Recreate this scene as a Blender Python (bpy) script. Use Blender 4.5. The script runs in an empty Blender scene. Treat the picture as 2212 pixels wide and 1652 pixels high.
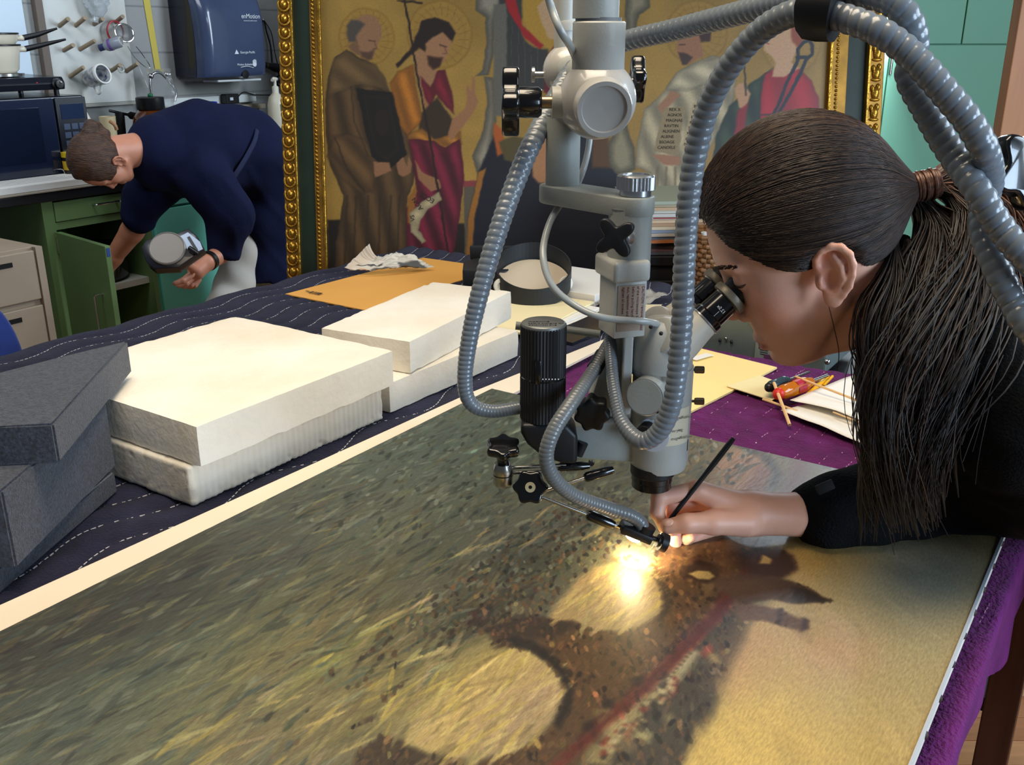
import bpy, bmesh, math, random
import numpy as np
from mathutils import Vector, Matrix
random.seed(7); rng = np.random.default_rng(7)
SC = bpy.context.scene; COL = SC.collection
# ------------------------------------------------------------------ camera
FPX = 2100.0; PITCH = math.radians(19.6); HC = 1.47; TH = math.radians(33.9)
cd = bpy.data.cameras.new('camera'); cam = bpy.data.objects.new('camera', cd); COL.objects.link(cam)
cd.sensor_width = 36.0; cd.lens = FPX / 2212 * 36.0; cd.clip_start = 0.02
cam.location = (0, 0, HC); cam.rotation_euler = (math.pi / 2 - PITCH, 0, 0); SC.camera = cam
# ------------------------------------------------------------------ light
SC.view_settings.view_transform = 'Standard'; SC.view_settings.look = 'None'
SC.view_settings.gamma = 1.0; SC.view_settings.use_curve_mapping = False; SC.view_settings.exposure = 0.0
wd = bpy.data.worlds.new('room_light'); SC.world = wd; wd.use_nodes = True
wd.node_tree.nodes['Background'].inputs[0].default_value = (0.62, 0.70, 0.82, 1)
wd.node_tree.nodes['Background'].inputs[1].default_value = 0.13
def area(name, loc, to, sx, sy, power, col):
    l = bpy.data.lights.new(name, 'AREA'); l.shape = 'RECTANGLE'; l.size = sx; l.size_y = sy
    l.energy = power; l.color = col
    o = bpy.data.objects.new(name, l); COL.objects.link(o); o.location = loc
    o.rotation_euler = (Vector(to) - Vector(loc)).to_track_quat('-Z', 'Y').to_euler(); return o
area('assumed_side_window_light', (3.0, 0.75, 2.25), (0.0, 1.25, 0.95), 2.0, 1.4, 78, (0.72, 0.86, 1.0))  # area light for an unseen window, assumed from cool right-hand sides
area('assumed_near_window_fill', (2.5, -1.1, 1.55), (-0.2, 1.0, 0.95), 1.3, 1.2, 88, (0.60, 0.79, 1.0))  # second assumed window: unseen light added for the cool block sides
area('assumed_far_window_fill', (1.35, 4.05, 2.0), (-1.6, 4.3, 0.9), 1.0, 1.3, 84, (0.74, 0.87, 1.0))  # added area light hidden behind the altarpiece; window only assumed, no wall opening
area('assumed_ceiling_lamp_table', (-0.2, 0.95, 2.75), (-0.2, 1.0, 0), 1.4, 0.9, 22, (1.0, 0.85, 0.64)).data.spread = math.radians(120)  # unseen overhead lamp, assumed from the warm tops of the blocks
area('added_ceiling_fill_counter', (-1.5, 2.6, 3.0), (-1.9, 4.2, .9), 1.6, 0.8, 30, (0.90, 0.95, 1.0))  # unseen overhead light added to brighten the back counter
# ------------------------------------------------------------------ pixel and table frames
CP, SP = math.cos(PITCH), math.sin(PITCH)
AX = np.array([math.sin(TH), math.cos(TH), 0.0]); BX = np.array([-math.cos(TH), math.sin(TH), 0.0])
def ray(x, y):
    u = (x - 1106) / FPX; v = -(y - 826) / FPX
    return np.array([u, CP + v * SP, -SP + v * CP])
CAMP = np.array([0, 0, HC])
def onz(x, y, z): d = ray(x, y); return CAMP + d * ((z - HC) / d[2])
def aty(x, y, Y): d = ray(x, y); return CAMP + d * (Y / d[1])
def onb(x, y, b): d = ray(x, y); return CAMP + d * (b / d.dot(BX))
def T(a, b, z=0.0): return AX * a + BX * b + np.array([0, 0, z])      # table coordinates -> world
def ab(p): return float(p @ AX), float(p @ BX)
def mpp(Y, z=1.2): return (Y * CP + (HC - z) * SP) / FPX              # metres per pixel at a depth
# ------------------------------------------------------------------ materials
def lin(c):
    return tuple((v / 12.92 if v <= 0.04045 else ((v + 0.055) / 1.055) ** 2.4) for v in [x / 255 for x in c[:3]])
MATS = {}
def M(name, col, rough=0.5, metal=0.0, var=0.0, vscale=8.0, bump=0.0, bscale=40.0, coat=0.0, spec=0.5, trans=0.0,
      emit=None, estr=0.0, stretch=None, col2=None, alpha=1.0, sheen=0.0, sss=0.0, detail=4.0, ior=1.45):
    if name in MATS: return MATS[name]
    m = bpy.data.materials.new(name); m.use_nodes = True; nt = m.node_tree; b = nt.nodes['Principled BSDF']
    c = lin(col); b.inputs['Base Color'].default_value = (*c, 1); b.inputs['Roughness'].default_value = rough
    b.inputs['Metallic'].default_value = metal; b.inputs['Specular IOR Level'].default_value = spec
    b.inputs['Coat Weight'].default_value = coat; b.inputs['Transmission Weight'].default_value = trans
    b.inputs['Alpha'].default_value = alpha; b.inputs['Sheen Weight'].default_value = sheen; b.inputs['IOR'].default_value = ior
    if sss: 
        b.inputs['Subsurface Weight'].default_value = sss; b.inputs['Subsurface Radius'].default_value = (0.012, 0.004, 0.002)
        b.inputs['Subsurface Scale'].default_value = 0.6
    if emit: b.inputs['Emission Color'].default_value = (*lin(emit), 1); b.inputs['Emission Strength'].default_value = estr
    if var or bump or col2:
        tc = nt.nodes.new('ShaderNodeTexCoord'); mp = nt.nodes.new('ShaderNodeMapping'); nt.links.new(tc.outputs['Object'], mp.inputs[0])
        if stretch: mp.inputs['Scale'].default_value = stretch
        if var or col2:
            n = nt.nodes.new('ShaderNodeTexNoise'); n.inputs['Scale'].default_value = vscale; n.inputs['Detail'].default_value = detail
            nt.links.new(mp.outputs[0], n.inputs['Vector'])
            r = nt.nodes.new('ShaderNodeValToRGB'); r.color_ramp.elements[0].position = 0.3; r.color_ramp.elements[1].position = 0.7
            d = lin(col2) if col2 else tuple(min(1, x * (1 + var)) for x in c); e = c if col2 else tuple(x * (1 - var) for x in c)
            r.color_ramp.elements[0].color = (*e, 1); r.color_ramp.elements[1].color = (*d, 1)
            nt.links.new(n.outputs[0], r.inputs[0]); nt.links.new(r.outputs[0], b.inputs['Base Color'])
        if bump:
            n2 = nt.nodes.new('ShaderNodeTexNoise'); n2.inputs['Scale'].default_value = bscale; n2.inputs['Detail'].default_value = 3
            nt.links.new(mp.outputs[0], n2.inputs['Vector'])
            bp = nt.nodes.new('ShaderNodeBump'); bp.inputs['Strength'].default_value = bump; bp.inputs['Distance'].default_value = 0.01
            nt.links.new(n2.outputs[0], bp.inputs['Height']); nt.links.new(bp.outputs[0], b.inputs['Normal'])
    MATS[name] = m; return m
# ------------------------------------------------------------------ mesh collector
def vec(p): return Vector((float(p[0]), float(p[1]), float(p[2])))
def frame_z(d):
    d = vec(d).normalized(); u = Vector((0, 0, 1)) if abs(d.z) < 0.95 else Vector((1, 0, 0))
    x = u.cross(d).normalized(); y = d.cross(x); return Matrix((x, y, d)).transposed()
class MB:
    def __init__(s): s.v = []; s.f = []
    def add(s, vs, fs):
        o = len(s.v); s.v += [tuple(map(float, p)) for p in vs]; s.f += [tuple(i + o for i in f) for f in fs]; return s
    def box(s, c, size, X=None, Y=None, Z=None):
        X = np.array([1, 0, 0.]) if X is None else np.array(X, float); Y = np.array([0, 1, 0.]) if Y is None else np.array(Y, float)
        Z = np.cross(X, Y) if Z is None else np.array(Z, float); c = np.array(c, float)
        vs = [c + X * i * size[0] / 2 + Y * j * size[1] / 2 + Z * k * size[2] / 2 for k in (-1, 1) for j in (-1, 1) for i in (-1, 1)]
        return s.add(vs, [(0, 2, 3, 1), (4, 5, 7, 6), (0, 1, 5, 4), (2, 6, 7, 3), (0, 4, 6, 2), (1, 3, 7, 5)])
    def abox(s, a0, a1, b0, b1, z0, z1):
        return s.box(T((a0 + a1) / 2, (b0 + b1) / 2, (z0 + z1) / 2), (abs(a1 - a0), abs(b1 - b0), abs(z1 - z0)), AX, BX)
    def lathe(s, prof, o, d, n=24, capped=True):
        R = frame_z(d); o = vec(o); vs = []; k = len(prof)
        for i in range(n):
            t = 2 * math.pi * i / n; c_, s_ = math.cos(t), math.sin(t)
            for r, h in prof: vs.append(o + R @ Vector((r * c_, r * s_, h)))
        fs = [(i * k + j, ((i + 1) % n) * k + j, ((i + 1) % n) * k + j + 1, i * k + j + 1) for i in range(n) for j in range(k - 1)]
        if capped:
            if prof[0][0] > 1e-6: fs.append(tuple(i * k for i in range(n))[::-1])
            if prof[-1][0] > 1e-6: fs.append(tuple(i * k + k - 1 for i in range(n)))
        return s.add(vs, fs)
    def cyl(s, p0, p1, r0, r1=None, n=20):
        p0 = vec(p0); p1 = vec(p1); r1 = r0 if r1 is None else r1
        return s.lathe([(r0, 0), (r1, (p1 - p0).length)], p0, p1 - p0, n)
    def sph(s, c, r, n=20, m=12, X=None, Y=None, Z=None):
        r = (r, r, r) if np.isscalar(r) else r; c = np.array(c, float)
        X = np.array([1, 0, 0.]) if X is None else np.array(X, float); Y = np.array([0, 1, 0.]) if Y is None else np.array(Y, float)
        Z = np.cross(X, Y) if Z is None else np.array(Z, float); vs = []
        for j in range(1, m):
            p = math.pi * j / m
            for i in range(n):
                t = 2 * math.pi * i / n
                vs.append(c + X * r[0] * math.sin(p) * math.cos(t) + Y * r[1] * math.sin(p) * math.sin(t) + Z * r[2] * math.cos(p))
        vs += [c + Z * r[2], c - Z * r[2]]; a = len(vs) - 2; fs = []
        for j in range(m - 2):
            for i in range(n): fs.append((j * n + i, (j + 1) * n + i, (j + 1) * n + (i + 1) % n, j * n + (i + 1) % n))
        for i in range(n): fs.append((a, i, (i + 1) % n)); fs.append((a + 1, (m - 2) * n + (i + 1) % n, (m - 2) * n + i))
        return s.add(vs, fs)
    def tube(s, path, r, n=10, rfun=None, caps=True, flat=None):
        P = np.array([list(map(float, p)) for p in path]); k = len(P); Tn = np.gradient(P, axis=0); Tn /= np.linalg.norm(Tn, axis=1)[:, None] + 1e-12
        N = np.zeros_like(P); u = np.array([0, 0, 1.]) if abs(Tn[0][2]) < 0.9 else np.array([1., 0, 0])
        v = u - Tn[0] * (u @ Tn[0]); N[0] = v / np.linalg.norm(v)
        for i in range(1, k):
            v = N[i - 1] - Tn[i] * (N[i - 1] @ Tn[i]); N[i] = v / (np.linalg.norm(v) + 1e-12)
        Bn = np.cross(Tn, N); ph = np.arange(n) * 2 * np.pi / n
        rr = np.broadcast_to(np.asarray(r, float), (k,))[:, None] * np.ones((1, n))
        if rfun is not None: rr = rr * rfun(np.arange(k)[:, None], ph[None, :])
        fl = 1.0 if flat is None else flat
        vs = P[:, None, :] + rr[..., None] * (np.cos(ph)[None, :, None] * N[:, None, :] + fl * np.sin(ph)[None, :, None] * Bn[:, None, :])
        fs = [(i * n + j, i * n + (j + 1) % n, (i + 1) * n + (j + 1) % n, (i + 1) * n + j) for i in range(k - 1) for j in range(n)]
        if caps: fs += [tuple(range(n))[::-1], tuple((k - 1) * n + j for j in range(n))]
        return s.add(vs.reshape(-1, 3), fs)
    def prism(s, poly, o, X, Y, h, off=0.0):
        o = np.array(o, float); X = np.array(X, float); Y = np.array(Y, float); Z = np.cross(X, Y); n = len(poly)
        vs = [o + X * p[0] + Y * p[1] + Z * off for p in poly] + [o + X * p[0] + Y * p[1] + Z * (off + h) for p in poly]
        return s.add(vs, [tuple(range(n))[::-1], tuple(range(n, 2 * n))] + [(i, (i + 1) % n, n + (i + 1) % n, n + i) for i in range(n)])
    def grid(s, f, us, vs_):
        nu, nv = len(us), len(vs_); pts = [f(u, v) for u in us for v in vs_]
        return s.add(pts, [(i * nv + j, (i + 1) * nv + j, (i + 1) * nv + j + 1, i * nv + j + 1) for i in range(nu - 1) for j in range(nv - 1)])
ORG = {}
def finish(me, mat, smooth, bevel, seg, angle=40):
    if bevel:
        bm = bmesh.new(); bm.from_mesh(me); bmesh.ops.remove_doubles(bm, verts=bm.verts, dist=1e-6); bmesh.ops.recalc_face_normals(bm, faces=bm.faces)
        ed = [e for e in bm.edges if len(e.link_faces) == 2 and e.calc_face_angle(0) > math.radians(30)]
        bmesh.ops.bevel(bm, geom=ed, offset=bevel, segments=seg, affect='EDGES', profile=0.5, clamp_overlap=True)
        bm.to_mesh(me); bm.free()
    if mat: me.materials.append(mat)
    if smooth:
        me.polygons.foreach_set('use_smooth', np.ones(len(me.polygons), bool))
        if angle < 180: me.set_sharp_from_angle(angle=math.radians(angle))
    me.update()
def link(name, me, parent=None, org=None):
    o = bpy.data.objects.new(name, me); COL.objects.link(o)
    if parent is not None: o.parent = parent; ORG[o.name] = ORG[parent.name]
    else: o.location = org; ORG[o.name] = np.array(org, float)
    return o
def obj(name, mb, mat, parent=None, smooth=True, bevel=0.0, seg=2, angle=40, org=None):
    V = np.array(mb.v, float) if isinstance(mb, MB) else np.array(mb[0], float); F = mb.f if isinstance(mb, MB) else mb[1]
    if parent is not None: og = ORG[parent.name]
    elif org is not None: og = np.array(org, float)
    else: lo = V.min(0); hi = V.max(0); og = np.array([(lo[0] + hi[0]) / 2, (lo[1] + hi[1]) / 2, lo[2]])
    me = bpy.data.meshes.new(name); me.from_pydata((V - og).tolist(), [], F if isinstance(F, list) else F.tolist())
    finish(me, mat, smooth, bevel, seg, angle); return link(name, me, parent, og)
def tag(o, label, cat, group=None):
    o['label'] = label; o['category'] = cat
    if group: o['group'] = group
    return o
def thing(name, label, cat, loc, group=None):
    o = bpy.data.objects.new(name, None); COL.objects.link(o); o.location = tuple(map(float, loc)); o.empty_display_size = 0.05
    ORG[o.name] = np.array(loc, float); return tag(o, label, cat, group)
def struct(o): o['kind'] = 'structure'; return o
def fix_normals(o):
    bm = bmesh.new(); bm.from_mesh(o.data); bmesh.ops.recalc_face_normals(bm, faces=bm.faces); bm.to_mesh(o.data); bm.free(); return o
def spline(pts, n):
    """Catmull-Rom through the points, n samples at even spacing."""
    P = np.array([list(map(float, p)) for p in pts]); P = np.vstack([2 * P[0] - P[1], P, 2 * P[-1] - P[-2]]); out = []
    for i in range(1, len(P) - 2):
        for t in np.linspace(0, 1, 24, endpoint=False):
            a, b, c, d = P[i - 1], P[i], P[i + 1], P[i + 2]
            out.append(0.5 * (2 * b + (c - a) * t + (2 * a - 5 * b + 4 * c - d) * t * t + (3 * b - a - 3 * c + d) * t ** 3))
    out.append(P[-2]); out = np.array(out); s = np.concatenate([[0], np.cumsum(np.linalg.norm(np.diff(out, axis=0), axis=1))])
    q = np.linspace(0, s[-1], n); return np.stack([np.interp(q, s, out[:, k]) for k in range(out.shape[1])], 1)
def length(P): return float(np.linalg.norm(np.diff(P, axis=0), axis=1).sum())
# ------------------------------------------------------------------ value noise and flat painting on a vertex grid
def vnoise(x, y, seed=0):
    xi = np.floor(x).astype(np.int64); yi = np.floor(y).astype(np.int64); xf = x - xi; yf = y - yi
    def h(i, j):
        n = (i * 374761393 + j * 668265263 + seed * 982451653) & 0x7fffffff; n = (n ^ (n >> 13)) * 1274126177 & 0x7fffffff
        return ((n ^ (n >> 16)) & 0xffff) / 65535.0
    u = xf * xf * (3 - 2 * xf); v = yf * yf * (3 - 2 * yf)
    return (h(xi, yi) * (1 - u) + h(xi + 1, yi) * u) * (1 - v) + (h(xi, yi + 1) * (1 - u) + h(xi + 1, yi + 1) * u) * v
def fbm(x, y, seed=0, oct=4):
    r = 0; a = 0.5
    for k in range(oct): r = r + a * vnoise(x * 2 ** k, y * 2 ** k, seed + k * 17); a *= 0.5
    return r / (1 - 0.5 ** oct)
def polysd(X, Y, poly):
    """signed distance (inside negative) of grid points to a polygon"""
    P = np.array(poly, float); n = len(P); d = np.full(X.shape, 1e9); ins = np.zeros(X.shape, bool)
    for i in range(n):
        a = P[i]; b = P[(i + 1) % n]; e = b - a; w0 = X - a[0]; w1 = Y - a[1]
        t = np.clip((w0 * e[0] + w1 * e[1]) / (e @ e + 1e-12), 0, 1); d = np.minimum(d, (w0 - t * e[0]) ** 2 + (w1 - t * e[1]) ** 2)
        c = ((a[1] > Y) != (b[1] > Y)) & (X < (b[0] - a[0]) * (Y - a[1]) / ((b[1] - a[1]) if abs(b[1] - a[1]) > 1e-12 else 1e-12) + a[0]); ins ^= c
    d = np.sqrt(d); return np.where(ins, -d, d)
class Canvas:
    def __init__(s, X, Y, base): s.X = X; s.Y = Y; s.c = np.ones(X.shape + (3,)) * np.array(base, float)
    def poly(s, pts, col, soft=0.003, alpha=1.0, shade=None):
        P = np.array(pts, float); mg = soft * 2; m = (s.X > P[:, 0].min() - mg) & (s.X < P[:, 0].max() + mg) & (s.Y > P[:, 1].min() - mg) & (s.Y < P[:, 1].max() + mg)
        if not m.any(): return
        d = polysd(s.X[m], s.Y[m], P); w = np.clip(0.5 - d / (2 * soft), 0, 1)[:, None] * alpha; col = np.array(col, float)
        if shade is not None: col = np.clip(col[None, :] * shade(s.X[m], s.Y[m], -d)[:, None], 0, 255)
        s.c[m] = s.c[m] * (1 - w) + col * w
    def line(s, pts, width, col, soft=0.001, alpha=1.0):
        P = np.array(pts, float); mg = width + soft * 2; m = (s.X > P[:, 0].min() - mg) & (s.X < P[:, 0].max() + mg) & (s.Y > P[:, 1].min() - mg) & (s.Y < P[:, 1].max() + mg)
        if not m.any(): return
        X = s.X[m]; Y = s.Y[m]; d = np.full(X.shape, 1e9)
        for a, b in zip(P[:-1], P[1:]):
            e = b - a; t = np.clip(((X - a[0]) * e[0] + (Y - a[1]) * e[1]) / (e @ e + 1e-12), 0, 1)
            d = np.minimum(d, np.hypot(X - a[0] - t * e[0], Y - a[1] - t * e[1]))
        w = np.clip(0.5 - (d - width / 2) / (2 * soft), 0, 1)[:, None] * alpha; s.c[m] = s.c[m] * (1 - w) + np.array(col, float) * w
    def ell(s, c, rx, ry, col, soft=0.003, alpha=1.0, ang=0.0, n=28):
        t = np.linspace(0, 2 * np.pi, n, endpoint=False); ca, sa = math.cos(ang), math.sin(ang)
        x = rx * np.cos(t); y = ry * np.sin(t); s.poly(np.stack([c[0] + x * ca - y * sa, c[1] + x * sa + y * ca], 1), col, soft, alpha)
def grid_faces(nu, nv):
    i, j = np.meshgrid(np.arange(nu - 1), np.arange(nv - 1), indexing='ij'); q = (i * nv + j).ravel()
    return np.stack([q, q + nv, q + nv + 1, q + 1], 1)
def fast_mesh(name, V, F):
    V = np.asarray(V, np.float32); F = np.asarray(F, np.int32); me = bpy.data.meshes.new(name); k = F.shape[1]
    me.vertices.add(len(V)); me.vertices.foreach_set('co', V.ravel()); me.loops.add(F.size); me.loops.foreach_set('vertex_index', F.ravel())
    me.polygons.add(len(F)); me.polygons.foreach_set('loop_start', np.arange(0, F.size, k, dtype=np.int32)); me.update(calc_edges=True); me.validate(); return me
def paint_attr(me, c255):
    c = np.clip(np.asarray(c255).reshape(-1, 3) / 255, 0, 1); c = np.where(c <= 0.04045, c / 12.92, ((c + 0.055) / 1.055) ** 2.4)
    a = me.color_attributes.new('paint', 'FLOAT_COLOR', 'POINT'); a.data.foreach_set('color', np.concatenate([c, np.ones((len(c), 1))], 1).astype(np.float32).ravel())
def uv_attr(me, uv):
    a = me.attributes.new('plane', 'FLOAT2', 'POINT'); a.data.foreach_set('vector', np.asarray(uv, np.float32).ravel())
# ------------------------------------------------------------------ signed distance modelling: smooth bodies as one surface
def smin(a, b, k): h = np.clip(0.5 + 0.5 * (b - a) / k, 0, 1); return b + (a - b) * h - k * h * (1 - h)
def smax(a, b, k): return -smin(-a, -b, k)
def d_ell(p, c, r, R=None):
    q = p - np.asarray(c, np.float32)
    if R is not None: q = q @ np.asarray(R, np.float32).T
    r = np.asarray(r, np.float32); k0 = np.sqrt((q / r * (q / r)).sum(1)); k1 = np.sqrt((q / (r * r) * (q / (r * r))).sum(1)) + 1e-9; return k0 * (k0 - 1) / k1
def d_cap(p, a, b, ra, rb):
    a = np.asarray(a, np.float32); b = np.asarray(b, np.float32); e = b - a; t = np.clip((p - a) @ e / (e @ e), 0, 1)
    q = p - a - t[:, None] * e; return np.sqrt((q * q).sum(1)) - (ra + (rb - ra) * t)
def d_chain(p, pts, rs, k=0.006):
    d = None
    for i in range(len(pts) - 1):
        e = d_cap(p, pts[i], pts[i + 1], rs[i], rs[i + 1]); d = e if d is None else smin(d, e, k)
    return d
def surface(f, lo, hi, h, B=8):
    """surface nets over sparse blocks; f maps (n,3) points to distances"""
    lo = np.asarray(lo, float); hi = np.asarray(hi, float); nb = np.ceil((hi - lo) / (h * B)).astype(int)
    g = np.stack(np.meshgrid(*[np.arange(n) for n in nb], indexing='ij'), -1).reshape(-1, 3)
    dc = f((lo + (g + 0.5) * h * B).astype(np.float32)); g = g[np.abs(dc) < h * B * 1.2]
    o = np.stack(np.meshgrid(*[np.arange(B + 1)] * 3, indexing='ij'), -1).reshape(-1, 3); vals = []
    for s in range(0, len(g), 400):
        P = lo + ((g[s:s + 400, None, :] * B + o[None]) * h).reshape(-1, 3); vals.append(f(P.astype(np.float32)).reshape(-1, (B + 1) ** 3))
    D = np.concatenate(vals).reshape(-1, B + 1, B + 1, B + 1).astype(np.float32); N = nb * B + 2
    S = np.zeros(D[:, :B, :B, :B].shape + (3,), np.float32); C = np.zeros(D[:, :B, :B, :B].shape, np.float32); sg = D < 0
    cs = [(i, j, k) for i in (0, 1) for j in (0, 1) for k in (0, 1)]; sl = lambda c: (slice(None),) + tuple(slice(c[q], c[q] + B) for q in range(3))
    for a in range(8):
        for b in range(a + 1, 8):
            if sum(abs(cs[a][q] - cs[b][q]) for q in range(3)) != 1: continue
            da, db = D[sl(cs[a])], D[sl(cs[b])]; m = (da < 0) != (db < 0); t = np.where(m, da / np.where(m, da - db, 1), 0)
            for q in range(3): S[..., q] += np.where(m, cs[a][q] + (cs[b][q] - cs[a][q]) * t, 0)
            C += m
    act = C > 0; bi, ci, cj, ck = np.nonzero(act); cell = g[bi] * B + np.stack([ci, cj, ck], 1)
    V = lo + (cell + S[act] / C[act][:, None]) * h; key = (cell[:, 0] * N[1] + cell[:, 1]) * N[2] + cell[:, 2]; od = np.argsort(key); ks = key[od]
    def find(c):
        k = (c[:, 0] * N[1] + c[:, 1]) * N[2] + c[:, 2]; i = np.clip(np.searchsorted(ks, k), 0, len(ks) - 1); return np.where(ks[i] == k, od[i], -1)
    F = []; s0 = D[:, :B, :B, :B] < 0
    for q in range(3):
        e = [0, 0, 0]; e[q] = 1; s1 = D[sl(tuple(e))] < 0; bi, ci, cj, ck = np.nonzero(s0 != s1); c = g[bi] * B + np.stack([ci, cj, ck], 1); neg = s0[bi, ci, cj, ck]
        u = np.zeros(3, int); v = np.zeros(3, int); u[(q + 1) % 3] = 1; v[(q + 2) % 3] = 1
        Q = np.stack([find(c), find(c - u), find(c - u - v), find(c - v)], 1); ok = (Q >= 0).all(1); Q = Q[ok]; neg = neg[ok]
        F.append(np.where(neg[:, None], Q, Q[:, ::-1]))
    return V, np.concatenate(F)
def body_mesh(name, parts, mat, parent=None, org=None):
    V = []; F = []; o = 0
    for v, f in parts: V.append(v); F.append(f + o); o += len(v)
    V = np.concatenate(V); F = np.concatenate(F); og = ORG[parent.name] if parent is not None else np.array(org, float)
    me = fast_mesh(name, V - og, F); me.materials.append(mat); me.polygons.foreach_set('use_smooth', np.ones(len(me.polygons), bool)); return link(name, me, parent, og)
# ------------------------------------------------------------------ lettering as raised flat type
def text_obj(name, s, size, o, X, Y, mat, parent, align='LEFT', depth=0.0004, shear=0.0):
    c = bpy.data.curves.new(name, 'FONT'); c.body = s; c.size = size; c.extrude = depth; c.align_x = align; c.shear = shear; c.resolution_u = 3
    t = bpy.data.objects.new(name, c); COL.objects.link(t); dg = bpy.context.evaluated_depsgraph_get(); me = bpy.data.meshes.new_from_object(t.evaluated_get(dg))
    bpy.data.objects.remove(t); X = np.array(X, float); Y = np.array(Y, float); Z = np.cross(X, Y); og = ORG[parent.name]
    n = len(me.vertices); v = np.empty(n * 3, np.float32); me.vertices.foreach_get('co', v); v = v.reshape(-1, 3)
    w = np.array(o, float) + v[:, :1] * X + v[:, 1:2] * Y + (v[:, 2:3] + depth) * Z - og; me.vertices.foreach_set('co', w.astype(np.float32).ravel())
    me.materials.clear(); me.materials.append(mat); me.update(); me.name = name; return link(name, me, parent, og)
# ================================================================== the room
m_wall = M('painted_block_wall', (150, 152, 150), 0.75, var=0.05, vscale=2.0, bump=0.15, bscale=60)
m_joint = M('wall_joint', (128, 130, 130), 0.8)
WB = 4.06
fl = obj('floor', MB().box((0.3, 2.2, -0.03), (8.4, 7.4, 0.06)), M('floor_wood_base', (150, 104, 66), 0.45, var=0.15, vscale=3), None, False); struct(fl)
plank_mats = [M('oak_plank_%d' % i, c, 0.38, var=0.14, vscale=6, stretch=(1, 12, 1)) for i, c in enumerate([(196, 138, 92), (182, 124, 80), (205, 150, 106), (172, 112, 72)])]
pm = MB().box((0, 0, 0), (0.9, 0.074, 0.008)); k = 0
me_pl = []
for q in range(4):
    o_ = bpy.data.meshes.new('plank'); o_.from_pydata(pm.v, [], pm.f); o_.materials.append(plank_mats[q]); o_.update(); me_pl.append(o_)
for r in range(26):
    for c in range(3):
        o = bpy.data.objects.new('plank', me_pl[(r * 7 + c * 3 + r // 3) % 4]); COL.objects.link(o); o.parent = fl
        o.location = (-0.3 + 0.45 + c * 0.903 + (r % 3) * 0.28 - 0.2 - fl.location.x, 0.95 + r * 0.0765 - fl.location.y, 0.0045 - fl.location.z); k += 1
wb = struct(obj('wall_back', MB().abox(-0.4, 5.6, WB, WB + 0.1, 0, 3.0), m_wall, None, False))
for z in np.arange(0.2, 2.4, 0.2): obj('mortar_joint', MB().abox(0.6, 5.5, WB - 0.002, WB + 0.001, z - 0.003, z + 0.003), m_joint, wb, False)
struct(obj('wall_right', MB().box((1.8, 5.0, 1.5), (5.0, 0.1, 3.0)), M('plaster_end_wall', (140, 146, 140), 0.8, var=0.04), None, False))
# ------------------------------------------------------------------ two work tables pushed together
m_tw = M('table_dark_wood', (92, 52, 36), 0.45, var=0.25, vscale=5, stretch=(8, 8, 1))
def table(label, a0, a1, b0, b1, legs):
    t = thing('work_table', label, 'table', T((a0 + a1) / 2, (b0 + b1) / 2, 0), 'work tables pushed together')
    obj('table_top', MB().abox(a0, a1, b0, b1, 0.835, 0.872), m_tw, t, False, 0.003)
    obj('apron', MB().abox(a0 + .05, a1 - .05, b0 + .28, b0 + .30, 0.755, 0.834).abox(a0 + .05, a1 - .05, b1 - .09, b1 - .07, 0.755, 0.834).abox(a0 + .05, a0 + .07, b0 + .28, b1 - .07, 0.755, 0.834), m_tw, t, False)
    for (a, b) in legs: obj('leg', MB().abox(a - .030, a + .030, b - .027, b + .027, 0.009, 0.834), m_tw, t, False, 0.003)
table('wooden work table under the purple quilted blanket', -0.35, 1.74, 0.080, 0.885, [(1.68, 0.078), (-0.28, 0.12), (-0.28, 0.82), (1.68, 0.82)])
table('wooden work table under the navy quilted blanket', -0.35, 2.17, 0.895, 1.80, [(2.10, 0.96), (2.10, 1.73), (-0.28, 1.73), (-0.28, 0.96)])
# ------------------------------------------------------------------ quilted blankets
ZB = 0.886
def navy_h(a, b):
    w = b + 0.017 * np.sin(2 * np.pi * a / 0.23 + 0.8) ; ph = (w - 0.86) / 0.058
    return ZB - 0.004 + 0.0065 * np.abs(np.sin(np.pi * ph)) ** 0.6 + 0.002 * (fbm(a * 18, b * 18, 3) - 0.5)
au = np.arange(-0.30, 2.2, 0.010); bu = np.arange(0.893, 1.83, 0.0065)
Ag, Bg = np.meshgrid(au, bu, indexing='ij'); Z = navy_h(Ag, Bg)
def sheet(a, b, z): return AX[None] * a.ravel()[:, None] + BX[None] * b.ravel()[:, None] + np.array([0, 0, 1.])[None] * z.ravel()[:, None]
# overhang on the far-left side: the last rows fold down
nd = 34; bd = np.full((len(au), nd), bu[-1]) + np.minimum(np.arange(1, nd + 1) * 0.004, 0.022)[None] + 0.012 * np.sin(au * 23)[:, None] * np.linspace(0, 1, nd)[None]
zd = Z[:, -1:] - np.maximum(0, np.arange(1, nd + 1) * 0.0115 - 0.004)[None]
Af = np.concatenate([Ag, np.repeat(au[:, None], nd, 1)], 1); Bf = np.concatenate([Bg, bd], 1); Zf = np.concatenate([Z, zd], 1)
nb_ = thing('moving_blanket', 'navy quilted moving blanket with wavy white stitching under the white blocks', 'blanket', T(0.9, 1.3, ZB - .01), 'quilted moving blankets')
me = fast_mesh('cloth', sheet(Af, Bf, Zf) - ORG[nb_.name], grid_faces(Af.shape[0], Af.shape[1])); me.materials.append(M('navy_quilt', (30, 31, 54), 0.9, var=0.25, vscale=30, bump=0.4, bscale=300, sheen=0.08, spec=.25))
me.polygons.foreach_set('use_smooth', np.ones(len(me.polygons), bool)); link('cloth', me, nb_)
mb = MB(); st = MB()
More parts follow.
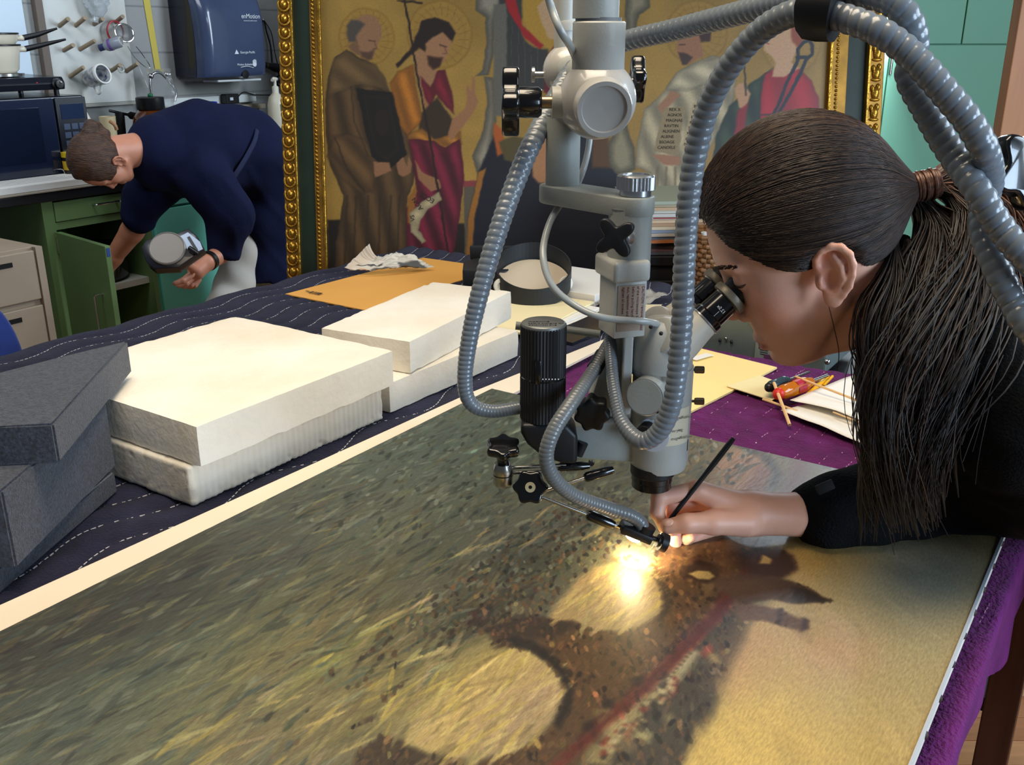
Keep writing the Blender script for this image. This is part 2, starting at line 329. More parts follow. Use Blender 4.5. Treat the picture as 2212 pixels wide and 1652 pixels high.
for kk in range(-1, 17):
    b0 = 0.86 + kk * 0.058; s = 0.25
    while s < 2.18:
        a1, a2 = s, s + 0.0062; f = lambda a: b0 - 0.017 * math.sin(2 * math.pi * a / 0.23 + 0.8)
        if 0.898 < f(a1) < 1.82:
            p, q = T(a1, f(a1), 0), T(a2, f(a2), 0); hz = float(navy_h(np.array([a1]), np.array([f(a1)]))[0]) + 0.0014
            p[2] = q[2] = hz; d = q - p; d /= np.linalg.norm(d); mb.box((p + q) / 2, (0.0066, 0.0013, 0.0014), d, np.cross([0, 0, 1.], d))
        s += 0.0095
ob = obj('stitching', mb, M('white_thread', (205, 205, 210), 0.7), nb_, False); ob['kind'] = 'stuff'
# purple blanket
def purp_h(a, b):
    c = np.abs(np.sin(np.pi * (b + a * 0.06) / 0.036)) ** 0.45; r = np.abs(np.sin(np.pi * (a + 0.2 * b) / 0.33)) ** 0.4
    return ZB - 0.006 + 0.0030 * c + 0.001 * r + 0.0045 * (fbm(a * 75, b * 24, 9, 3) - 0.5)
a2u = np.arange(-0.30, 1.755, 0.0062); b2u = np.arange(0.074, 0.889, 0.0075)[::-1]
Ag, Bg = np.meshgrid(a2u, b2u, indexing='ij'); Z = purp_h(Ag, Bg)
nd = 30; kk = np.arange(1, nd + 1)
drop = 0.11 + 0.02 * np.sin(a2u * 5.0) + 0.03 * np.sin(a2u * 11 + 1)
bd = b2u[-1] - np.minimum(kk * 0.002, 0.006)[None] + (0.004 * np.sin(a2u * 31) + 0.003 * np.sin(a2u * 13 + 1))[:, None] * (kk / nd)[None] - 0.004
zd = Z[:, -1:] - (kk / nd)[None] * drop[:, None] * np.clip(kk / 5, 0, 1)[None]
Af = np.concatenate([Ag, np.repeat(a2u[:, None], nd, 1)], 1); Bf = np.concatenate([Bg, bd], 1); Zf = np.concatenate([Z, zd], 1)
pb = thing('moving_blanket', 'purple quilted moving blanket under the bridge painting', 'blanket', T(0.7, 0.45, ZB - .01), 'quilted moving blankets')
me = fast_mesh('cloth', sheet(Af, Bf, Zf) - ORG[pb.name], grid_faces(Af.shape[0], Af.shape[1])[:, ::-1]); me.materials.append(M('purple_quilt', (92, 24, 86), 0.9, var=0.22, vscale=25, bump=0.5, bscale=220, sheen=0.05, spec=.2))
me.polygons.foreach_set('use_smooth', np.ones(len(me.polygons), bool)); link('cloth', me, pb)
mb = MB()
for kk in range(2, 26):
    b0 = kk * 0.036; a = 1.0
    while a < 1.75:
        bb = b0 - a * 0.06
        if 0.08 < bb < 0.88 and random.random() < 0.7:
            p = T(a, bb, float(purp_h(np.array([a]), np.array([bb]))[0]) + 0.0007); mb.box(p, (0.0065, 0.0011, 0.0011), AX, BX)
        a += 0.010
ob = obj('stitching', mb, M('lilac_thread', (190, 130, 170), 0.7), pb, False); ob['kind'] = 'stuff'
mb = MB()
for _ in range(46):
    a, b = random.uniform(1.22, 1.6), random.uniform(0.2, 0.62); p = T(a, b, float(purp_h(np.array([a]), np.array([b]))[0]) + 0.001); mb.sph(p, random.uniform(0.0006, 0.0014), 6, 4)
ob = obj('lint', mb, M('lint_white', (220, 205, 215), 0.9), pb); ob['kind'] = 'stuff'
# ------------------------------------------------------------------ white mount board under the canvas edge
tag(obj('mount_board', MB().prism([(0.0, 0.840), (1.20, 0.840), (1.25, 0.862), (1.62, 0.862), (1.66, 0.884), (1.25, 0.924), (0.30, 0.958), (0.0, 0.965)], (0, 0, 0.8935), AX, BX, 0.006), M('white_foam_board', (228, 216, 196), 0.6, var=0.02), None, False, 0.001),
    'long white board strip lying between navy blanket and bridge painting', 'board')
# ------------------------------------------------------------------ the bridge painting on its stretcher
ZP = 0.923; A0, A1, B0, B1 = -0.05, 1.232, 0.086, 0.868
pt = thing('bridge_painting', 'large unframed oil painting of a stone bridge lying on the table', 'painting', T(0.6, 0.47, 0.895))
ua = np.concatenate([np.linspace(A0, 0.178, 36), np.linspace(0.18, A1, 750)]); ub = np.linspace(B0, B1, 560); na, nbb = len(ua), len(ub)
U, Vv = np.meshgrid(ua, ub, indexing='ij')
def px_ab(x, y): return ab(onz(x, y, ZP))
def Z4(L): return [px_ab(800 + x * 0.4973, 1100 + y * 0.4973) for x, y in L]
def PX(L): return [px_ab(x, y) for x, y in L]
wx = U + 0.0035 * (fbm(U * 40, Vv * 90, 1, 3) - 0.5); wy = Vv + 0.003 * (fbm(U * 60, Vv * 60, 5, 3) - 0.5)
cv = Canvas(wx, wy, (92, 92, 74))
def blob(px, r, col, alpha, ra=1.0):
    a, b = px_ab(*px); w = np.exp(-(((U - a) / (r * ra)) ** 2 + ((Vv - b) / r) ** 2))[..., None] * alpha; cv.c = cv.c * (1 - w) + np.array(col, float) * w
for px, r, col, al, ra in [((1000, 960), .16, (84, 100, 94), .95, 2.2), ((1200, 930), .10, (78, 88, 74), .8, 1.5), ((450, 1190), .10, (74, 76, 62), .8, 2.2), ((150, 1420), .12, (56, 52, 42), .95, 1.8), ((830, 1100), .07, (104, 106, 92), .7, 2.0),
                          ((560, 1440), .05, (158, 150, 92), .9, 2.4), ((430, 1480), .08, (118, 116, 76), .8, 2.0), ((100, 1600), .10, (84, 92, 78), .9, 2.0), ((620, 1580), .09, (122, 112, 80), .8, 1.8), ((800, 1330), .08, (106, 98, 70), .8, 1.5),
                          ((1130, 1150), .06, (104, 104, 92), .7, 1.6), ((940, 1250), .05, (88, 88, 76), .7, 1.5), ((1060, 1310), .04, (66, 56, 42), .85, 1.4), ((820, 1490), .05, (134, 122, 78), .8, 1.6), ((1500, 1000), .08, (92, 92, 66), .8, 1.2), ((760, 1390), .012, (126, 130, 66), .6, 4.0), ((690, 1440), .010, (130, 132, 70), .5, 4.0)]: blob(px, r, col, al, ra)
# sky
cv.poly(Z4([(1680, 130), (1780, 120), (1900, 130), (2212, 150), (2900, -200), (3300, 300), (3000, 1900), (1150, 1900), (1340, 1110), (1400, 1030), (1500, 880), (1560, 680), (1640, 460), (1740, 380), (1800, 300), (1700, 200)]), (184, 160, 116), .012)
for px, r, col, al, ra in [((1700, 1590), .10, (200, 170, 96), .8, 1.0), ((1560, 1640), .06, (206, 178, 104), .8, 1.0), ((1760, 1200), .05, (196, 152, 78), .8, 1.2), ((1900, 1400), .10, (170, 158, 118), .7, 1.4), ((2000, 1240), .07, (132, 136, 132), .75, 1.6), ((1800, 1400), .04, (186, 150, 116), .7, 1.4)]:  # the cool grey blob paints in window light beside the sleeve
    a, b = px_ab(*px); w = (np.exp(-(((U - a) / (r * ra)) ** 2 + ((Vv - b) / r) ** 2)) * al * (Vv < 0.36))[..., None]; cv.c = cv.c * (1 - w) + np.array(col, float) * w
# far end of the bridge beyond the hand
cv.poly(PX([(1480, 935), (1560, 945), (1700, 985), (1850, 1030), (1900, 1100), (1700, 1180), (1520, 1160), (1470, 1050)]), (118, 106, 76), .02)
cv.poly(PX([(1535, 1060), (1548, 990), (1590, 966), (1640, 985), (1665, 1018), (1655, 1056), (1600, 1090)]), (158, 128, 102), .008)
cv.poly(PX([(1600, 1075), (1640, 1000), (1668, 1016), (1656, 1056), (1620, 1085)]), (132, 96, 74), .006)
cv.poly(PX([(1585, 962), (1625, 962), (1670, 990), (1690, 1025), (1680, 1050), (1658, 1058), (1668, 1018), (1640, 985)]), (78, 66, 50), .006)
cv.poly(PX([(1720, 985), (1750, 995), (1730, 1060), (1690, 1110), (1680, 1090)]), (112, 76, 60), .01)
cv.poly(PX([(1790, 1020), (1900, 1040), (1900, 1080), (1760, 1060)]), (160, 148, 116), .012)
# openings, stonework, parapet
cv.poly(Z4([(100, 960), (150, 1000), (230, 1050), (360, 1072), (500, 1065), (620, 1030), (720, 975), (790, 900), (830, 800), (820, 730), (790, 690), (720, 630), (640, 590), (500, 560), (340, 640), (180, 800), (100, 900)]), (150, 136, 88), .02)
cv.poly(Z4([(150, 1000), (230, 1050), (360, 1072), (500, 1065), (620, 1030), (720, 975), (790, 900), (830, 800), (820, 730), (790, 690), (720, 630), (640, 590), (560, 640), (440, 700), (330, 790), (200, 900)]), (176, 156, 104), .004)
cv.poly(Z4([(500, 1065), (620, 1030), (720, 975), (790, 900), (830, 800), (790, 700), (700, 760), (580, 860), (480, 980)]), (160, 138, 112), .03)
cv.poly(Z4([(730, 560), (800, 420), (900, 300), (980, 250), (1100, 230), (1200, 250), (1265, 320), (1285, 390), (1245, 465), (1160, 515), (1060, 532), (960, 520), (860, 500)]), (160, 140, 98), .005)
stone = [(560, 600), (600, 520), (700, 462), (800, 480), (890, 492), (980, 525), (1080, 531), (1170, 510), (1250, 460), (1290, 380), (1270, 310), (1210, 250), (1250, 160), (1350, 130), (1500, 120), (1740, 130), (1660, 260), (1560, 390), (1400, 570), (1200, 770), (1020, 960), (880, 1140), (760, 1300), (300, 1300), (380, 1120), (520, 1078), (640, 1045), (740, 985), (810, 915), (850, 810), (840, 720), (800, 680), (720, 620), (640, 590)]
cv.poly(Z4(stone), (88, 66, 42), .003)
cv.poly(Z4([(0, 1010), (50, 985), (110, 990), (170, 1030), (250, 1065), (360, 1082), (420, 1085), (420, 1300), (-100, 1300), (-60, 1060)]), (70, 56, 38), .003)
cv.poly(Z4([(590, 560), (650, 548), (720, 580), (800, 640), (850, 710), (872, 790), (862, 870), (820, 945), (805, 930), (838, 850), (846, 790), (825, 720), (780, 670), (700, 612), (620, 590)]), (38, 31, 27), .005)
cv.poly(Z4([(400, 490), (480, 400), (540, 440), (620, 470), (700, 455), (760, 470), (800, 490), (880, 486), (900, 505), (840, 540), (720, 560), (600, 580), (540, 600), (520, 540)]), (60, 46, 35), .005)
cv.poly(Z4([(1230, 290), (1270, 320), (1302, 370), (1290, 440), (1260, 480), (1275, 400), (1262, 340)]), (48, 36, 28), .005)
cv.poly(Z4([(1360, 250), (1420, 225), (1490, 235), (1520, 270), (1500, 310), (1430, 318), (1370, 290)]), (46, 32, 24), .006)
cv.poly(Z4([(1380, 275), (1420, 262), (1470, 268), (1498, 290), (1470, 306), (1420, 305)]), (150, 132, 84), .004)
# houses behind the parapet
cv.poly(Z4([(1390, 570), (1500, 420), (1650, 400), (1630, 560), (1565, 670), (1530, 770), (1490, 880), (1440, 970), (1390, 1040), (1330, 1140), (1100, 1400), (700, 1400), (900, 1130), (1100, 960), (1250, 800)]), (72, 64, 50), .006)
for L, c in [([(1245, 775), (1330, 640), (1395, 602), (1435, 620), (1350, 740), (1270, 792)], (156, 146, 116)), ([(1035, 935), (1110, 885), (1125, 910), (1100, 955), (1040, 985)], (166, 148, 106)), ([(1150, 955), (1222, 975), (1208, 1012), (1150, 1002)], (150, 142, 102)), ([(1450, 605), (1500, 632), (1522, 665), (1480, 662)], (142, 128, 86)),
             ([(1120, 830), (1190, 815), (1180, 850), (1130, 880)], (140, 128, 92)), ([(960, 1020), (1060, 1040), (1040, 1110), (930, 1100)], (136, 122, 84)), ([(1440, 620), (1470, 580), (1480, 600), (1450, 640)], (132, 58, 40)), ([(1100, 970), (1140, 930), (1120, 1000)], (136, 62, 42)), ([(1300, 770), (1330, 740), (1330, 790), (1300, 810)], (120, 50, 40)), ([(1280, 900), (1310, 890), (1320, 910), (1290, 930)], (130, 118, 84)), ([(1400, 560), (1450, 540), (1440, 570), (1400, 590)], (120, 108, 76))]: cv.poly(Z4(L), c, .004)
cv.poly(Z4([(820, 1080), (1000, 925), (1180, 752), (1340, 590), (1500, 425), (1600, 290), (1680, 175), (1730, 175), (1640, 330), (1530, 470), (1390, 615), (1215, 785), (1040, 935), (860, 1090), (700, 1280), (640, 1280)]), (112, 44, 34), .005)
for x, y in [(1300, 610), (1165, 745), (1030, 850), (955, 940), (1262, 718)]: cv.ell(Z4([(x, y)])[0], .008, .005, (42, 30, 26), .003)
# towers
cv.poly(Z4([(1560, 190), (1640, 170), (1770, 165), (1835, 200), (1848, 260), (1780, 300), (1640, 300)]), (70, 46, 34), .006)
cv.poly(Z4([(1700, 195), (1745, 215), (1738, 236), (1688, 236)]), (192, 160, 98), .004)
cv.poly(Z4([(1480, 300), (1640, 270), (1740, 290), (1830, 312), (1900, 342), (1960, 380), (2002, 398), (1930, 403), (1830, 405), (1740, 385), (1600, 410)]), (84, 64, 46), .005)
cv.poly(Z4([(1820, 330), (1900, 345), (1960, 382), (2002, 398), (1930, 403), (1840, 402)]), (58, 46, 38), .004)
cv.poly(Z4([(1580, 400), (1700, 420), (1790, 440), (1860, 472), (1905, 482), (1898, 515), (1862, 530), (1800, 506), (1700, 480), (1600, 480)]), (112, 86, 64), .005)
cv.poly(Z4([(1770, 440), (1790, 440), (1780, 500), (1760, 495)]), (80, 58, 46), .003)
cv.poly(Z4([(1560, 620), (1680, 530), (1740, 550), (1640, 700), (1560, 760)]), (176, 136, 106), .03, .7)
cv.poly(Z4([(-1610, 575), (-1550, 550), (-1520, 590), (-1590, 640)]), (40, 36, 34), .004, .6)
# brush strokes: short loaded dabs laid along the picture's horizontal
def strokes(n, region, length, width, jit, ang, alpha, tone=None, seed=5, bx=(0.16, 1.23, 0.086, 0.868)):
    r = np.random.default_rng(seed); a_ = r.uniform(bx[0], bx[1], n); b_ = r.uniform(bx[2], bx[3], n)
    for k in range(n):
        a, b = a_[k], b_[k]
        if not region(a, b): continue
        L = length * r.uniform(.5, 1.6); W = width * r.uniform(.6, 1.5); t = ang + r.normal() * .22; c_, s_ = math.cos(t), math.sin(t); ex = abs(L * c_) + W; ey = abs(L * s_) + W
        i0, i1 = np.searchsorted(ua, (a - ex, a + ex)); j0, j1 = np.searchsorted(ub, (b - ey, b + ey))
        if i1 - i0 < 1 or j1 - j0 < 1: continue
        X = U[i0:i1, j0:j1] - a; Y = Vv[i0:i1, j0:j1] - b; u = (X * c_ + Y * s_) / L; v = (-X * s_ + Y * c_) / W; d = u * u + v * v; w = np.clip((1 - d) * 2.2, 0, 1) * alpha
        ic = min(np.searchsorted(ua, a), na - 1); jc = min(np.searchsorted(ub, b), nbb - 1); col = cv.c[ic, jc] * (1 + r.normal() * jit) + r.normal(size=3) * jit * 14
        if tone is not None and r.random() < tone[1]: col = col * .35 + np.array(tone[0][r.integers(len(tone[0]))], float) * .65
        cv.c[i0:i1, j0:j1] = cv.c[i0:i1, j0:j1] * (1 - w[..., None]) + np.clip(col, 0, 255) * w[..., None]
def lum_at(a, b): return cv.c[min(np.searchsorted(ua, a), na - 1), min(np.searchsorted(ub, b), nbb - 1)].mean()
water = np.clip((Vv - 0.40) * 8, 0, 1)
wat = lambda a, b: b > 0.47 or (b > 0.40 and a > .98)
strokes(5000, wat, .016, .0030, .16, -.05, .7, ([(52, 58, 50), (124, 128, 112), (98, 92, 64), (70, 84, 78)], .45), 11)
strokes(3000, lambda a, b: wat(a, b) and a > .72, .008, .0026, .15, .25, .8, ([(36, 44, 40), (132, 140, 128), (58, 68, 60)], .6), 12)
strokes(2200, lambda a, b: wat(a, b) and a < .80, .020, .0020, .15, -.08, .5, ([(156, 146, 92), (138, 124, 74), (58, 48, 34), (120, 124, 92)], .4), 13)
op = lambda a, b: .30 < b < .60 and 100 < lum_at(a, b) and a < .98
strokes(1700, op, .020, .0022, .10, -.06, .6, ([(206, 190, 120), (176, 150, 120), (150, 140, 100), (196, 176, 84), (120, 104, 70)], .5), 14, (.38, .95, .30, .60))
br = lambda a, b: .16 < b < .60 and lum_at(a, b) < 92
strokes(5200, br, .0050, .0021, .30, .5, .8, ([(34, 26, 20), (126, 96, 58), (98, 70, 44), (56, 42, 28), (110, 84, 50)], .6), 15, (.36, 1.0, .15, .56))
strokes(1200, lambda a, b: b < .34 and lum_at(a, b) > 120, .030, .010, .035, .7, .35, None, 16)
strokes(500, lambda a, b: b < .34 and lum_at(a, b) > 120, .012, .002, .06, 1.1, .30, None, 17)
# redraw the crisp accents over the dabs
cv.poly(Z4([(600, 562), (650, 552), (720, 582), (800, 642), (850, 712), (872, 790), (862, 870), (820, 945), (806, 930), (840, 850), (848, 790), (826, 720), (780, 670), (700, 612), (620, 590)]), (34, 28, 24), .003, .85)
cv.poly(Z4([(1236, 300), (1270, 320), (1304, 370), (1292, 440), (1262, 480), (1277, 400), (1262, 340)]), (44, 33, 26), .003, .8)
cv.poly(Z4([(840, 1072), (1000, 930), (1180, 757), (1340, 595), (1500, 430), (1600, 295), (1680, 180), (1715, 180), (1634, 325), (1525, 465), (1385, 608), (1210, 778), (1034, 928), (860, 1080)]), (84, 30, 24), .003, .8)
for L_s in ([(900, 1000), (1010, 890)], [(1100, 810), (1200, 715)], [(1300, 600), (1420, 480)], [(1500, 400), (1570, 300)]): cv.line(Z4(L_s), .003, (66, 26, 22), .002, .7)
cv.poly(Z4([(1360, 250), (1420, 222), (1490, 232), (1522, 270), (1502, 312), (1430, 320), (1370, 292)]), (40, 28, 22), .003, .95); cv.poly(Z4([(1384, 277), (1422, 264), (1470, 270), (1496, 291), (1470, 305), (1422, 304)]), (152, 134, 88), .002, .95)
cv.poly(Z4([(1600, 200), (1650, 178), (1765, 170), (1832, 202), (1846, 258), (1780, 296), (1650, 290)]), (64, 40, 30), .004, .9); cv.poly(Z4([(1704, 198), (1746, 216), (1738, 236), (1690, 236)]), (188, 156, 96), .002)
cv.poly(Z4([(1480, 312), (1640, 276), (1740, 292), (1830, 314), (1900, 343), (1960, 381), (2002, 398), (1930, 403), (1830, 405), (1740, 386), (1600, 408)]), (78, 58, 42), .003, .95)
cv.poly(Z4([(1580, 405), (1700, 422), (1768, 434), (1790, 430), (1795, 446), (1860, 472), (1888, 470), (1906, 482), (1898, 518), (1866, 532), (1855, 520), (1800, 506), (1700, 482), (1600, 482)]), (104, 78, 58), .003, .95); cv.poly(Z4([(1772, 436), (1792, 432), (1782, 500), (1762, 495)]), (70, 50, 40), .002); cv.poly(Z4([(1880, 474), (1905, 482), (1898, 516), (1868, 528)]), (76, 54, 44), .002)
cv.poly(Z4([(1830, 335), (1900, 348), (1960, 384), (2002, 398), (1930, 402), (1840, 400)]), (50, 40, 34), .003, .8); cv.poly(Z4([(1500, 330), (1640, 300), (1760, 330), (1760, 380), (1600, 396)]), (94, 70, 50), .006, .5)
for k in range(70):
    x = 1000 + random.random() * 330; y = 1010 - (x - 1000) * .95 + random.uniform(10, 80); cv.ell(Z4([(x, y)])[0], random.uniform(.002, .006), random.uniform(.0015, .0035), random.choice([(164, 150, 112), (146, 132, 92), (120, 56, 40), (60, 52, 42), (180, 166, 128)]), .002, .8)
for k in range(9): x = 1270 + k * 15; y = 760 - k * 17; cv.ell(Z4([(x, y)])[0], .002, .0022, (96, 86, 66), .001, .7)
n2 = fbm(U * 70 + Vv * 20, Vv * 300, 33, 3); n3 = fbm(U * 90, Vv * 420, 41, 3)
cv.c = 255 * (np.clip(cv.c, 0, 255) / 255) ** 1.20 * 0.97
relief = 0.0002 * (n2 - 0.5) + 0.0002 * (n3 - 0.5)
Vt = AX[None] * U.reshape(-1, 1) + BX[None] * Vv.reshape(-1, 1) + np.array([0, 0, 1.])[None] * (ZP + relief.reshape(-1, 1))
me = fast_mesh('painted_surface', Vt - ORG[pt.name], grid_faces(na, nbb)); paint_attr(me, cv.c); uv_attr(me, np.stack([U.ravel(), Vv.ravel()], 1))
def paint_material(name, rough, coat, fine, fscale, bump):
    m = bpy.data.materials.new(name); m.use_nodes = True; nt = m.node_tree; b = nt.nodes['Principled BSDF']; L = nt.links.new
    at = nt.nodes.new('ShaderNodeAttribute'); at.attribute_name = 'paint'; uv = nt.nodes.new('ShaderNodeAttribute'); uv.attribute_name = 'plane'
    mp = nt.nodes.new('ShaderNodeMapping'); mp.inputs['Scale'].default_value = fscale; L(uv.outputs['Vector'], mp.inputs[0])
    n = nt.nodes.new('ShaderNodeTexNoise'); n.inputs['Scale'].default_value = 1.0; n.inputs['Detail'].default_value = 6; n.inputs['Roughness'].default_value = 0.65; L(mp.outputs[0], n.inputs['Vector'])
    mr = nt.nodes.new('ShaderNodeMapRange'); mr.inputs['From Min'].default_value = 0.3; mr.inputs['From Max'].default_value = 0.7; mr.inputs['To Min'].default_value = 1 - fine; mr.inputs['To Max'].default_value = 1 + fine; L(n.outputs[0], mr.inputs[0])
    mx = nt.nodes.new('ShaderNodeVectorMath'); mx.operation = 'SCALE'; L(at.outputs['Color'], mx.inputs[0]); L(mr.outputs[0], mx.inputs['Scale']); L(mx.outputs[0], b.inputs['Base Color'])
    bp = nt.nodes.new('ShaderNodeBump'); bp.inputs['Strength'].default_value = bump; bp.inputs['Distance'].default_value = 0.001; L(n.outputs[0], bp.inputs['Height']); L(bp.outputs[0], b.inputs['Normal'])
    b.inputs['Roughness'].default_value = rough; b.inputs['Coat Weight'].default_value = coat; b.inputs['Coat Roughness'].default_value = 0.22; return m
me.materials.append(paint_material('oil_paint_bridge', 0.44, 0.13, 0.28, (130, 520, 1), 0.30)); me.polygons.foreach_set('use_smooth', np.ones(len(me.polygons), bool)); link('painted_surface', me, pt)
m_edge = M('canvas_edge', (196, 188, 172), 0.7, var=0.18, vscale=25)
obj('stretcher', MB().abox(A0, A1 - .001, B0 + .001, B0 + .02, 0.9002, ZP - .0008).abox(A0, A1 - .001, B1 - .02, B1 - .001, 0.9002, ZP - .0008).abox(A1 - .02, A1 - .001, B0 + .02, B1 - .02, 0.9002, ZP - .0008).abox(A0, A0 + .02, B0 + .02, B1 - .02, 0.9002, ZP - .0008), m_edge, pt, False)
mb = MB().prism([(A0, 0), (A1, 0), (A1, .0022), (A0, .0022)], T(0, B0 - .001, ZP - .0014), AX, np.array([0, 0, 1.]), -0.003)
obj('canvas_fold', mb, M('canvas_fold_grey', (176, 182, 190), 0.6), pt, False)
for i in range(20):
    a = 0.15 + i * 0.056; obj('tack', MB().lathe([(0.0042, 0), (0.0030, .0015), (0, .0024)], T(a, B0 + .001, 0.908 + 0.003 * math.sin(i * 5)), -BX, 8), M('rusty_tack', (58, 44, 38), 0.6, 0.4), pt)
# ------------------------------------------------------------------ white blocks and grey foam
def rough_block(a0, a1, b0, b1, z0, z1, rot=0.0, step=0.012, rnd=0.004, amp=0.0012, seed=1, ribs=False, tilt=None):
    ca, cb = (a0 + a1) / 2, (b0 + b1) / 2; S = np.array([a1 - a0, b1 - b0, z1 - z0]); vs = []; fs = []
    for ax in range(3):
        u, v = (ax + 1) % 3, (ax + 2) % 3; nu = max(2, int(S[u] / step)); nv = max(2, int(S[v] / step))
        for sg in (-1, 1):
            P = np.zeros((nu + 1, nv + 1, 3)); gu, gv = np.meshgrid(np.linspace(-.5, .5, nu + 1), np.linspace(-.5, .5, nv + 1), indexing='ij')
            P[..., u] = gu * S[u]; P[..., v] = gv * S[v]; P[..., ax] = sg * S[ax] / 2; o = len(vs); vs += P.reshape(-1, 3).tolist(); f = grid_faces(nu + 1, nv + 1) + o
            fs += (f if sg > 0 else f[:, ::-1]).tolist()
    P = np.array(vs); inner = np.clip(P, -(S / 2 - rnd), S / 2 - rnd); d = P - inner; L = np.linalg.norm(d, axis=1, keepdims=True); P = inner + d / np.maximum(L, 1e-9) * rnd * (L > 1e-9)
    N = d / np.maximum(L, 1e-9); sc = 60
    nz = fbm(P[:, 0] * sc + seed * 9 + P[:, 2] * 37, P[:, 1] * sc + P[:, 2] * 41, seed) - 0.5; chip = np.clip(fbm(P[:, 0] * 90 + P[:, 2] * 80, P[:, 1] * 90 + 5, seed + 50) - 0.66, 0, 1) * 10
    edge = ((np.abs(np.abs(P) - S / 2) < 0.012).sum(1) >= 2); P = P + N * (nz[:, None] * amp * (1 + 1.5 * edge[:, None]) - (chip * edge)[:, None] * 0.0012)
    if ribs: m = P[:, 1] < -S[1] / 2 + 0.008; P[m, 1] += 0.0009 * np.sin(P[m, 0] * 2 * np.pi / 0.0105)
    P[:, 2] = np.maximum(P[:, 2], -S[2] / 2)
    c, s_ = math.cos(rot), math.sin(rot); a = ca + P[:, 0] * c - P[:, 1] * s_; b = cb + P[:, 0] * s_ + P[:, 1] * c; z = (z0 + z1) / 2 + P[:, 2]
    V = AX[None] * a[:, None] + BX[None] * b[:, None] + np.array([0, 0, 1.])[None] * z[:, None]
    me = bpy.data.meshes.new('t'); me.from_pydata(V.tolist(), [], fs); bm = bmesh.new(); bm.from_mesh(me); bmesh.ops.remove_doubles(bm, verts=bm.verts, dist=1e-5); bm.to_mesh(me); bm.free()
    V = np.array([v.co[:] for v in me.vertices]); F = [tuple(p.vertices) for p in me.polygons]; bpy.data.meshes.remove(me); return V, F
m_blk = M('white_block', (238, 234, 224), 0.75, col2=(224, 214, 196), vscale=6, bump=0.12, bscale=110)
m_blk2 = M('white_block_dusty', (230, 225, 214), 0.8, col2=(212, 202, 184), vscale=7, bump=0.10, bscale=120)
ZT = ZB + 0.0035
g = 'white foam blocks on the navy blanket'
tag(obj('foam_block', rough_block(0.716, 1.092, 0.984, 1.315, ZT, 0.946, step=0.003, seed=3, ribs=True), m_blk2, angle=60), 'lower block of the near stack, white with a ribbed long side', 'block', g)
tag(obj('foam_block', rough_block(0.722, 1.104, 0.966, 1.331, 0.9475, 1.0057, seed=8, amp=0.0016), m_blk, angle=60), 'largest white square block, top of the stack beside grey foam', 'block', g)
tag(obj('foam_block', rough_block(1.118, 1.486, 0.985, 1.20, ZT, 0.9425, rot=-0.02, seed=12), m_blk2, angle=60), 'lower block of the far stack, cream, partly covered by a slanting block', 'block', g)
tag(obj('foam_block', rough_block(1.155, 1.530, 1.01, 1.190, 0.943, 1.000, rot=0.13, seed=15), m_blk, angle=60), 'oblong white block with dark specks lying askew on the far stack', 'block', g)
def foam(poly, z0, z1, label, seed):
    P = [np.array(p) for p in poly]; bmv = bmesh.new(); vs = [bmv.verts.new(T(p[0], p[1], z0)) for p in P] + [bmv.verts.new(T(p[0], p[1], z1)) for p in P]; n = len(P)
    bmv.faces.new(vs[:n][::-1]); bmv.faces.new(vs[n:]); [bmv.faces.new((vs[i], vs[(i + 1) % n], vs[n + (i + 1) % n], vs[n + i])) for i in range(n)]
    bmesh.ops.bevel(bmv, geom=bmv.edges[:], offset=0.0025, segments=2, affect='EDGES'); me = bpy.data.meshes.new('x'); bmv.to_mesh(me); bmv.free()
    V = np.array([v.co[:] for v in me.vertices]); F = [tuple(p.vertices) for p in me.polygons]; bpy.data.meshes.remove(me)
    return tag(obj('grey_foam', (V, F), M('charcoal_foam', (30, 32, 39), 0.95, col2=(62, 66, 78), vscale=260, bump=0.3, bscale=600, detail=2, sheen=0.2), angle=50), label, 'foam', 'charcoal foam slabs')
foam([(.420, .970), (.690, 1.106), (.600, 1.30), (.33, 1.18)], ZT, .9195, 'bottom slab of charcoal foam, lying on the navy blanket', 1)
foam([(.474, .973), (.700, 1.118), (.590, 1.29), (.365, 1.142)], .92, 1.0142, 'thick middle slab of charcoal foam with a small cut in its side', 2)
foam([(.55, .987), (.793, 1.192), (.700, 1.20), (.40, 1.222), (.40, 1.165), (.513, 1.03)], 1.0145, 1.0625, 'top slab of charcoal foam with a slanted pointed end', 3)
# ================================================================== altarpiece leaning behind the table
LEAN = math.radians(10.5); AO = np.array([0, 2.98, 0.78]); AU = np.array([1., 0, 0]); AV = np.array([0, math.sin(LEAN), math.cos(LEAN)]); AN = np.cross(AU, AV)
def alt(x, y):
    d = ray(x, y); t = ((AO - CAMP) @ AN) / (d @ AN); p = CAMP + d * t - AO; return float(p @ AU), float(p @ AV)
def AP(u, v, w=0.0): return AO + AU * u + AV * v + AN * w
ul, ur = alt(700, 300)[0], alt(1788, 180)[0]; VB, VT = -0.62, 1.05
al = thing('altarpiece', 'gold-ground altarpiece with saints in a gilded and green frame', 'painting', AP((ul + ur) / 2, VB - .12, -.04))
na2, nv2 = 480, 520
vs_ = np.concatenate([np.linspace(VB, -0.06, 60), np.linspace(-0.058, 0.80, 420), np.linspace(0.803, VT, 40)])
U2, V2 = np.meshgrid(np.linspace(ul, ur, na2), vs_, indexing='ij')
X2 = U2 + 0.006 * (fbm(U2 * 50, V2 * 50, 2, 3) - .5); Y2 = V2 + 0.006 * (fbm(U2 * 50, V2 * 50, 6, 3) - .5)
ca = Canvas(X2, Y2, (168, 132, 62)); ca.c = ca.c * (0.86 + 0.3 * fbm(U2 * 7, V2 * 7, 12, 4)[..., None])
def z3(L): return [alt(600 + x * 0.3754, y * 0.3754) for x, y in L]
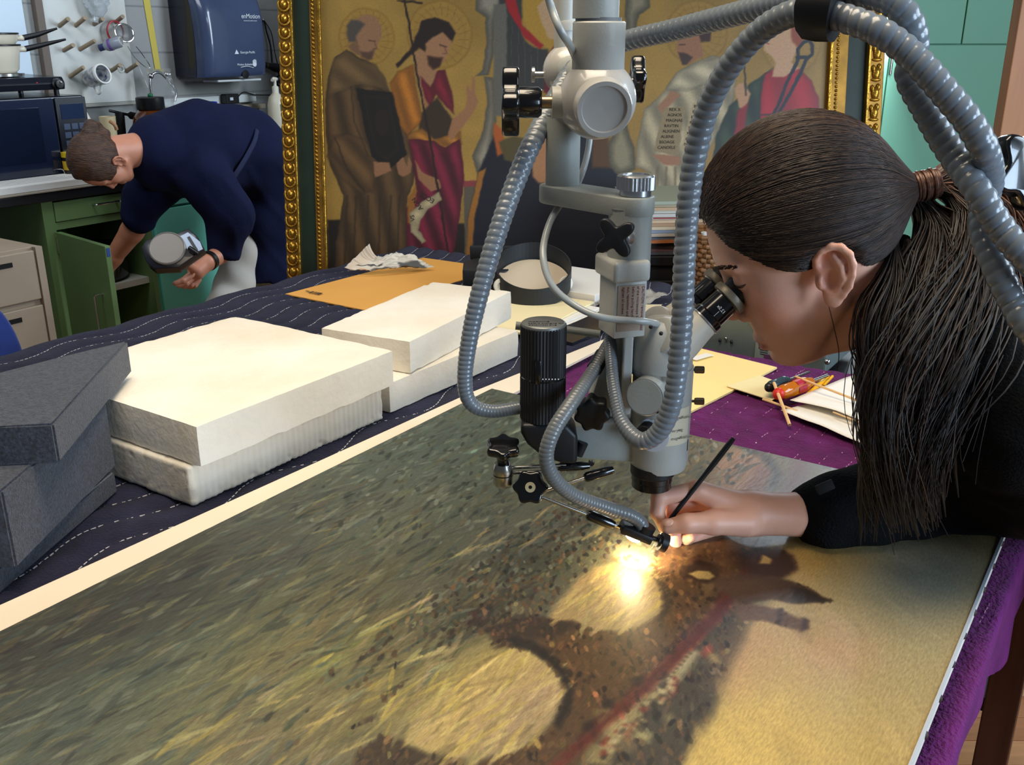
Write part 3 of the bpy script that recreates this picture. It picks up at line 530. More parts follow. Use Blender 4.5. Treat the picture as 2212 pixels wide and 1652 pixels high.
def z4b(L): return [alt(1050 + x * 0.2785, y * 0.2785) for x, y in L]
def z5(L): return [alt(1500 + x * 0.3219, y * 0.3219) for x, y in L]
FS = .002
def folds(n, phase=0.0, amt=0.35, sl=0.0): return lambda X, Y, d: 1 + amt * np.sin((X + sl * Y) * n + phase) * np.clip(d / .02, .2, 1) - 0.25 * np.exp(-d / .006)
def P3(L, c, s=FS, a=1, sh=None): ca.poly(z3(L), c, s, a, sh)
def P4(L, c, s=FS, a=1, sh=None): ca.poly(z4b(L), c, s, a, sh)
def P5(L, c, s=FS, a=1, sh=None): ca.poly(z5(L), c, s, a, sh)
def halo(px, r, col=(150, 112, 44)):
    c = alt(*px)
    for k, (q, cc) in enumerate([(r, col), (r * .94, (176, 138, 64)), (r * .8, (160, 122, 52)), (r * .74, (172, 134, 62))]): ca.ell(c, q, q, cc, .003, .75)
    for k in range(22):
        t = k * 2 * math.pi / 22; ca.line([(c[0] + r * .55 * math.cos(t), c[1] + r * .55 * math.sin(t)), (c[0] + r * .9 * math.cos(t + .12), c[1] + r * .9 * math.sin(t + .12))], .002, (132, 96, 38), .001, .6)
halo((792, 80), .085); halo((950, 75), .10); halo((1505, 70), .095); halo((1710, 95), .09)
# dark floor and throne centre
P3([(285, 1262), (1140, 1290), (1140, 3000), (285, 3000)], (40, 32, 24), .004)
ca.poly([alt(1050, 480), alt(1810, 470), (ur + .05, VB - .1), (alt(1050, 480)[0], VB - .1)], (38, 30, 24), .01)
P3([(1070, 1070), (1175, 1070), (1150, 1652), (1080, 1652)], (104, 94, 76)); P3([(1065, 1040), (1185, 1040), (1180, 1076), (1068, 1076)], (150, 66, 66))
# the friar with a book
P3([(290, 440), (330, 330), (400, 285), (470, 330), (540, 360), (600, 430), (640, 520), (720, 640), (770, 760), (795, 900), (780, 1060), (745, 1130), (745, 1400), (765, 2600), (300, 2600), (335, 1400), (380, 1130), (300, 950), (278, 800), (272, 600)], (92, 68, 40), FS, 1, folds(95, 1.0, .22, .2))
P3([(320, 345), (395, 285), (470, 338), (560, 368), (620, 445), (645, 525), (560, 500), (450, 492), (330, 540), (284, 570), (296, 440)], (112, 86, 52), .004, 1, folds(60, 0, .15, 1.2))
P3([(320, 780), (400, 770), (500, 800), (565, 920), (550, 1105), (480, 1112), (370, 1030), (285, 900)], (104, 76, 44), .005, 1, folds(70, 2, .2, .9))
ca.line(z3([(330, 790), (400, 980), (500, 1100)]), .004, (58, 40, 24), .003); ca.line(z3([(420, 500), (440, 700), (520, 900)]), .003, (66, 48, 28), .003)
for x in (400, 450, 520, 590, 650, 700): ca.line(z3([(x, 1130), (x - 10, 1400), (x - 20, 1652)]), .004, (62, 46, 28), .004)
P3([(430, 140), (470, 95), (520, 82), (570, 100), (600, 150), (598, 210), (570, 270), (550, 330), (520, 345), (480, 320), (455, 270), (440, 220)], (158, 116, 82), .003); P3([(398, 150), (425, 112), (470, 120), (505, 140), (470, 180), (450, 210), (455, 245), (410, 242), (396, 200)], (88, 78, 68), .004)
P3([(470, 290), (520, 300), (555, 290), (548, 335), (520, 348), (480, 326)], (98, 70, 52), .004); ca.line(z3([(525, 235), (560, 240)]), .003, (80, 52, 38), .002); ca.line(z3([(555, 250), (568, 280), (548, 285)]), .002, (100, 66, 46), .002)
P3([(405, 265), (455, 235), (480, 320), (430, 300)], (130, 94, 66), .004)
P3([(448, 508), (668, 530), (742, 890), (640, 976), (540, 905)], (26, 22, 18)); P3([(490, 545), (640, 560), (700, 860), (630, 930), (560, 880)], (44, 34, 24), .002, .8); P3([(505, 560), (628, 575), (684, 850), (628, 905), (572, 862)], (28, 23, 19), .002, .9); ca.ell(alt(600 + 600 * .3754, 700 * .3754), .022, .04, (46, 30, 22), .003, .8)
P3([(548, 930), (640, 936), (655, 985), (600, 1005), (560, 1018)], (160, 114, 80)); P3([(680, 940), (720, 905), (745, 960), (750, 895), (772, 940), (765, 990), (722, 1018), (692, 1000)], (158, 112, 78))
# the hermit saint in orange and crimson
P3([(790, 300), (860, 260), (900, 380), (920, 420), (880, 520), (830, 500), (790, 420)], (170, 124, 86)); P3([(645, 480), (690, 410), (780, 372), (805, 560), (838, 700), (745, 780), (705, 720)], (172, 108, 34), .003, 1, folds(110, 0, .18, .3))
P3([(800, 410), (840, 520), (890, 560), (910, 640), (860, 660), (830, 620)], (168, 118, 76)); P3([(820, 440), (880, 500), (920, 410), (965, 400), (1000, 520), (1015, 660), (960, 600), (910, 545), (880, 620), (840, 540)], (122, 30, 46), .003, 1, folds(120, 1, .2, .4))
P3([(830, 650), (920, 560), (1005, 690), (990, 830), (800, 810)], (64, 46, 30), .004); P3([(740, 775), (830, 735), (900, 800), (1050, 755), (1062, 830), (1000, 872), (900, 850), (750, 810)], (170, 112, 42), .003, 1, folds(80, 0, .2, 1.5))
P3([(750, 800), (900, 812), (960, 850), (1050, 800), (1075, 1010), (1052, 1200), (1010, 1490), (980, 2600), (760, 2600), (740, 1200), (800, 1100), (770, 900)], (112, 30, 50), FS, 1, folds(105, .6, .28, .35))
P3([(745, 1140), (800, 1060), (780, 1300), (750, 1280)], (160, 104, 42), .003); P3([(790, 920), (830, 985), (930, 1035), (938, 1085), (885, 1105), (810, 1030)], (164, 116, 78))
P3([(980, 780), (1000, 690), (1075, 630), (1090, 565), (1082, 500), (1096, 486), (1110, 525), (1122, 440), (1136, 445), (1132, 530), (1152, 580), (1130, 645), (1040, 760), (1000, 815)], (168, 118, 80))
P3([(798, 200), (830, 120), (900, 100), (985, 128), (1024, 190), (1000, 245), (950, 190), (880, 235), (850, 300), (812, 275), (690, 390), (680, 370), (760, 290)], (44, 26, 18), .003); P3([(850, 250), (890, 215), (945, 185), (1000, 240), (985, 300), (960, 345), (915, 385), (872, 372), (852, 310)], (172, 124, 86), .003)
P3([(862, 320), (905, 330), (950, 330), (930, 385), (895, 402), (866, 372)], (66, 38, 24), .004); ca.line(z3([(935, 262), (972, 268)]), .003, (70, 44, 32), .002); ca.line(z3([(962, 270), (975, 305), (950, 308)]), .002, (110, 72, 48), .002)
ca.line(z3([(726, -30), (800, 420), (880, 830), (940, 1200), (985, 1490)]), .006, (44, 28, 20), .0015); ca.line(z3([(690, 4), (830, 16)]), .006, (50, 34, 22), .002)
P3([(760, 1225), (830, 1160), (930, 1105), (945, 1150), (862, 1212), (822, 1262), (812, 1325), (858, 1388), (832, 1398), (768, 1335)], (192, 172, 132), FS, 1, folds(90, 0, .12, 1))
# throne columns, seated figure
def column(L3, f, c): f(L3, c, .003, 1, lambda X, Y, d: 0.72 + 0.55 * np.clip(d / .025, 0, 1))
column([(1140, -300), (1300, -300), (1300, 40), (1255, 90), (1242, 180), (1246, 300), (1215, 430), (1140, 436), (1180, 400), (1200, 240), (1195, 100), (1142, 60)], P3, (122, 114, 98)); column([(1190, 440), (1245, 450), (1256, 700), (1240, 830), (1246, 930), (1212, 1025), (1150, 1005), (1118, 900), (1180, 750), (1205, 600)], P3, (128, 118, 100))
P4([(100, -400), (300, -400), (480, 300), (480, 700), (100, 700)], (64, 62, 58), .003); [ca.line(z4b([(x, -200), (x, 640)]), .002, (84, 82, 76), .001) for x in (200, 250, 300, 350, 400)]
P4([(60, 30), (160, 30), (160, 900), (60, 900)], (112, 106, 94), .003); halo((1175, 55), .07, (180, 136, 50)); P4([(280, -200), (560, -200), (560, 370), (470, 370), (330, 280), (280, 120)], (184, 142, 54), .004)
P4([(120, -100), (215, -60), (285, 200), (445, 350), (420, 385), (300, 290), (175, 90)], (168, 34, 36), .003); P4([(395, 60), (480, -40), (680, -60), (680, 200), (560, 320), (490, 300), (440, 210)], (196, 160, 120), .003); P4([(560, -100), (680, -100), (680, 260), (580, 300), (550, 160)], (120, 70, 44), .004)
P4([(470, 430), (560, 320), (700, 350), (900, 700), (560, 760), (450, 720)], (112, 30, 40), .004); P4([(-60, 1340), (60, 1050), (200, 1180), (400, 1120), (700, 900), (900, 1000), (960, 1280), (1060, 1400), (1100, 3200), (-160, 3200), (-140, 1700)], (24, 25, 40), .004); P4([(-140, 1700), (-60, 1340), (0, 1300), (-90, 1700), (-120, 2300), (-170, 2300)], (170, 112, 42), .003)
P4([(60, 950), (130, 1000), (150, 1180), (90, 1210), (60, 1080)], (186, 96, 34), .004); P4([(100, 1100), (220, 1050), (400, 1100), (460, 1200), (300, 1280), (140, 1240)], (96, 82, 44), .004); P4([(350, 1200), (420, 1060), (520, 1020), (560, 1150), (540, 1330), (470, 1420), (400, 1420), (360, 1370)], (184, 130, 86), .004); P4([(820, 950), (940, 980), (980, 1300), (820, 1300)], (104, 70, 36), .006)
column([(1070, -300), (1260, -300), (1272, 60), (1185, 115), (1165, 220), (1140, 290), (1085, 300), (1080, 100)], P4, (118, 108, 86)); column([(950, 1110), (1000, 1000), (1070, 880), (1110, 1040), (1152, 1150), (1162, 1310), (1050, 1360), (1000, 1340), (946, 1250)], P4, (124, 114, 90))
# the white-robed saint with open pages
P4([(1370, 720), (1480, 560), (1600, 490), (1750, 430), (1850, 450), (1940, 620), (1900, 900), (1640, 1300), (1590, 3200), (1270, 3200), (1275, 1340), (1160, 1290), (1170, 1100), (1225, 850)], (172, 156, 124), FS, 1, folds(80, .3, .18, .5)); P4([(1400, 690), (1490, 560), (1640, 490), (1800, 450), (1880, 560), (1700, 650), (1560, 700)], (186, 170, 138), .005, 1, folds(50, 0, .16, 1.6))
for x in (1330, 1400, 1470, 1540): ca.line(z4b([(x, 1300), (x - 10, 1520), (x - 20, 1900)]), .006, (122, 104, 74), .004)
P4([(1520, 150), (1580, 105), (1690, 110), (1750, 200), (1740, 320), (1660, 330), (1640, 260), (1530, 220)], (74, 40, 32), .003); P4([(1480, 330), (1500, 220), (1640, 250), (1668, 340), (1690, 430), (1560, 500), (1515, 500), (1490, 410)], (164, 114, 80), .003); P4([(1490, 405), (1560, 420), (1600, 440), (1560, 500), (1520, 505)], (78, 52, 38), .003); ca.line(z4b([(1500, 345), (1545, 345)]), .003, (74, 48, 36), .002)
P4([(1330, 830), (1440, 700), (1510, 740), (1440, 800), (1360, 880)], (170, 122, 88), .003); P4([(1290, 1200), (1420, 1200), (1510, 1220), (1500, 1280), (1380, 1280)], (170, 120, 86), .003)
P4([(1385, 830), (1548, 828), (1490, 1205), (1295, 1172)], (158, 136, 98)); P4([(1600, 800), (1700, 770), (1600, 1170), (1512, 1165)], (184, 162, 122))
# the crimson-robed saint with pincers
P5([(470, 490), (560, 450), (700, 455), (785, 540), (835, 660), (840, 1500), (300, 1500), (430, 760), (440, 610)], (172, 30, 38), .003, 1, folds(55, 1, .10, .3)); P5([(535, 448), (470, 500), (445, 640), (440, 800), (490, 900), (380, 1300), (80, 1300), (150, 900), (230, 720), (375, 560)], (52, 62, 40), .003, 1, folds(75, .4, .3, .5))
P5([(470, 300), (490, 230), (560, 160), (690, 160), (700, 300), (650, 420), (705, 455), (600, 520), (520, 515), (545, 420), (500, 362), (470, 340)], (206, 162, 122), .003); P5([(640, 160), (742, 120), (738, 250), (705, 330), (655, 280)], (156, 76, 46), .004); P5([(560, -60), (760, -60), (742, 160), (640, 170), (560, 120)], (170, 82, 52), .005); ca.line(z5([(478, 290), (500, 296)]), .003, (150, 70, 60), .002)
P5([(268, 600), (300, 560), (330, 560), (378, 630), (340, 740), (300, 720)], (196, 148, 108), .003); P5([(290, 740), (365, 690), (330, 900), (255, 980)], (150, 30, 36), .004); ca.line(z5([(335, 400), (345, 640)]), .005, (60, 46, 30), .002)
for L in ([(700, 390), (620, 560), (510, 830)], [(750, 400), (680, 560), (545, 800)], [(700, 390), (690, 330), (735, 285), (790, 260)], [(750, 400), (795, 360), (790, 310), (770, 270)], [(690, 385), (760, 385)]): ca.line(z5(L), .010, (32, 32, 40), .0015)
ca.line(z5([(440, 768), (600, 775)]), .005, (70, 34, 34), .002)
Vt = AO[None] + AU[None] * U2.reshape(-1, 1) + AV[None] * V2.reshape(-1, 1)
me = fast_mesh('painted_panel', Vt - ORG[al.name], grid_faces(na2, len(vs_))); paint_attr(me, 255 * (np.clip(ca.c, 0, 255) / 255) ** 1.12 * .93); uv_attr(me, np.stack([U2.ravel(), V2.ravel()], 1)); me.materials.append(paint_material('tempera_panel', 0.45, 0.15, 0.12, (160, 160, 1), 0.12)); link('painted_panel', me, al)
m_ink = M('dark_ink', (48, 34, 26), 0.7)
def amap(f, x, y): return f([(x, y)])[0]
for s_, x, y, sz, an in [('ECCE', 905, 1150, .020, 2.60), ('AGN', 838, 1200, .020, 2.2), ('VS', 790, 1270, .018, 1.75)]:
    u, v = amap(z3, x, y); c_, n_ = math.cos(an), math.sin(an); text_obj('lettering', s_, sz, AP(u, v, .0005), AU * c_ + AV * n_, -AU * n_ + AV * c_, m_ink, al, 'LEFT', .0002)
rows = ['REX X', 'AGNOS', 'MAGNAE', 'RAVTIN', 'ALIGNEN', 'ALIENE', 'BSOAGE', 'CANDELE']; rows2 = ['BEAT', 'PERQVE', 'ETIT', 'MVER', 'SETI', 'NATE', 'CONI', 'IVS']
for i in range(8):
    for (r_, x0, x1, y0, dy, sk) in ((rows, 1420, 1330, 860, 42, 0), (rows2, 1612, 1535, 835, 42, 0)):
        x = x0 + (x1 - x0) * i / 7; y = y0 + dy * i; u, v = amap(z4b, x, y); text_obj('lettering', r_[i], .0125, AP(u, v, .0005), AU, AV, m_ink, al, 'LEFT', .0002)
# gilded frame: bands, ornaments, beads, green frieze
m_gold = M('gilding', (186, 140, 52), 0.32, 0.85, var=0.35, vscale=30, bump=0.25, bscale=80); m_gold2 = M('dull_gilding', (150, 108, 44), 0.42, 0.7, var=0.3, vscale=20)
m_green = M('green_frieze', (24, 40, 26), 0.5, var=0.2, vscale=12)
xs = {'l': [alt(x, 300)[0] for x in (613, 643, 678, 701)], 'r': [alt(x, 180)[0] for x in (1903, 1868, 1826, 1787)]}
top = 1.05; bot = VB
def band(name, u0, u1, v0, v1, w0, w1, m, bev=0.0): return obj(name, MB().box(AP((u0 + u1) / 2, (v0 + v1) / 2, (w0 + w1) / 2), (abs(u1 - u0), abs(v1 - v0), w1 - w0), AU, AV), m, al, False, bev)
band('backing_board', xs['l'][0] + .01, xs['r'][0] - .01, bot - .1, top + .1, -.04, -.004, M('panel_back', (90, 66, 44), 0.8))
for sd in 'lr':
    o_, g_, i_, e_ = xs[sd]; band('outer_moulding', o_, g_, bot - .11, top + .11, -.02, .022, m_gold2, .004); band('frieze', g_, i_, bot - .07, top + .07, -.02, .008, m_green); band('inner_moulding', i_, e_, bot - .03, top + .03, -.02, .014, m_gold2, .003)
    d = 1 if sd == 'l' else -1
    band('gilded_lip', g_ - d * .006, g_ + d * .002, bot - .09, top + .09, .0, .028, m_gold, .002); band('gilded_lip', e_ - d * .008, e_ + d * .001, bot - .02, top + .02, .0, .018, m_gold, .002)
o1, o2 = xs['l'][0], xs['r'][0]
for (v0, v1, w) in ((top + .06, top + .11, .022), (bot - .11, bot - .06, .022)): band('outer_moulding', o1, o2, v0, v1, -.02, w, m_gold2, .004)
for (v0, v1) in ((top + .0, top + .06), (bot - .06, bot)): band('frieze', xs['l'][1], xs['r'][1], v0, v1, -.02, .006, m_green)
def egg():
    mb = MB(); mb.sph((0, 0, .004), (.010, .0135, .009), 12, 8); t = np.linspace(-.2, 1.2, 9) * math.pi
    mb.tube([(0.0165 * math.cos(x), -.002 - 0.0185 * math.sin(x), .003) for x in t], .0038, 6); return mb
E0 = egg(); R3 = np.stack([AU, AV, AN], 1); V0 = np.array(E0.v) @ R3.T
me_e = bpy.data.meshes.new('egg_ornament'); me_e.from_pydata(V0.tolist(), [], E0.f); finish(me_e, m_gold, True, 0, 1, 180)
def leafm():
    mb = MB(); mb.sph((0, 0, .003), (.012, .020, .010), 10, 8); mb.sph((.008, .018, .003), (.007, .012, .008), 8, 6); mb.sph((-.009, .014, .003), (.006, .012, .007), 8, 6); mb.sph((0, -.018, .002), (.016, .006, .006), 8, 6); return mb
L0 = leafm(); me_l = bpy.data.meshes.new('leaf_ornament'); me_l.from_pydata((np.array(L0.v) @ R3.T).tolist(), [], L0.f); finish(me_l, m_gold, True, 0, 1, 180)
v = -0.12
while v < 0.86:
    o = bpy.data.objects.new('egg_ornament', me_e); COL.objects.link(o); o.parent = al; o.location = AP((xs['l'][0] + xs['l'][1]) / 2 - .002, v, .021) - ORG[al.name]; v += 0.0395
v = 0.30
while v < 0.86:
    o = bpy.data.objects.new('leaf_ornament', me_l); COL.objects.link(o); o.parent = al; o.location = AP((xs['r'][0] + xs['r'][1]) / 2, v, .021) - ORG[al.name]; v += 0.058
mb = MB(); 
for u_, v0, v1 in (((xs['l'][2] + xs['l'][3]) / 2 - .006, -0.15, .85), ((xs['r'][2] + xs['r'][3]) / 2 - .004, 0.2, .85)):
    v = v0
    while v < v1: mb.sph(AP(u_, v, .014), .0052, 8, 6); v += 0.0122
o = obj('bead_row', mb, m_gold, al, True, angle=180); o['kind'] = 'stuff'
# an easel-like stand keeps the altarpiece upright
mb = MB(); m_st = M('stand_wood', (96, 66, 42), 0.6)
stn = thing('painting_stand', 'low wooden stand carrying the gilded altarpiece', 'stand', (0.17, 2.93, 0))
obj('shelf_rail', MB().box(AP((o1 + o2) / 2, bot - .135, .0), (o2 - o1, .04, .10), AU, AV), m_st, stn, False, .003)
for u in (-.5, .85):
    p = AP(u, bot - .15, .0); obj('upright', MB().box((p[0], p[1], p[2] / 2 - .004), (.06, .06, p[2] - .01)), m_st, stn, False, .003); obj('foot', MB().box((p[0], p[1] + .1, .02), (.07, .55, .04)), m_st, stn, False, .003)
    obj('back_brace', MB().tube([AP(u, bot - .12, -.07), AP(u, 0.7, -.07)], .02, 8), m_st, stn)
# ================================================================== counter, cabinets and what stands on them
CB = 3.44; CT = 0.93
m_grn = M('cabinet_paint_shaded_green', (96, 122, 74), 0.5, var=0.08, vscale=4); m_trq = M('cabinet_paint_lit_turquoise', (104, 186, 168), 0.45, var=0.05, vscale=4)  # one cabinet paint in two tones: shaded green, turquoise with window light coloured in
m_black_top = M('black_worktop', (26, 26, 28), 0.35); m_chrome = M('chrome', (205, 205, 205), 0.18, 1.0); m_blackp = M('black_plastic', (20, 20, 22), 0.35); m_white_en = M('white_enamel', (226, 216, 194), 0.25, var=0.05, coat=0.4)
m_dark_in = M('cabinet_inside', (58, 60, 48), 0.7)
wt = tag(obj('worktop', MB().abox(1.15, 3.66, CB - .02, WB - .003, CT - .035, CT), m_black_top, None, False, .004), 'long black worktop along the back wall', 'worktop')
tag(obj('backsplash', MB().abox(3.02, 3.66, WB - .03, WB - .003, CT + .001, CT + .17), M('dark_backsplash', (40, 38, 40), 0.4), None, False, .003), 'dark splashback strip on worktop below the paper towel dispenser', 'splashback')
def handle(parent, p0, p1, out, r=.004):
    p0 = np.array(p0); p1 = np.array(p1); o = np.array(out) * .03; return obj('handle', MB().tube(spline([p0, p0 + o * .85, p0 + o + (p1 - p0) * .06, p1 + o - (p1 - p0) * .06, p1 + o * .85, p1], 40), r, 8), m_chrome, parent)
# open green cabinet
a0, a1 = 2.012, 2.468; gc = thing('base_cabinet', 'green base cabinet with a drawer and its door standing open', 'cabinet', T((a0 + a1) / 2, 3.72, 0))
cb = CB + .012
body = MB().abox(a0, a0 + .018, cb, WB - .02, 0.0, CT - .036).abox(a1 - .018, a1, cb, WB - .02, 0.0, CT - .036).abox(a0 + .018, a1 - .018, WB - .04, WB - .02, 0.0, CT - .036).abox(a0 + .018, a1 - .018, cb + .02, WB - .04, 0.06, 0.08).abox(a0 + .018, a1 - .018, cb + .02, WB - .04, .80, .81)
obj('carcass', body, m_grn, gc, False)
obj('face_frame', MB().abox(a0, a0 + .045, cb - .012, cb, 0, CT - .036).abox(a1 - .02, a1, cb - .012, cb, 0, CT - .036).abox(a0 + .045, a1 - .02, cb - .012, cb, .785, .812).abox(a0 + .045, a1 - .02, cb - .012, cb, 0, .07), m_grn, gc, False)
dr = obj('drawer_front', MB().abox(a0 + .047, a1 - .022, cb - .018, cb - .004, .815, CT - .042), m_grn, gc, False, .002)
handle(dr, T(2.215, cb - .018, .862), T(2.315, cb - .018, .862), -BX)
obj('inner_shelf', MB().abox(a0 + .019, a1 - .019, cb + .02, WB - .05, .50, .525), M('shelf_white', (176, 172, 160), 0.6), gc, False)
H = T(2.052, cb - .016, 0); Eo = T(1.992, 3.035, 0); dd = Eo - H; dl = np.linalg.norm(dd); dd /= dl; dn = np.cross(dd, [0, 0, 1.])
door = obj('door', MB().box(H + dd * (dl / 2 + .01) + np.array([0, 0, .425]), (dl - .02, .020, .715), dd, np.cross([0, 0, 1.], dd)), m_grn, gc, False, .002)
nrm = np.cross([0, 0, 1.], dd); nrm = nrm if nrm @ (CAMP - H) > 0 else -nrm
handle(door, H + dd * (dl - .07) + nrm * .010 + np.array([0, 0, .60]), H + dd * (dl - .07) + nrm * .010 + np.array([0, 0, .47]), nrm)
obj('hinge', MB().cyl(H + [0, 0, .70], H + [0, 0, .76], .006, n=10), m_chrome, gc); obj('hinge', MB().cyl(H + [0, 0, .13], H + [0, 0, .19], .006, n=10), m_chrome, gc)
obj('paint_chip', MB().box(H + dd * (dl + .0005) + np.array([0, 0, .76]), (.002, .012, .03), dd, np.cross([0, 0, 1.], dd)), M('old_blue_paint', (40, 66, 130), 0.6), door, False)
# pots inside
pot = thing('cooking_pot', 'black glossy pot standing on the open cabinet shelf', 'pot', T(2.30, 3.62, .525))
obj('body', MB().lathe([(.0, .0), (.12, .0), (.135, .02), (.14, .13), (.146, .135), (.135, .128), (.128, .02), (0, .012)], T(2.30, 3.62, .526), (0, 0, 1), 28), M('black_gloss', (14, 14, 16), 0.15), pot); obj('rim', MB().lathe([(.139, .13), (.147, .13), (.147, .137), (.139, .137)], T(2.30, 3.62, .526), (0, 0, 1), 28, False), m_chrome, pot)
tag(obj('cardboard_box', MB().abox(2.15, 2.40, 3.52, 3.72, .081, .22), M('brown_card', (92, 66, 44), 0.85), None, False, .002), 'brown box in the bottom of the open green cabinet', 'box')
# turquoise cabinets to the right
def tcab(a0, a1, label, handle_a):
    c = thing('base_cabinet', label, 'cabinet', T((a0 + a1) / 2, 3.72, 0), 'turquoise base cabinets')
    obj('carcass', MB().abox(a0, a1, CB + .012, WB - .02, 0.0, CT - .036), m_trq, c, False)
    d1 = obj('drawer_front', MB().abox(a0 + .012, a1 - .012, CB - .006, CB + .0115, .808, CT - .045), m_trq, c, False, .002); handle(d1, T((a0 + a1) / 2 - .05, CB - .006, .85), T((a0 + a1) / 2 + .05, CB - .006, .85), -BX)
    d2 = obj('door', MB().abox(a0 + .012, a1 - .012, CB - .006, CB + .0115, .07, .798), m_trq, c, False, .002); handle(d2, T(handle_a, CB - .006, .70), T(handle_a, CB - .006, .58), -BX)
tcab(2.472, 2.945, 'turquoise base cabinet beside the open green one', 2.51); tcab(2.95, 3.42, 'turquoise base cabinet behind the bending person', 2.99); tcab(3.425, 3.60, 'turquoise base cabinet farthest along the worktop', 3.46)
# left-hand pieces: beige drawer unit, panel, blue chair, stool
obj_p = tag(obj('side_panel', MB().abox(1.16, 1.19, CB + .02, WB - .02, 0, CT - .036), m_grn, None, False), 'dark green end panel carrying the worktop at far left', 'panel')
bu_ = thing('drawer_unit', 'beige wooden drawer unit at the left edge below the worktop', 'drawer unit', T(1.60, 3.2, 0)); m_bg = M('beige_wood', (150, 132, 112), 0.6, var=0.08, vscale=6)
obj('carcass', MB().abox(1.45, 1.735, 3.02, 3.36, 0, .83), m_bg, bu_, False, .002)
for z in (.66, .48, .30, .12): d_ = obj('drawer_front', MB().abox(1.455, 1.71, 3.005, 3.019, z, z + .16), m_bg, bu_, False, .003); obj('finger_slot', MB().abox(1.53, 1.63, 3.002, 3.006, z + .12, z + .135), m_blackp, d_, False)
obj('edge_strip', MB().abox(1.712, 1.735, 3.0, 3.019, .02, .83), m_bg, bu_, False)
ch = thing('office_chair', 'blue upholstered chair back at the left edge of the room', 'chair', T(1.02, 2.25, 0)); m_bl = M('blue_fabric', (28, 58, 140), 0.8, var=0.1, vscale=60, sheen=.3)
cpts = [(-.22, .50), (-.24, .68), (-.21, .84), (-.12, .925), (0, .945), (.10, .915), (.155, .84), (.18, .70), (.19, .50)]
bz = spline([(x, 0, z) for x, z in cpts], 40); MBp = MB().prism([(p[0], p[2]) for p in bz], T(1.00, 2.20, 0), AX, np.array([0, 0, 1.]), .06, -.03); obj('backrest', MBp, m_bl, ch, True, .012, 3)
obj('seat', MB().abox(.80, 1.2, 2.24, 2.66, .42, .49), m_bl, ch, True, .03, 3); obj('stem', MB().cyl(T(1.0, 2.45, .08), T(1.0, 2.45, .42), .03), m_blackp, ch); obj('back_support', MB().box(T(1.0, 2.262, .60), (.06, .03, .26), AX, BX), m_blackp, ch, False)
for k in range(5): t = k * 1.2566; obj('leg', MB().tube([T(1.0, 2.45, .10), T(1.0 + .28 * math.cos(t), 2.45 + .28 * math.sin(t), .03)], .022, 8), m_blackp, ch)
sx, sy = ab(onz(92, 772, .62)); stl = thing('wooden_stool', 'yellow wooden stool half hidden behind the grey foam', 'stool', T(sx, sy, 0)); m_yw = M('yellow_wood', (206, 146, 70), 0.5, var=.08)
obj('seat', MB().abox(sx - .18, sx + .10, sy - .16, sy + .05, .60, .625), m_yw, stl, False, .004)
for (q, r) in ((-.16, -.14), (.08, -.14), (-.16, .03), (.08, .03)): obj('leg', MB().abox(sx + q - .015, sx + q + .015, sy + r - .015, sy + r + .015, 0, .60), m_yw, stl, False)
# ------------------------------------------------------------------ wall things
obj('wall_sheet', MB().abox(2.0, 2.43, WB - .006, WB - .002, 1.28, 1.95), M('white_sheet', (206, 222, 236), 0.7), None, False); tag(bpy.data.objects['wall_sheet'], 'pale sheet fixed to the wall left of the pegboard', 'sheet')
pbt = thing('peg_rack', 'white wall board with rows of wooden pegs', 'rack', T(2.7, WB - .02, 1.19)); m_pg = M('peg_board_white', (206, 210, 208), 0.55, col2=(184, 180, 168), vscale=3)
obj('board', MB().abox(2.505, 2.905, WB - .022, WB - .003, 1.19, 1.95), m_pg, pbt, False, .002); m_pw = M('peg_wood', (150, 132, 108), 0.6, var=.15, vscale=20)
obj('edge_trim', MB().abox(2.470, 2.504, WB - .034, WB - .003, 1.19, 1.95), M('edge_trim_wood', (104, 92, 82), 0.6), pbt, False, .002)
obj('bottom_trim', MB().abox(2.505, 2.905, WB - .026, WB - .003, 1.176, 1.1895), M('trim_grey', (150, 148, 140), 0.6), pbt, False)
PEGS = [(885, 385, 1015, 280), (1130, 380, 1265, 265), (1400, 360, 1530, 280), (1720, 330, 1825, 245), (950, 750, 1090, 670), (1190, 735, 1410, 605), (1040, 1140, 1240, 1000), (1660, 1050, 1785, 965), (1880, 1060, 2045, 945), (820, -160, 950, -260), (1070, -165, 1200, -265), (1570, -120, 1680, -210)]
def zk(x, y): return x * 320 / 2203, y * 320 / 2203
for x0, y0, x1, y1 in PEGS:
    p = onb(*zk(x0, y0), WB - .022); q = onb(*zk(x1, y1), WB - .10); obj('peg', MB().cyl(p, q, .009, n=12), m_pw, pbt)
# hung on the pegs
def at_b(x, y, b): return onb(*zk(x, y), b)
bg = tag(obj('plastic_bag', fix_normals and MB().tube(spline([at_b(1440, -260, WB - .07), at_b(1440, 0, WB - .07), at_b(1440, 170, WB - .07), at_b(1420, 330, WB - .07)], 26), [0.012 + .032 * math.sin(math.pi * min(1, i / 22)) ** .7 for i in range(26)], 18, lambda i, p: 1 + .22 * np.sin(5 * p + i * .5) + .15 * np.sin(9 * p - i * .9)), M('clear_plastic', (214, 222, 226), 0.2, trans=.45, alpha=.75), angle=30), 'crumpled clear plastic bag hanging from an upper peg', 'bag')
c = at_b(1715, 470, WB - .055); tag(obj('red_ring', MB().tube([c + .044 * (math.cos(t) * AX * .9 + math.sin(t) * np.array([0, 0, 1.])) for t in np.linspace(0, 2 * np.pi, 33)], .004, 8), M('red_plastic', (176, 40, 48), .4)), 'thin red ring hanging on a peg behind the strainer', 'ring')
c = at_b(1850, 490, WB - .10); n_ = -BX * .8 + np.array([0, 0, .3]) - AX * .2; s_ = thing('tea_strainer', 'wire tea strainer with long looped handle on a peg', 'strainer', c)
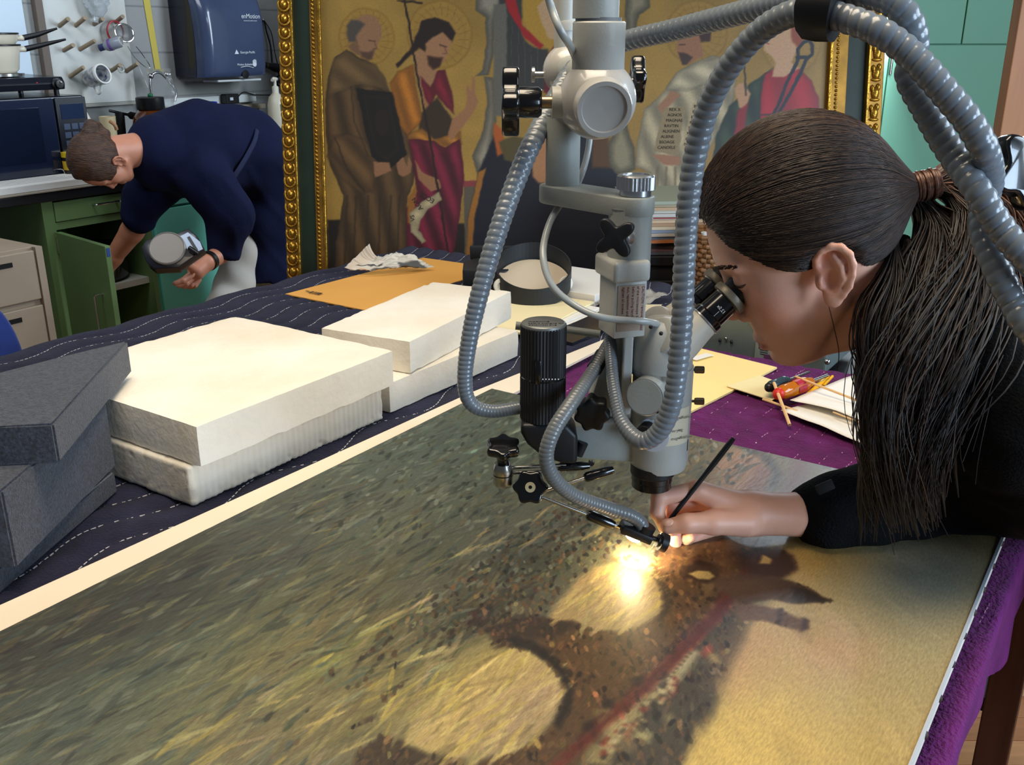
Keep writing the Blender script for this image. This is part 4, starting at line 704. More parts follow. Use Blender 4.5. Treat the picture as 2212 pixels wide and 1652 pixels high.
Rf = frame_z(n_); ring = [c + .040 * np.array(Rf @ Vector((math.cos(t), math.sin(t), 0))) for t in np.linspace(0, 2 * np.pi, 33)]
m_wire = M('bright_wire', (225, 225, 225), .15, 1.0); obj('rim', MB().tube(ring, .0042, 8), m_wire, s_)
obj('mesh_bowl', MB().lathe([(.039, 0), (.034, -.016), (.02, -.030), (0.0, -.036)], c, n_, 20, False), M('fine_mesh', (120, 124, 130), .5, .5, alpha=.7), s_)
obj('wire_handle', MB().tube(spline([at_b(1900, 690, WB - .095), at_b(2010, 860, WB - .09), at_b(2170, 1000, WB - .08), at_b(2230, 985, WB - .08), at_b(2110, 800, WB - .09), at_b(2020, 690, WB - .095)], 40), .0018, 6), m_wire, s_)
p0, p1 = at_b(1800, 615, WB - .13), at_b(1480, 715, WB - .05); bt = thing('spray_bottle', 'small clear bottle with purple band pushed on a peg', 'bottle', p0)
ax_ = vec(p1 - p0); Lb = ax_.length; obj('body', MB().lathe([(.0, 0), (.020, 0), (.024, .006), (.025, Lb * .62), (.019, Lb * .72), (.014, Lb * .78), (.0, Lb * .8)], p0, ax_, 20), M('cloudy_plastic', (168, 176, 190), .25, trans=.3), bt)
obj('band', MB().lathe([(.0255, Lb * .42), (.026, Lb * .43), (.026, Lb * .54), (.0255, Lb * .55)], p0, ax_, 20, False), M('purple_band', (112, 84, 150), .4), bt); obj('cap', MB().lathe([(.015, Lb * .78), (.015, Lb), (0, Lb)], p0, ax_, 16), M('dark_blue_cap', (50, 60, 104), .4), bt); obj('bottom_rim', MB().lathe([(.016, -.002), (.0205, -.002), (.0205, .002), (.016, .002)], p0, ax_, 20, False), m_white_en, bt)
q0, q1 = at_b(1320, 1180, WB - .05), at_b(1530, 1095, WB - .14); mg = thing('mug', 'white mug with dark blue pattern hanging mouth out on a peg', 'mug', q0); ax_ = vec(q1 - q0); Lm = ax_.length
obj('cup', MB().lathe([(0, 0), (.033, 0), (.038, .01), (.043, Lm - .004), (.044, Lm), (.036, Lm + .001), (.033, Lm - .012), (.030, .012), (0, .008)], q0, ax_, 28), M('patterned_china', (224, 224, 220), .2, col2=(52, 66, 104), vscale=42, coat=.4), mg)
obj('rim', MB().lathe([(.0335, Lm - .01), (.037, Lm + .0015), (.0425, Lm + .0022), (.0445, Lm - .001), (.0442, Lm - .009)], q0, ax_, 28, False), M('china_white', (232, 232, 226), .2, coat=.4), mg)
mid = (q0 + q1) / 2; dn_ = np.array([0, 0, -1.]); obj('handle', MB().tube(spline([mid + dn_ * .036 + np.array(ax_) * .28, mid + dn_ * .066 + np.array(ax_) * .2, mid + dn_ * .070 - np.array(ax_) * .02, mid + dn_ * .040 - np.array(ax_) * .18], 20), .006, 8), M('china_white', (232, 232, 226)), mg)
c = at_b(1800, 1030, WB - .09); tag(obj('glass_ring', MB().tube([c + .013 * (math.cos(t) * AX + math.sin(t) * np.array([0, 0, 1.])) for t in np.linspace(0, 2 * np.pi, 25)], .004, 8), M('clear_ring', (214, 218, 214), .15, trans=.4)), 'little clear ring hanging on a lower peg beside the mug', 'ring')
tag(obj('hanging_string', MB().tube(spline([at_b(2045, 950, WB - .09), at_b(2130, 1140, WB - .09), at_b(2200, 1300, WB - .09)], 14), .0018, 6), M('white_string', (216, 214, 206), .8)), 'thin white cord hanging from the last peg', 'cord')
tag(obj('wall_tape', MB().prism([(x, z) for x, z in [ab(onb(308, -8, WB - .003))[:1] + (onb(308, -8, WB - .003)[2],), ab(onb(322, -8, WB - .003))[:1] + (onb(322, -8, WB - .003)[2],), ab(onb(347, 150, WB - .003))[:1] + (onb(347, 150, WB - .003)[2],), ab(onb(335, 150, WB - .003))[:1] + (onb(335, 150, WB - .003)[2],)]], T(0, WB - .003, 0), AX, np.array([0, 0, 1.]), .001), M('yellow_tape', (198, 180, 76), .6), None, False), 'yellow strip running down the wall left of the dispenser', 'strip')
# ------------------------------------------------------------------ paper towel dispenser
dz0, dz1 = 1.285, 1.72; da0, da1 = 3.155, 3.555; DB = WB - .003
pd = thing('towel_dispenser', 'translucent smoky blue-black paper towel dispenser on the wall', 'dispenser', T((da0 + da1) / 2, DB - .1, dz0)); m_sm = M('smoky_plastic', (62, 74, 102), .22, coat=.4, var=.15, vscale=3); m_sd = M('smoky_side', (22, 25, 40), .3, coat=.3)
prof = [(0, dz0 + .005), (.19, dz0), (.215, dz0 + .02), (.225, dz0 + .12), (.222, dz0 + .25), (.205, dz0 + .33), (.165, dz0 + .40), (.10, dz0 + .44), (0, dz0 + .445)]
pr_ = spline([(x, 0, z) for x, z in prof], 48); mb = MB(); nA = 26
def dfn(u, v):
    i = int(v); y, z = pr_[i][0], pr_[i][2]; e = min(1, min(u, 1 - u) / .14); return T(da0 + (da1 - da0) * u, DB - y * (0.70 + .30 * math.sqrt(max(0, 1 - (1 - e) ** 2))), z)
us = np.concatenate([np.linspace(0, .14, 8), np.linspace(.16, .84, 12), np.linspace(.86, 1, 8)]); mb.grid(dfn, us, range(48)); mb.add([dfn(0, i) for i in range(48)] , [tuple(range(48))]); mb.add([dfn(1, i) for i in range(48)], [tuple(range(48))[::-1]])
o = obj('cover', mb, m_sm, pd); fix_normals(o)
obj('side_panel', MB().prism([(DB - p[0] * .70, p[2]) for p in pr_], T(da0 - .003, 0, 0), BX, np.array([0, 0, 1.]), .0028), m_sd, pd, False)
obj('sensor_window', MB().lathe([(0, 0), (.021, 0), (.021, .004), (0, .005)], T(da0 + .235, DB - .216, dz0 + .010), -BX, 20), m_blackp, pd)
obj('paper_outlet', MB().prism([(da0 + .07, .10), (da1 - .04, .10), (da1 - .05, .20), (da0 + .08, .20)], T(0, DB, dz0 - .012), AX, -BX, .010), M('outlet_grey', (196, 202, 204), .4), pd, False, .003)
m_wl = M('white_print', (214, 222, 230), .5); UPZ = np.array([0, 0, 1.])
for nm, tx, sz, aa, zz, dp in (('logo_lettering', 'enMotion', .030, .235, .266, .2225), ('small_lettering', 'automated touchless towel', .0075, .247, .253, .2235), ('maker_lettering', 'Georgia-Pacific', .0155, .205, .107, .2265), ('slogan_lettering', 'Motion Activated', .014, .185, .052, .2225)):
    tl = 0.06 if zz > .24 else 0.0; Yd = UPZ * math.cos(tl) + BX * math.sin(tl); text_obj(nm, tx, sz, T(da0 + aa, DB - dp, dz0 + zz), AX, Yd, m_wl, pd, 'LEFT', .0005, .1)
obj('triangle_logo', MB().prism([(0, 0), (.026, 0), (.013, .020)], T(da0 + .172, DB - .2262, dz0 + .105), AX, UPZ, .001), m_wl, pd, False)
mb = MB(); hb = T(da0 + .285, DB - .2235, dz0 + .048)
for k, (x, h) in enumerate([(0, .016), (.006, .020), (.012, .021), (.018, .018)]): mb.tube([hb + AX * x + UPZ * .008, hb + AX * x + UPZ * (.010 + h)], .0024, 6)
mb.sph(hb + AX * .009 + UPZ * .006, (.012, .002, .010), 10, 6, AX, BX); mb.tube(spline([hb + AX * -.08 + UPZ * -.004, hb + AX * -.04 + UPZ * .0, hb + AX * 0 + UPZ * -.008], 10), .0016, 6); obj('hand_emblem', mb, m_wl, pd)
# power strip, adapter, flashlight, soap
ps = thing('power_raceway', 'white electrical raceway on the wall above the worktop', 'raceway', T(3.3, WB - .02, 1.145)); obj('channel', MB().abox(2.92, 3.62, WB - .028, WB - .003, 1.150, 1.19), M('raceway_white', (216, 222, 220), .5), ps, False, .004); obj('ledge', MB().abox(2.92, 3.66, WB - .05, WB - .003, 1.115, 1.140), M('ledge_cream', (178, 164, 140), .6), ps, False, .003)
ad = thing('power_adapter', 'small black power adapter plugged into the white raceway', 'adapter', T(3.42, WB - .05, 1.15)); obj('body', MB().abox(3.385, 3.465, WB - .075, WB - .029, 1.150, 1.198), m_blackp, ad, False, .004); obj('print', MB().abox(3.405, 3.425, WB - .0765, WB - .0755, 1.168, 1.182), m_wl, ad, False); obj('cable', MB().tube(spline([T(3.466, WB - .05, 1.17), T(3.52, WB - .045, 1.20), T(3.60, WB - .04, 1.185), T(3.70, WB - .05, 1.18), T(3.74, WB - .06, 1.185)], 30), .003, 6), m_blackp, ad)
fx = lambda x, y, b: onb(340 + x * 300 / 1709, y * 300 / 1709, b)
f0, f1 = fx(1120, 745, WB - .05), fx(1520, 850, WB - .05); ft = thing('flashlight', 'long black flashlight hanging by its strap right of dispenser', 'flashlight', f0); ax_ = vec(f1 - f0); Lf = ax_.length
obj('barrel', MB().lathe([(0, 0), (.015, 0), (.015, Lf * .62), (.022, Lf * .78), (.024, Lf), (0, Lf)], f0, ax_, 18), m_blackp, ft); m_brs = M('brass', (190, 152, 70), .3, .9)
for k in (.13, .53, .96): obj('brass_ring', MB().lathe([(.0155 + .009 * (k > .9), Lf * k), (.0162 + .009 * (k > .9), Lf * k), (.0162 + .009 * (k > .9), Lf * k + .003), (.0155, Lf * k + .003)], f0, ax_, 18, False), m_brs, ft)
obj('strap', MB().tube(spline([fx(1125, 700, WB - .04), fx(1160, 620, WB - .03), fx(1240, 400, WB - .02), fx(1305, 245, WB - .015), fx(1340, 380, WB - .02), fx(1390, 560, WB - .03), fx(1410, 770, WB - .04)], 40), .0042, 6), m_blackp, ft); obj('strap', MB().tube(spline([fx(1320, 260, WB - .015), fx(1400, 400, WB - .02), fx(1440, 620, WB - .03), fx(1480, 800, WB - .04)], 26), .0026, 6), m_blackp, ft); obj('hook', MB().cyl(fx(1305, 245, WB - .003), fx(1305, 240, WB - .03), .004), m_chrome, ft)
tag(obj('tangled_strap', MB().tube(spline([fx(1490, 900, WB - .06), fx(1560, 960, WB - .06), fx(1480, 1010, WB - .07), fx(1570, 1020, WB - .06), fx(1500, 1060, WB - .06), fx(1450, 980, WB - .05), fx(1540, 900, WB - .06)], 50), .006, 6), m_blackp), 'tangled black strap hanging under the flashlight', 'strap')
SBx = 3.595; sb = thing('soap_bottle', 'white pump soap bottle standing at the worktop end', 'bottle', T(SBx, 3.86, CT + .0995)); zb = CT + .0015
tag(obj('sink_ledge', MB().abox(3.35, 3.65, 3.62, 4.02, CT + .0012, CT + .098), M('dark_sink', (34, 34, 38), .35), None, False, .004), 'dark raised sink ledge carrying the soap bottle', 'ledge'); zb = CT + .0995
obj('bottle_body', MB().lathe([(0, 0), (.046, 0), (.048, .01), (.046, .11), (.036, .15), (.018, .168), (.016, .175), (0, .175)], T(SBx, 3.86, zb), (0, 0, 1), 24), M('soap_white', (214, 206, 184), .4), sb); obj('pump_collar', MB().lathe([(.017, .170), (.017, .20), (.008, .205), (.008, .232), (0, .232)], T(SBx, 3.86, zb), (0, 0, 1), 16), M('pump_white', (226, 222, 206), .4), sb)
obj('pump_head', MB().tube([T(SBx - .026, 3.85, zb + .232), T(SBx - .008, 3.86, zb + .24), T(SBx + .016, 3.862, zb + .236)], .008, 8), M('pump_white', (226, 222, 206)), sb); obj('label_print', MB().box(T(SBx + .004, 3.813, zb + .10), (.040, .002, .035), AX, BX), M('green_leaf_print', (96, 126, 92), .5), sb, False); obj('badge', MB().sph(T(SBx + .022, 3.818, zb + .132), (.014, .004, .014), 12, 8, AX, BX), m_chrome, sb)
# ------------------------------------------------------------------ on the worktop: microwave, hotplate, pans, jars
mw = thing('microwave_oven', 'black microwave oven on the worktop carrying a hotplate', 'microwave', T(2.08, 3.80, CT)); MB0 = 3.64; m_mw = M('microwave_black', (18, 20, 30), .3, coat=.3)
obj('casing', MB().abox(1.78, 2.378, MB0, MB0 + .33, CT + .012, 1.252), m_mw, mw, False, .010, 3)
dr = obj('door', MB().abox(1.785, 2.235, MB0 - .018, MB0 - .0005, CT + .018, 1.246), M('microwave_door', (26, 34, 56), .14, coat=.6), mw, False, .004); obj('window', MB().abox(1.80, 2.17, MB0 - .0196, MB0 - .0182, CT + .085, 1.215), M('microwave_window', (20, 28, 46), .10, coat=.8), dr, False)
cp = obj('control_panel', MB().abox(2.245, 2.374, MB0 - .014, MB0 - .0005, CT + .018, 1.246), m_mw, mw, False, .003); obj('display', MB().abox(2.262, 2.36, MB0 - .0155, MB0 - .0142, 1.165, 1.222), M('display_dark', (36, 48, 74), .1, coat=.7), cp, False)
for i in range(4):
    for j in range(3): obj('button', MB().abox(2.266 + j * .033, 2.292 + j * .033, MB0 - .0155, MB0 - .0142, 1.03 + i * .032, 1.052 + i * .032), M('button_grey', (66, 76, 100), .3), cp, False)
for (a, b) in ((1.83, 3.68), (2.33, 3.68), (1.83, 3.92), (2.33, 3.92)): obj('foot', MB().cyl(T(a, b, CT + .0005), T(a, b, CT + .013), .015, n=12), m_blackp, mw)
hp = thing('hotplate', 'black double hotplate with dials standing on the microwave', 'hotplate', T(2.1, 3.8, 1.2525)); obj('base', MB().prism([(3.665, 1.275), (3.66, 1.30), (3.675, 1.322), (3.95, 1.328), (3.95, 1.275)], T(1.80, 0, 0), BX, UPZ, .52), m_mw, hp, False, .004)
for a in (2.02, 2.285): kn = obj('dial', MB().lathe([(.022, 0), (.022, .006), (.016, .008), (.015, .022), (0, .023)], T(a, 3.662, 1.296), -BX, 16), m_blackp, hp); obj('dial_mark', MB().sph(T(a + .004, 3.638, 1.302), .005, 8, 6), m_chrome, kn)
obj('indicator', MB().sph(T(2.205, 3.663, 1.302), .004, 8, 6), M('red_indicator', (150, 24, 34), .3), hp)
for (a, b) in ((1.82, 3.68), (2.29, 3.68), (1.82, 3.93), (2.29, 3.93)): obj('foot', MB().cyl(T(a, b, 1.2525), T(a, b, 1.276), .010, n=10), m_blackp, hp)
PC = (2.118, 3.81); mbk = MB()
for r in (.03, .05, .07, .09): mbk.tube([T(PC[0] + r * math.cos(t), PC[1] + r * math.sin(t), 1.333) for t in np.linspace(0, 2 * np.pi, 33)], .005, 6)
obj('coil', mbk, M('burner_coil', (120, 104, 88), .4, .7), hp); obj('burner_ring', MB().lathe([(.10, .0), (.112, .0), (.112, .010), (.10, .008)], T(*PC, 1.327), (0, 0, 1), 28, False), m_chrome, hp)
def pan(label, z0, h, r0, r1, hx, hz, rimz):
    p = thing('saucepan', label, 'saucepan', T(*PC, z0), 'stacked enamel saucepans'); obj('pan_body', MB().lathe([(0, 0), (r0 - .012, 0), (r0, .012), (r1, h), (r1 - .003, h), (r0 - .003, .014), (0, .004)], T(*PC, z0), (0, 0, 1), 32), m_white_en, p)
    obj('rim', MB().tube([T(PC[0] + (r1 + .001) * math.cos(t), PC[1] + (r1 + .001) * math.sin(t), z0 + h) for t in np.linspace(0, 2 * np.pi, 41)], .0036, 6), m_blackp, p)
    d = AX * .93 - BX * .36; s0 = T(*PC, z0 + hz) + d * r1; obj('handle_socket', MB().cyl(s0 - d * .012, s0 + d * .02, .011, n=12), m_white_en, p); obj('handle', MB().tube([s0 + d * .016, s0 + d * .07 + UPZ * .012, s0 + d * hx + UPZ * .035], [.011, .010, .004], 10), m_blackp, p)
pan('lower white enamel saucepan on the hotplate', 1.3385, .100, .098, .112, .17, .085, 0); pan('upper white enamel saucepan nested in the lower one', 1.4395, .040, .106, .111, .145, .024, 0)
jx, jy = 2.800, 3.80; jr = thing('amber_jar', 'brown glass jar with black lid behind the bent back', 'jar', T(jx, jy, CT)); obj('glass_body', MB().lathe([(0, 0), (.078, 0), (.085, .01), (.086, .17), (.078, .205), (.060, .225), (.052, .235), (0, .235)], T(jx, jy, CT + .001), (0, 0, 1), 32), M('amber_glass', (120, 58, 14), .08, trans=.55, coat=.5), jr); obj('lid', MB().lathe([(.058, .236), (.060, .24), (.060, .285), (.055, .288), (0, .288)], T(jx, jy, CT + .001), (0, 0, 1), 40), m_blackp, jr); obj('stopper', MB().sph(T(jx + .005, jy, CT + .295), (.012, .012, .010), 12, 8), M('green_stopper', (24, 96, 62), .4), jr)
tb = thing('lidded_tub', 'tub with a bright blue lid near the amber jar', 'tub', T(3.075, 3.80, CT)); obj('tub_body', MB().lathe([(0, 0), (.062, 0), (.068, .225), (0, .225)], T(3.075, 3.80, CT + .001), (0, 0, 1), 28), M('clear_tub', (190, 196, 196), .25, trans=.3), tb); obj('lid', MB().lathe([(.072, .226), (.072, .252), (0, .253)], T(3.075, 3.80, CT + .001), (0, 0, 1), 28), M('blue_lid', (24, 50, 190), .35), tb)
cbg = thing('bagged_clamp', 'chrome clamp inside a clear bag beside the amber jar', 'clamp', T(2.95, 3.9, CT)); obj('clamp_arm', MB().tube(spline([T(2.905, 3.93, CT + .27), T(2.91, 3.93, CT + .36), T(2.95, 3.93, CT + .385), T(2.985, 3.93, CT + .37), T(3.04, 3.93, CT + .30), T(3.03, 3.93, CT + .255)], 40), .0065, 10), m_chrome, cbg); obj('clamp_knob', MB().sph(T(2.915, 3.93, CT + .37), .014, 12, 8).sph(T(3.0, 3.93, CT + .375), .013, 12, 8), m_chrome, cbg)
obj('clear_bag', MB().tube(spline([T(2.975, 3.93, CT + .002), T(2.975, 3.93, CT + .15), T(2.97, 3.93, CT + .28), T(2.965, 3.93, CT + .40)], 22), [.052 + .010 * math.sin(i * .9) for i in range(22)], 22, lambda i, p: 1 + .12 * np.sin(4 * p + i * .7) + .08 * np.sin(7 * p - i), flat=.5), M('bag_film', (224, 226, 226), .12, trans=.9, alpha=.35), cbg)
yj = thing('yellow_jar', 'small jar with yellow lid and yellow label by the microwave', 'jar', T(2.252, 3.592, CT)); obj('jar_body', MB().lathe([(0, 0), (.030, 0), (.031, .06), (0, .06)], T(2.252, 3.592, CT + .0365), (0, 0, 1), 20), M('dark_jar', (40, 34, 22), .3), yj); obj('label_band', MB().lathe([(.0315, .012), (.0318, .013), (.0318, .045), (.0315, .046)], T(2.252, 3.592, CT + .0365), (0, 0, 1), 20, False), M('yellow_label', (196, 160, 34), .5), yj); obj('lid', MB().lathe([(.033, .06), (.033, .078), (0, .079)], T(2.252, 3.592, CT + .0365), (0, 0, 1), 20), M('yellow_lid', (206, 176, 30), .4), yj)
bn = thing('ring_binder', 'open binder with white pages lying on the worktop edge', 'binder', T(2.12, 3.58, CT)); obj('cover', MB().abox(1.80, 2.345, 3.415, 3.618, CT + .0005, CT + .007), M('binder_grey', (150, 140, 124), .6), bn, False, .002); obj('page_block', MB().abox(1.80, 2.30, 3.43, 3.61, CT + .0075, CT + .034), M('page_white', (222, 220, 214), .7), bn, False, .003); obj('wire_loop', MB().tube(spline([T(2.20, 3.625, CT + .034), T(2.19, 3.62, CT + .05), T(2.215, 3.60, CT + .052), T(2.225, 3.60, CT + .035)], 16), .002, 6), m_wire, bn)
for i in range(5): obj('print_line', MB().abox(1.85, 2.22 - .02 * i, 3.475 + i * .028, 3.478 + i * .028, CT + .0341, CT + .0344), M('grey_print', (130, 136, 150), .7), bn, False)
for nm, lab, cat, a, b, rr, h, col in (('plastic_bottle', 'white squat bottle beside the microwave', 'bottle', 2.52, 3.88, .035, .235, (222, 212, 200)), ('paper_cup', 'beige cup between white bottle and amber jar', 'cup', 2.612, 3.85, .034, .215, (196, 178, 140))):
    tag(obj(nm, MB().lathe([(0, 0), (rr * .85, 0), (rr, h * .6), (rr * .9, h * .85), (rr * .5, h), (0, h)] if 'bottle' in nm else [(0, 0), (rr * .8, 0), (rr, h), (rr * .92, h), (rr * .75, .01), (0, .008)], T(a, b, CT + .001), (0, 0, 1), 20), M(nm, col, .5)), lab, cat)
tag(obj('spatula', MB().tube(spline([T(2.66, 3.9, CT + .235), T(2.74, 3.9, CT + .215), T(2.80, 3.9, CT + .20)], 12), [.006 + .010 * (i > 7) for i in range(12)], 8, flat=.5).cyl(T(2.70, 3.9, CT + .001), T(2.71, 3.9, CT + .225), .02, n=12), m_blackp), 'black spatula resting on a dark stand near the amber jar', 'spatula')
# ================================================================== stereo microscope on its hanging arm
m_sg = M('scope_grey', (150, 154, 150), 0.42, var=0.03, vscale=30, bump=0.04, bscale=400); m_sl = M('scope_light_grey', (172, 172, 166), 0.4, var=0.03, vscale=30, bump=0.04, bscale=400); m_sd2 = M('scope_dark_grey', (104, 108, 112), 0.45); m_alu = M('brushed_aluminium', (196, 198, 200), 0.28, 0.9); m_knob = M('gloss_black_knob', (10, 10, 12), 0.18, coat=0.5); m_sat = M('satin_black', (18, 19, 22), 0.45); m_steel = M('steel', (176, 172, 164), 0.25, 1.0)
m_ball = M('ball_joint_paint', (172, 170, 166), 0.28, coat=0.4)
sm = thing('stereo_microscope', 'grey stereo microscope hanging from a jointed arm over the painting', 'microscope', onz(1410, 1180, ZP) + np.array([0, 0, .08]))
def vl(name, x, y0, y1, hw, Y, mat, n=32, prof=None, parent=sm, smooth=True):
    c = aty(x, (y0 + y1) / 2, Y); zt = aty(x, y0, Y)[2]; zb = aty(x, y1, Y)[2]; s = mpp(Y, (zt + zb) / 2)
    pf = prof if prof else [(1, 0), (1, 1)]; h = zt - zb
    return obj(name, MB().lathe([(r * hw * s, t * h) for r, t in pf], (c[0], c[1], zb), (0, 0, 1), n), mat, parent, smooth)
def star(name, c, axis, R, th, lobes, mat, parent, depth=.18, bev=.003, phase=0.0, n=None):
    n = n or lobes * 10; F_ = frame_z(axis); pts = [((R * (1 - depth + depth * math.cos(lobes * t + phase))) * math.cos(t), (R * (1 - depth + depth * math.cos(lobes * t + phase))) * math.sin(t)) for t in np.linspace(0, 2 * np.pi, n, endpoint=False)]
    X = np.array(F_ @ Vector((1, 0, 0))); Y = np.array(F_ @ Vector((0, 1, 0))); return obj(name, MB().prism(pts, c, X, Y, th, -th / 2), mat, parent, True, bev, 3, 50)
YC = 1.01; s1 = mpp(YC, 1.4)
vl('column', 1293, -420, 40, 52, YC, m_sg); vl('column_joint', 1293, 38, 47, 50, YC, m_sd2); vl('collar', 1293, 46, 165, 57, YC, m_sl, prof=[(.97, 0), (1, .02), (1, .97), (.95, 1)])
bc = aty(1290, 215, YC); obj('ball_joint', MB().sph(bc, 84 * s1, 40, 24), m_ball, sm)
fa = aty(1306, 237, YC - .045) - bc; fa /= np.linalg.norm(fa)
obj('ball_cover', MB().lathe([(60 * s1, .0), (60 * s1, .040), (57 * s1, .0435), (48 * s1, .0435), (46 * s1, .041), (0, .040)], bc + fa * .002, fa, 40), m_ball, sm, True, angle=25)
XA = np.array([1., 0, 0])
kc = aty(1103, 220, YC); obj('joint_flange', MB().cyl(aty(1192, 221, YC), aty(1216, 221, YC), 33 * s1), m_sl, sm); obj('brass_shaft', MB().cyl(aty(1168, 221, YC), aty(1194, 221, YC), 13 * s1), M('worn_brass', (158, 138, 112), .3, .9), sm)
k1 = star('clamp_knob', kc, XA, 74 * s1, 38 * s1, 4, m_knob, sm, .20, .0085, 0.0); obj('knob_hub', MB().lathe([(33 * s1, 0), (33 * s1, 42 * s1), (27 * s1, 50 * s1), (0, 50 * s1)], aty(1120, 221, YC), XA, 24), m_knob, k1)
star('clamp_knob', aty(1377, 172, YC + .03), XA, 52 * s1, 30 * s1, 4, m_knob, sm, .18, .006, 0.6); obj('knob_shaft', MB().cyl(aty(1340, 180, YC + .02), aty(1372, 176, YC + .03), 10 * s1), m_steel, sm)
# rear arm of the stand with its own joint
Y2 = 1.20; s2 = mpp(Y2, 1.4); vl('rear_column', 1226, -420, 112, 26, Y2, m_sl); vl('rear_collar', 1226, 44, 66, 28, Y2, m_sl, prof=[(1, 0), (1, .8), (.94, 1)]); rb = aty(1228, 152, Y2); obj('rear_ball', MB().sph(rb, 55 * s2, 32, 20), m_ball, sm)
obj('locking_pin', MB().lathe([(7 * s2, 0), (7 * s2, 20 * s2), (16 * s2, 21 * s2), (16 * s2, 27 * s2), (0, 28 * s2)], aty(1176, 161, Y2), -XA, 18), m_alu, sm)
obj('arm_link', MB().cyl(rb, (bc[0], bc[1] + .01, bc[2] + .02), .018), m_sg, sm)
# offset tube, bar and post
YT = 1.055; vl('offset_tube', 1216, 252, 402, 37, YT, m_sg); vl('tube_joint', 1216, 247, 254, 35, YT, m_sd2); obj('joint_bridge', MB().cyl(aty(1214, 236, YT), bc + np.array([0, .01, -.01]), .018), m_sl, sm)
pL = aty(1210, 398, YT); pR = onz(1366, 422, pL[2]); bd_ = pR - pL; L_ = np.linalg.norm(bd_); bd_ /= L_; bn_ = np.cross([0, 0, 1.], bd_); r_ = .0225
poly = [(-r_ * math.sin(t), r_ * math.cos(t)) for t in np.linspace(0, math.pi, 15)] + [(L_ + r_ * math.sin(t), -r_ * math.cos(t)) for t in np.linspace(0, math.pi, 15)]
obj('cross_bar', MB().prism(poly, pL + np.array([0, 0, -.019]), bd_, bn_, .019), m_sg, sm, True, .002, 2)
YP = pR[1]; sp = mpp(YP, 1.28); kn = pR + np.array([.003, 0, 0])
kk_ = obj('knurled_knob', MB().prism([((40 * sp) * (1 + .035 * math.cos(30 * t)) * math.cos(t), (40 * sp) * (1 + .035 * math.cos(30 * t)) * math.sin(t)) for t in np.linspace(0, 2 * np.pi, 180, endpoint=False)], kn + np.array([0, 0, .0065]), XA, np.array([0, 1., 0]), .0125), m_alu, sm, True, .0, angle=30)
obj('knob_collar', MB().cyl(kn + [0, 0, .0005], kn + [0, 0, .007], 34 * sp), m_alu, kk_); obj('knob_cap', MB().lathe([(39 * sp, 0), (37 * sp, .0015), (29 * sp, .0015), (28 * sp, -.002), (0, -.002)], kn + np.array([0, 0, .0192]), (0, 0, 1), 36), m_alu, kk_, angle=25)
vl('post', 1360, 446, 572, 47, YP, m_sg); vl('post_seam', 1360, 447, 450, 46.5, YP, m_sd2); vl('post_foot', 1352, 556, 574, 44, YP, m_sg)
ks = aty(1329, 513, YP - .045); ka = np.array([-.30, -.95, .05]); star('star_knob', ks, ka, 47 * sp, 9 * .001, 4, m_sat, sm, .27, .003, .9 * 4); obj('knob_boss', MB().lathe([(20 * sp, 0), (19 * sp, .012), (12 * sp, .018), (0, .019)], aty(1354, 513, YP - .020), ka, 20), m_alu, sm)
Bz = lambda x0, x1, y0, y1, Y, dep: (np.array([aty((x0 + x1) / 2, (y0 + y1) / 2, Y)[0], Y + dep / 2, (aty((x0 + x1) / 2, y0, Y)[2] + aty((x0 + x1) / 2, y1, Y)[2]) / 2]), ((x1 - x0) * mpp(Y), dep, aty(0, y0, Y)[2] - aty(0, y1, Y)[2]))
RX = np.array([math.cos(.35), -math.sin(.35) * -1, 0]); RX = np.array([math.cos(.30), math.sin(.30), 0]); RY = np.array([-math.sin(.30), math.cos(.30), 0])
c, sz = Bz(1308, 1393, 566, 612, YP - .03, .055); obj('clamp_block', MB().box(c, sz, RX, RY), m_sl, sm, True, .004, 3)
c, sz = Bz(1312, 1386, 600, 730, YP - .022, .042); rl = obj('rack_column', MB().box(c, sz, RX, RY), m_sl, sm, True, .0015)
lc = c - RY * (sz[1] / 2 + .0006); obj('caution_plate', MB().box(lc, (.0295, .0008, .048), RX, RY), M('label_metal', (150, 132, 116), .4, .3), rl, False); m_rd = M('red_print', (120, 56, 44), .6)
for i, tx in enumerate(['CAUTION: remove any load', 'of the microscope body', 'before pulling handle', 'out, reposition and', 'tighten all screws']): text_obj('caution_text', tx, .0040, lc - RY * .0006 + RX * (.0115 - i * .0054) + np.array([0, 0, .0225]), np.array([0, 0, -1.]), RX, m_rd, rl, 'LEFT', .0001)
obj('focus_rail', MB().prism([((x - 1345) * .00047, (812 - y) * .00047) for x, y in [(1345, 716), (1366, 722), (1366, 905), (1344, 905)]], aty(1345, 812, .965), XA, np.array([0, 0, 1.]), .03, -.03), m_sl, sm, False, .0015)
obj('focus_housing', MB().prism([((x - 1345) * .00047, (812 - y) * .00047) for x, y in [(1346, 722), (1320, 722), (1300, 770), (1278, 850), (1274, 915), (1346, 915)]], aty(1345, 812, .985), XA, np.array([0, 0, 1.]), .045, -.045), m_sg, sm, True, .004, 2)
obj('rail_clip', MB().box(aty(1337, 709, .985), (.015, .012, .008), RX, RY), m_alu, sm, False, .001)
star('focus_knob', aty(1279, 890, .958), np.array([-.10, -.99, .0]), 41 * mpp(.958), .022, 7, m_sat, sm, .09, .005, 1.0)
obj('support_arm', MB().prism([((x - 1300) * .00047, (960 - y) * .00047) for x, y in [(1222, 918), (1300, 905), (1380, 905), (1420, 930), (1420, 1004), (1360, 1006), (1222, 996)]], aty(1300, 960, .975), XA, np.array([0, 0, 1.]), .05, -.05), m_sg, sm, True, .004, 2)
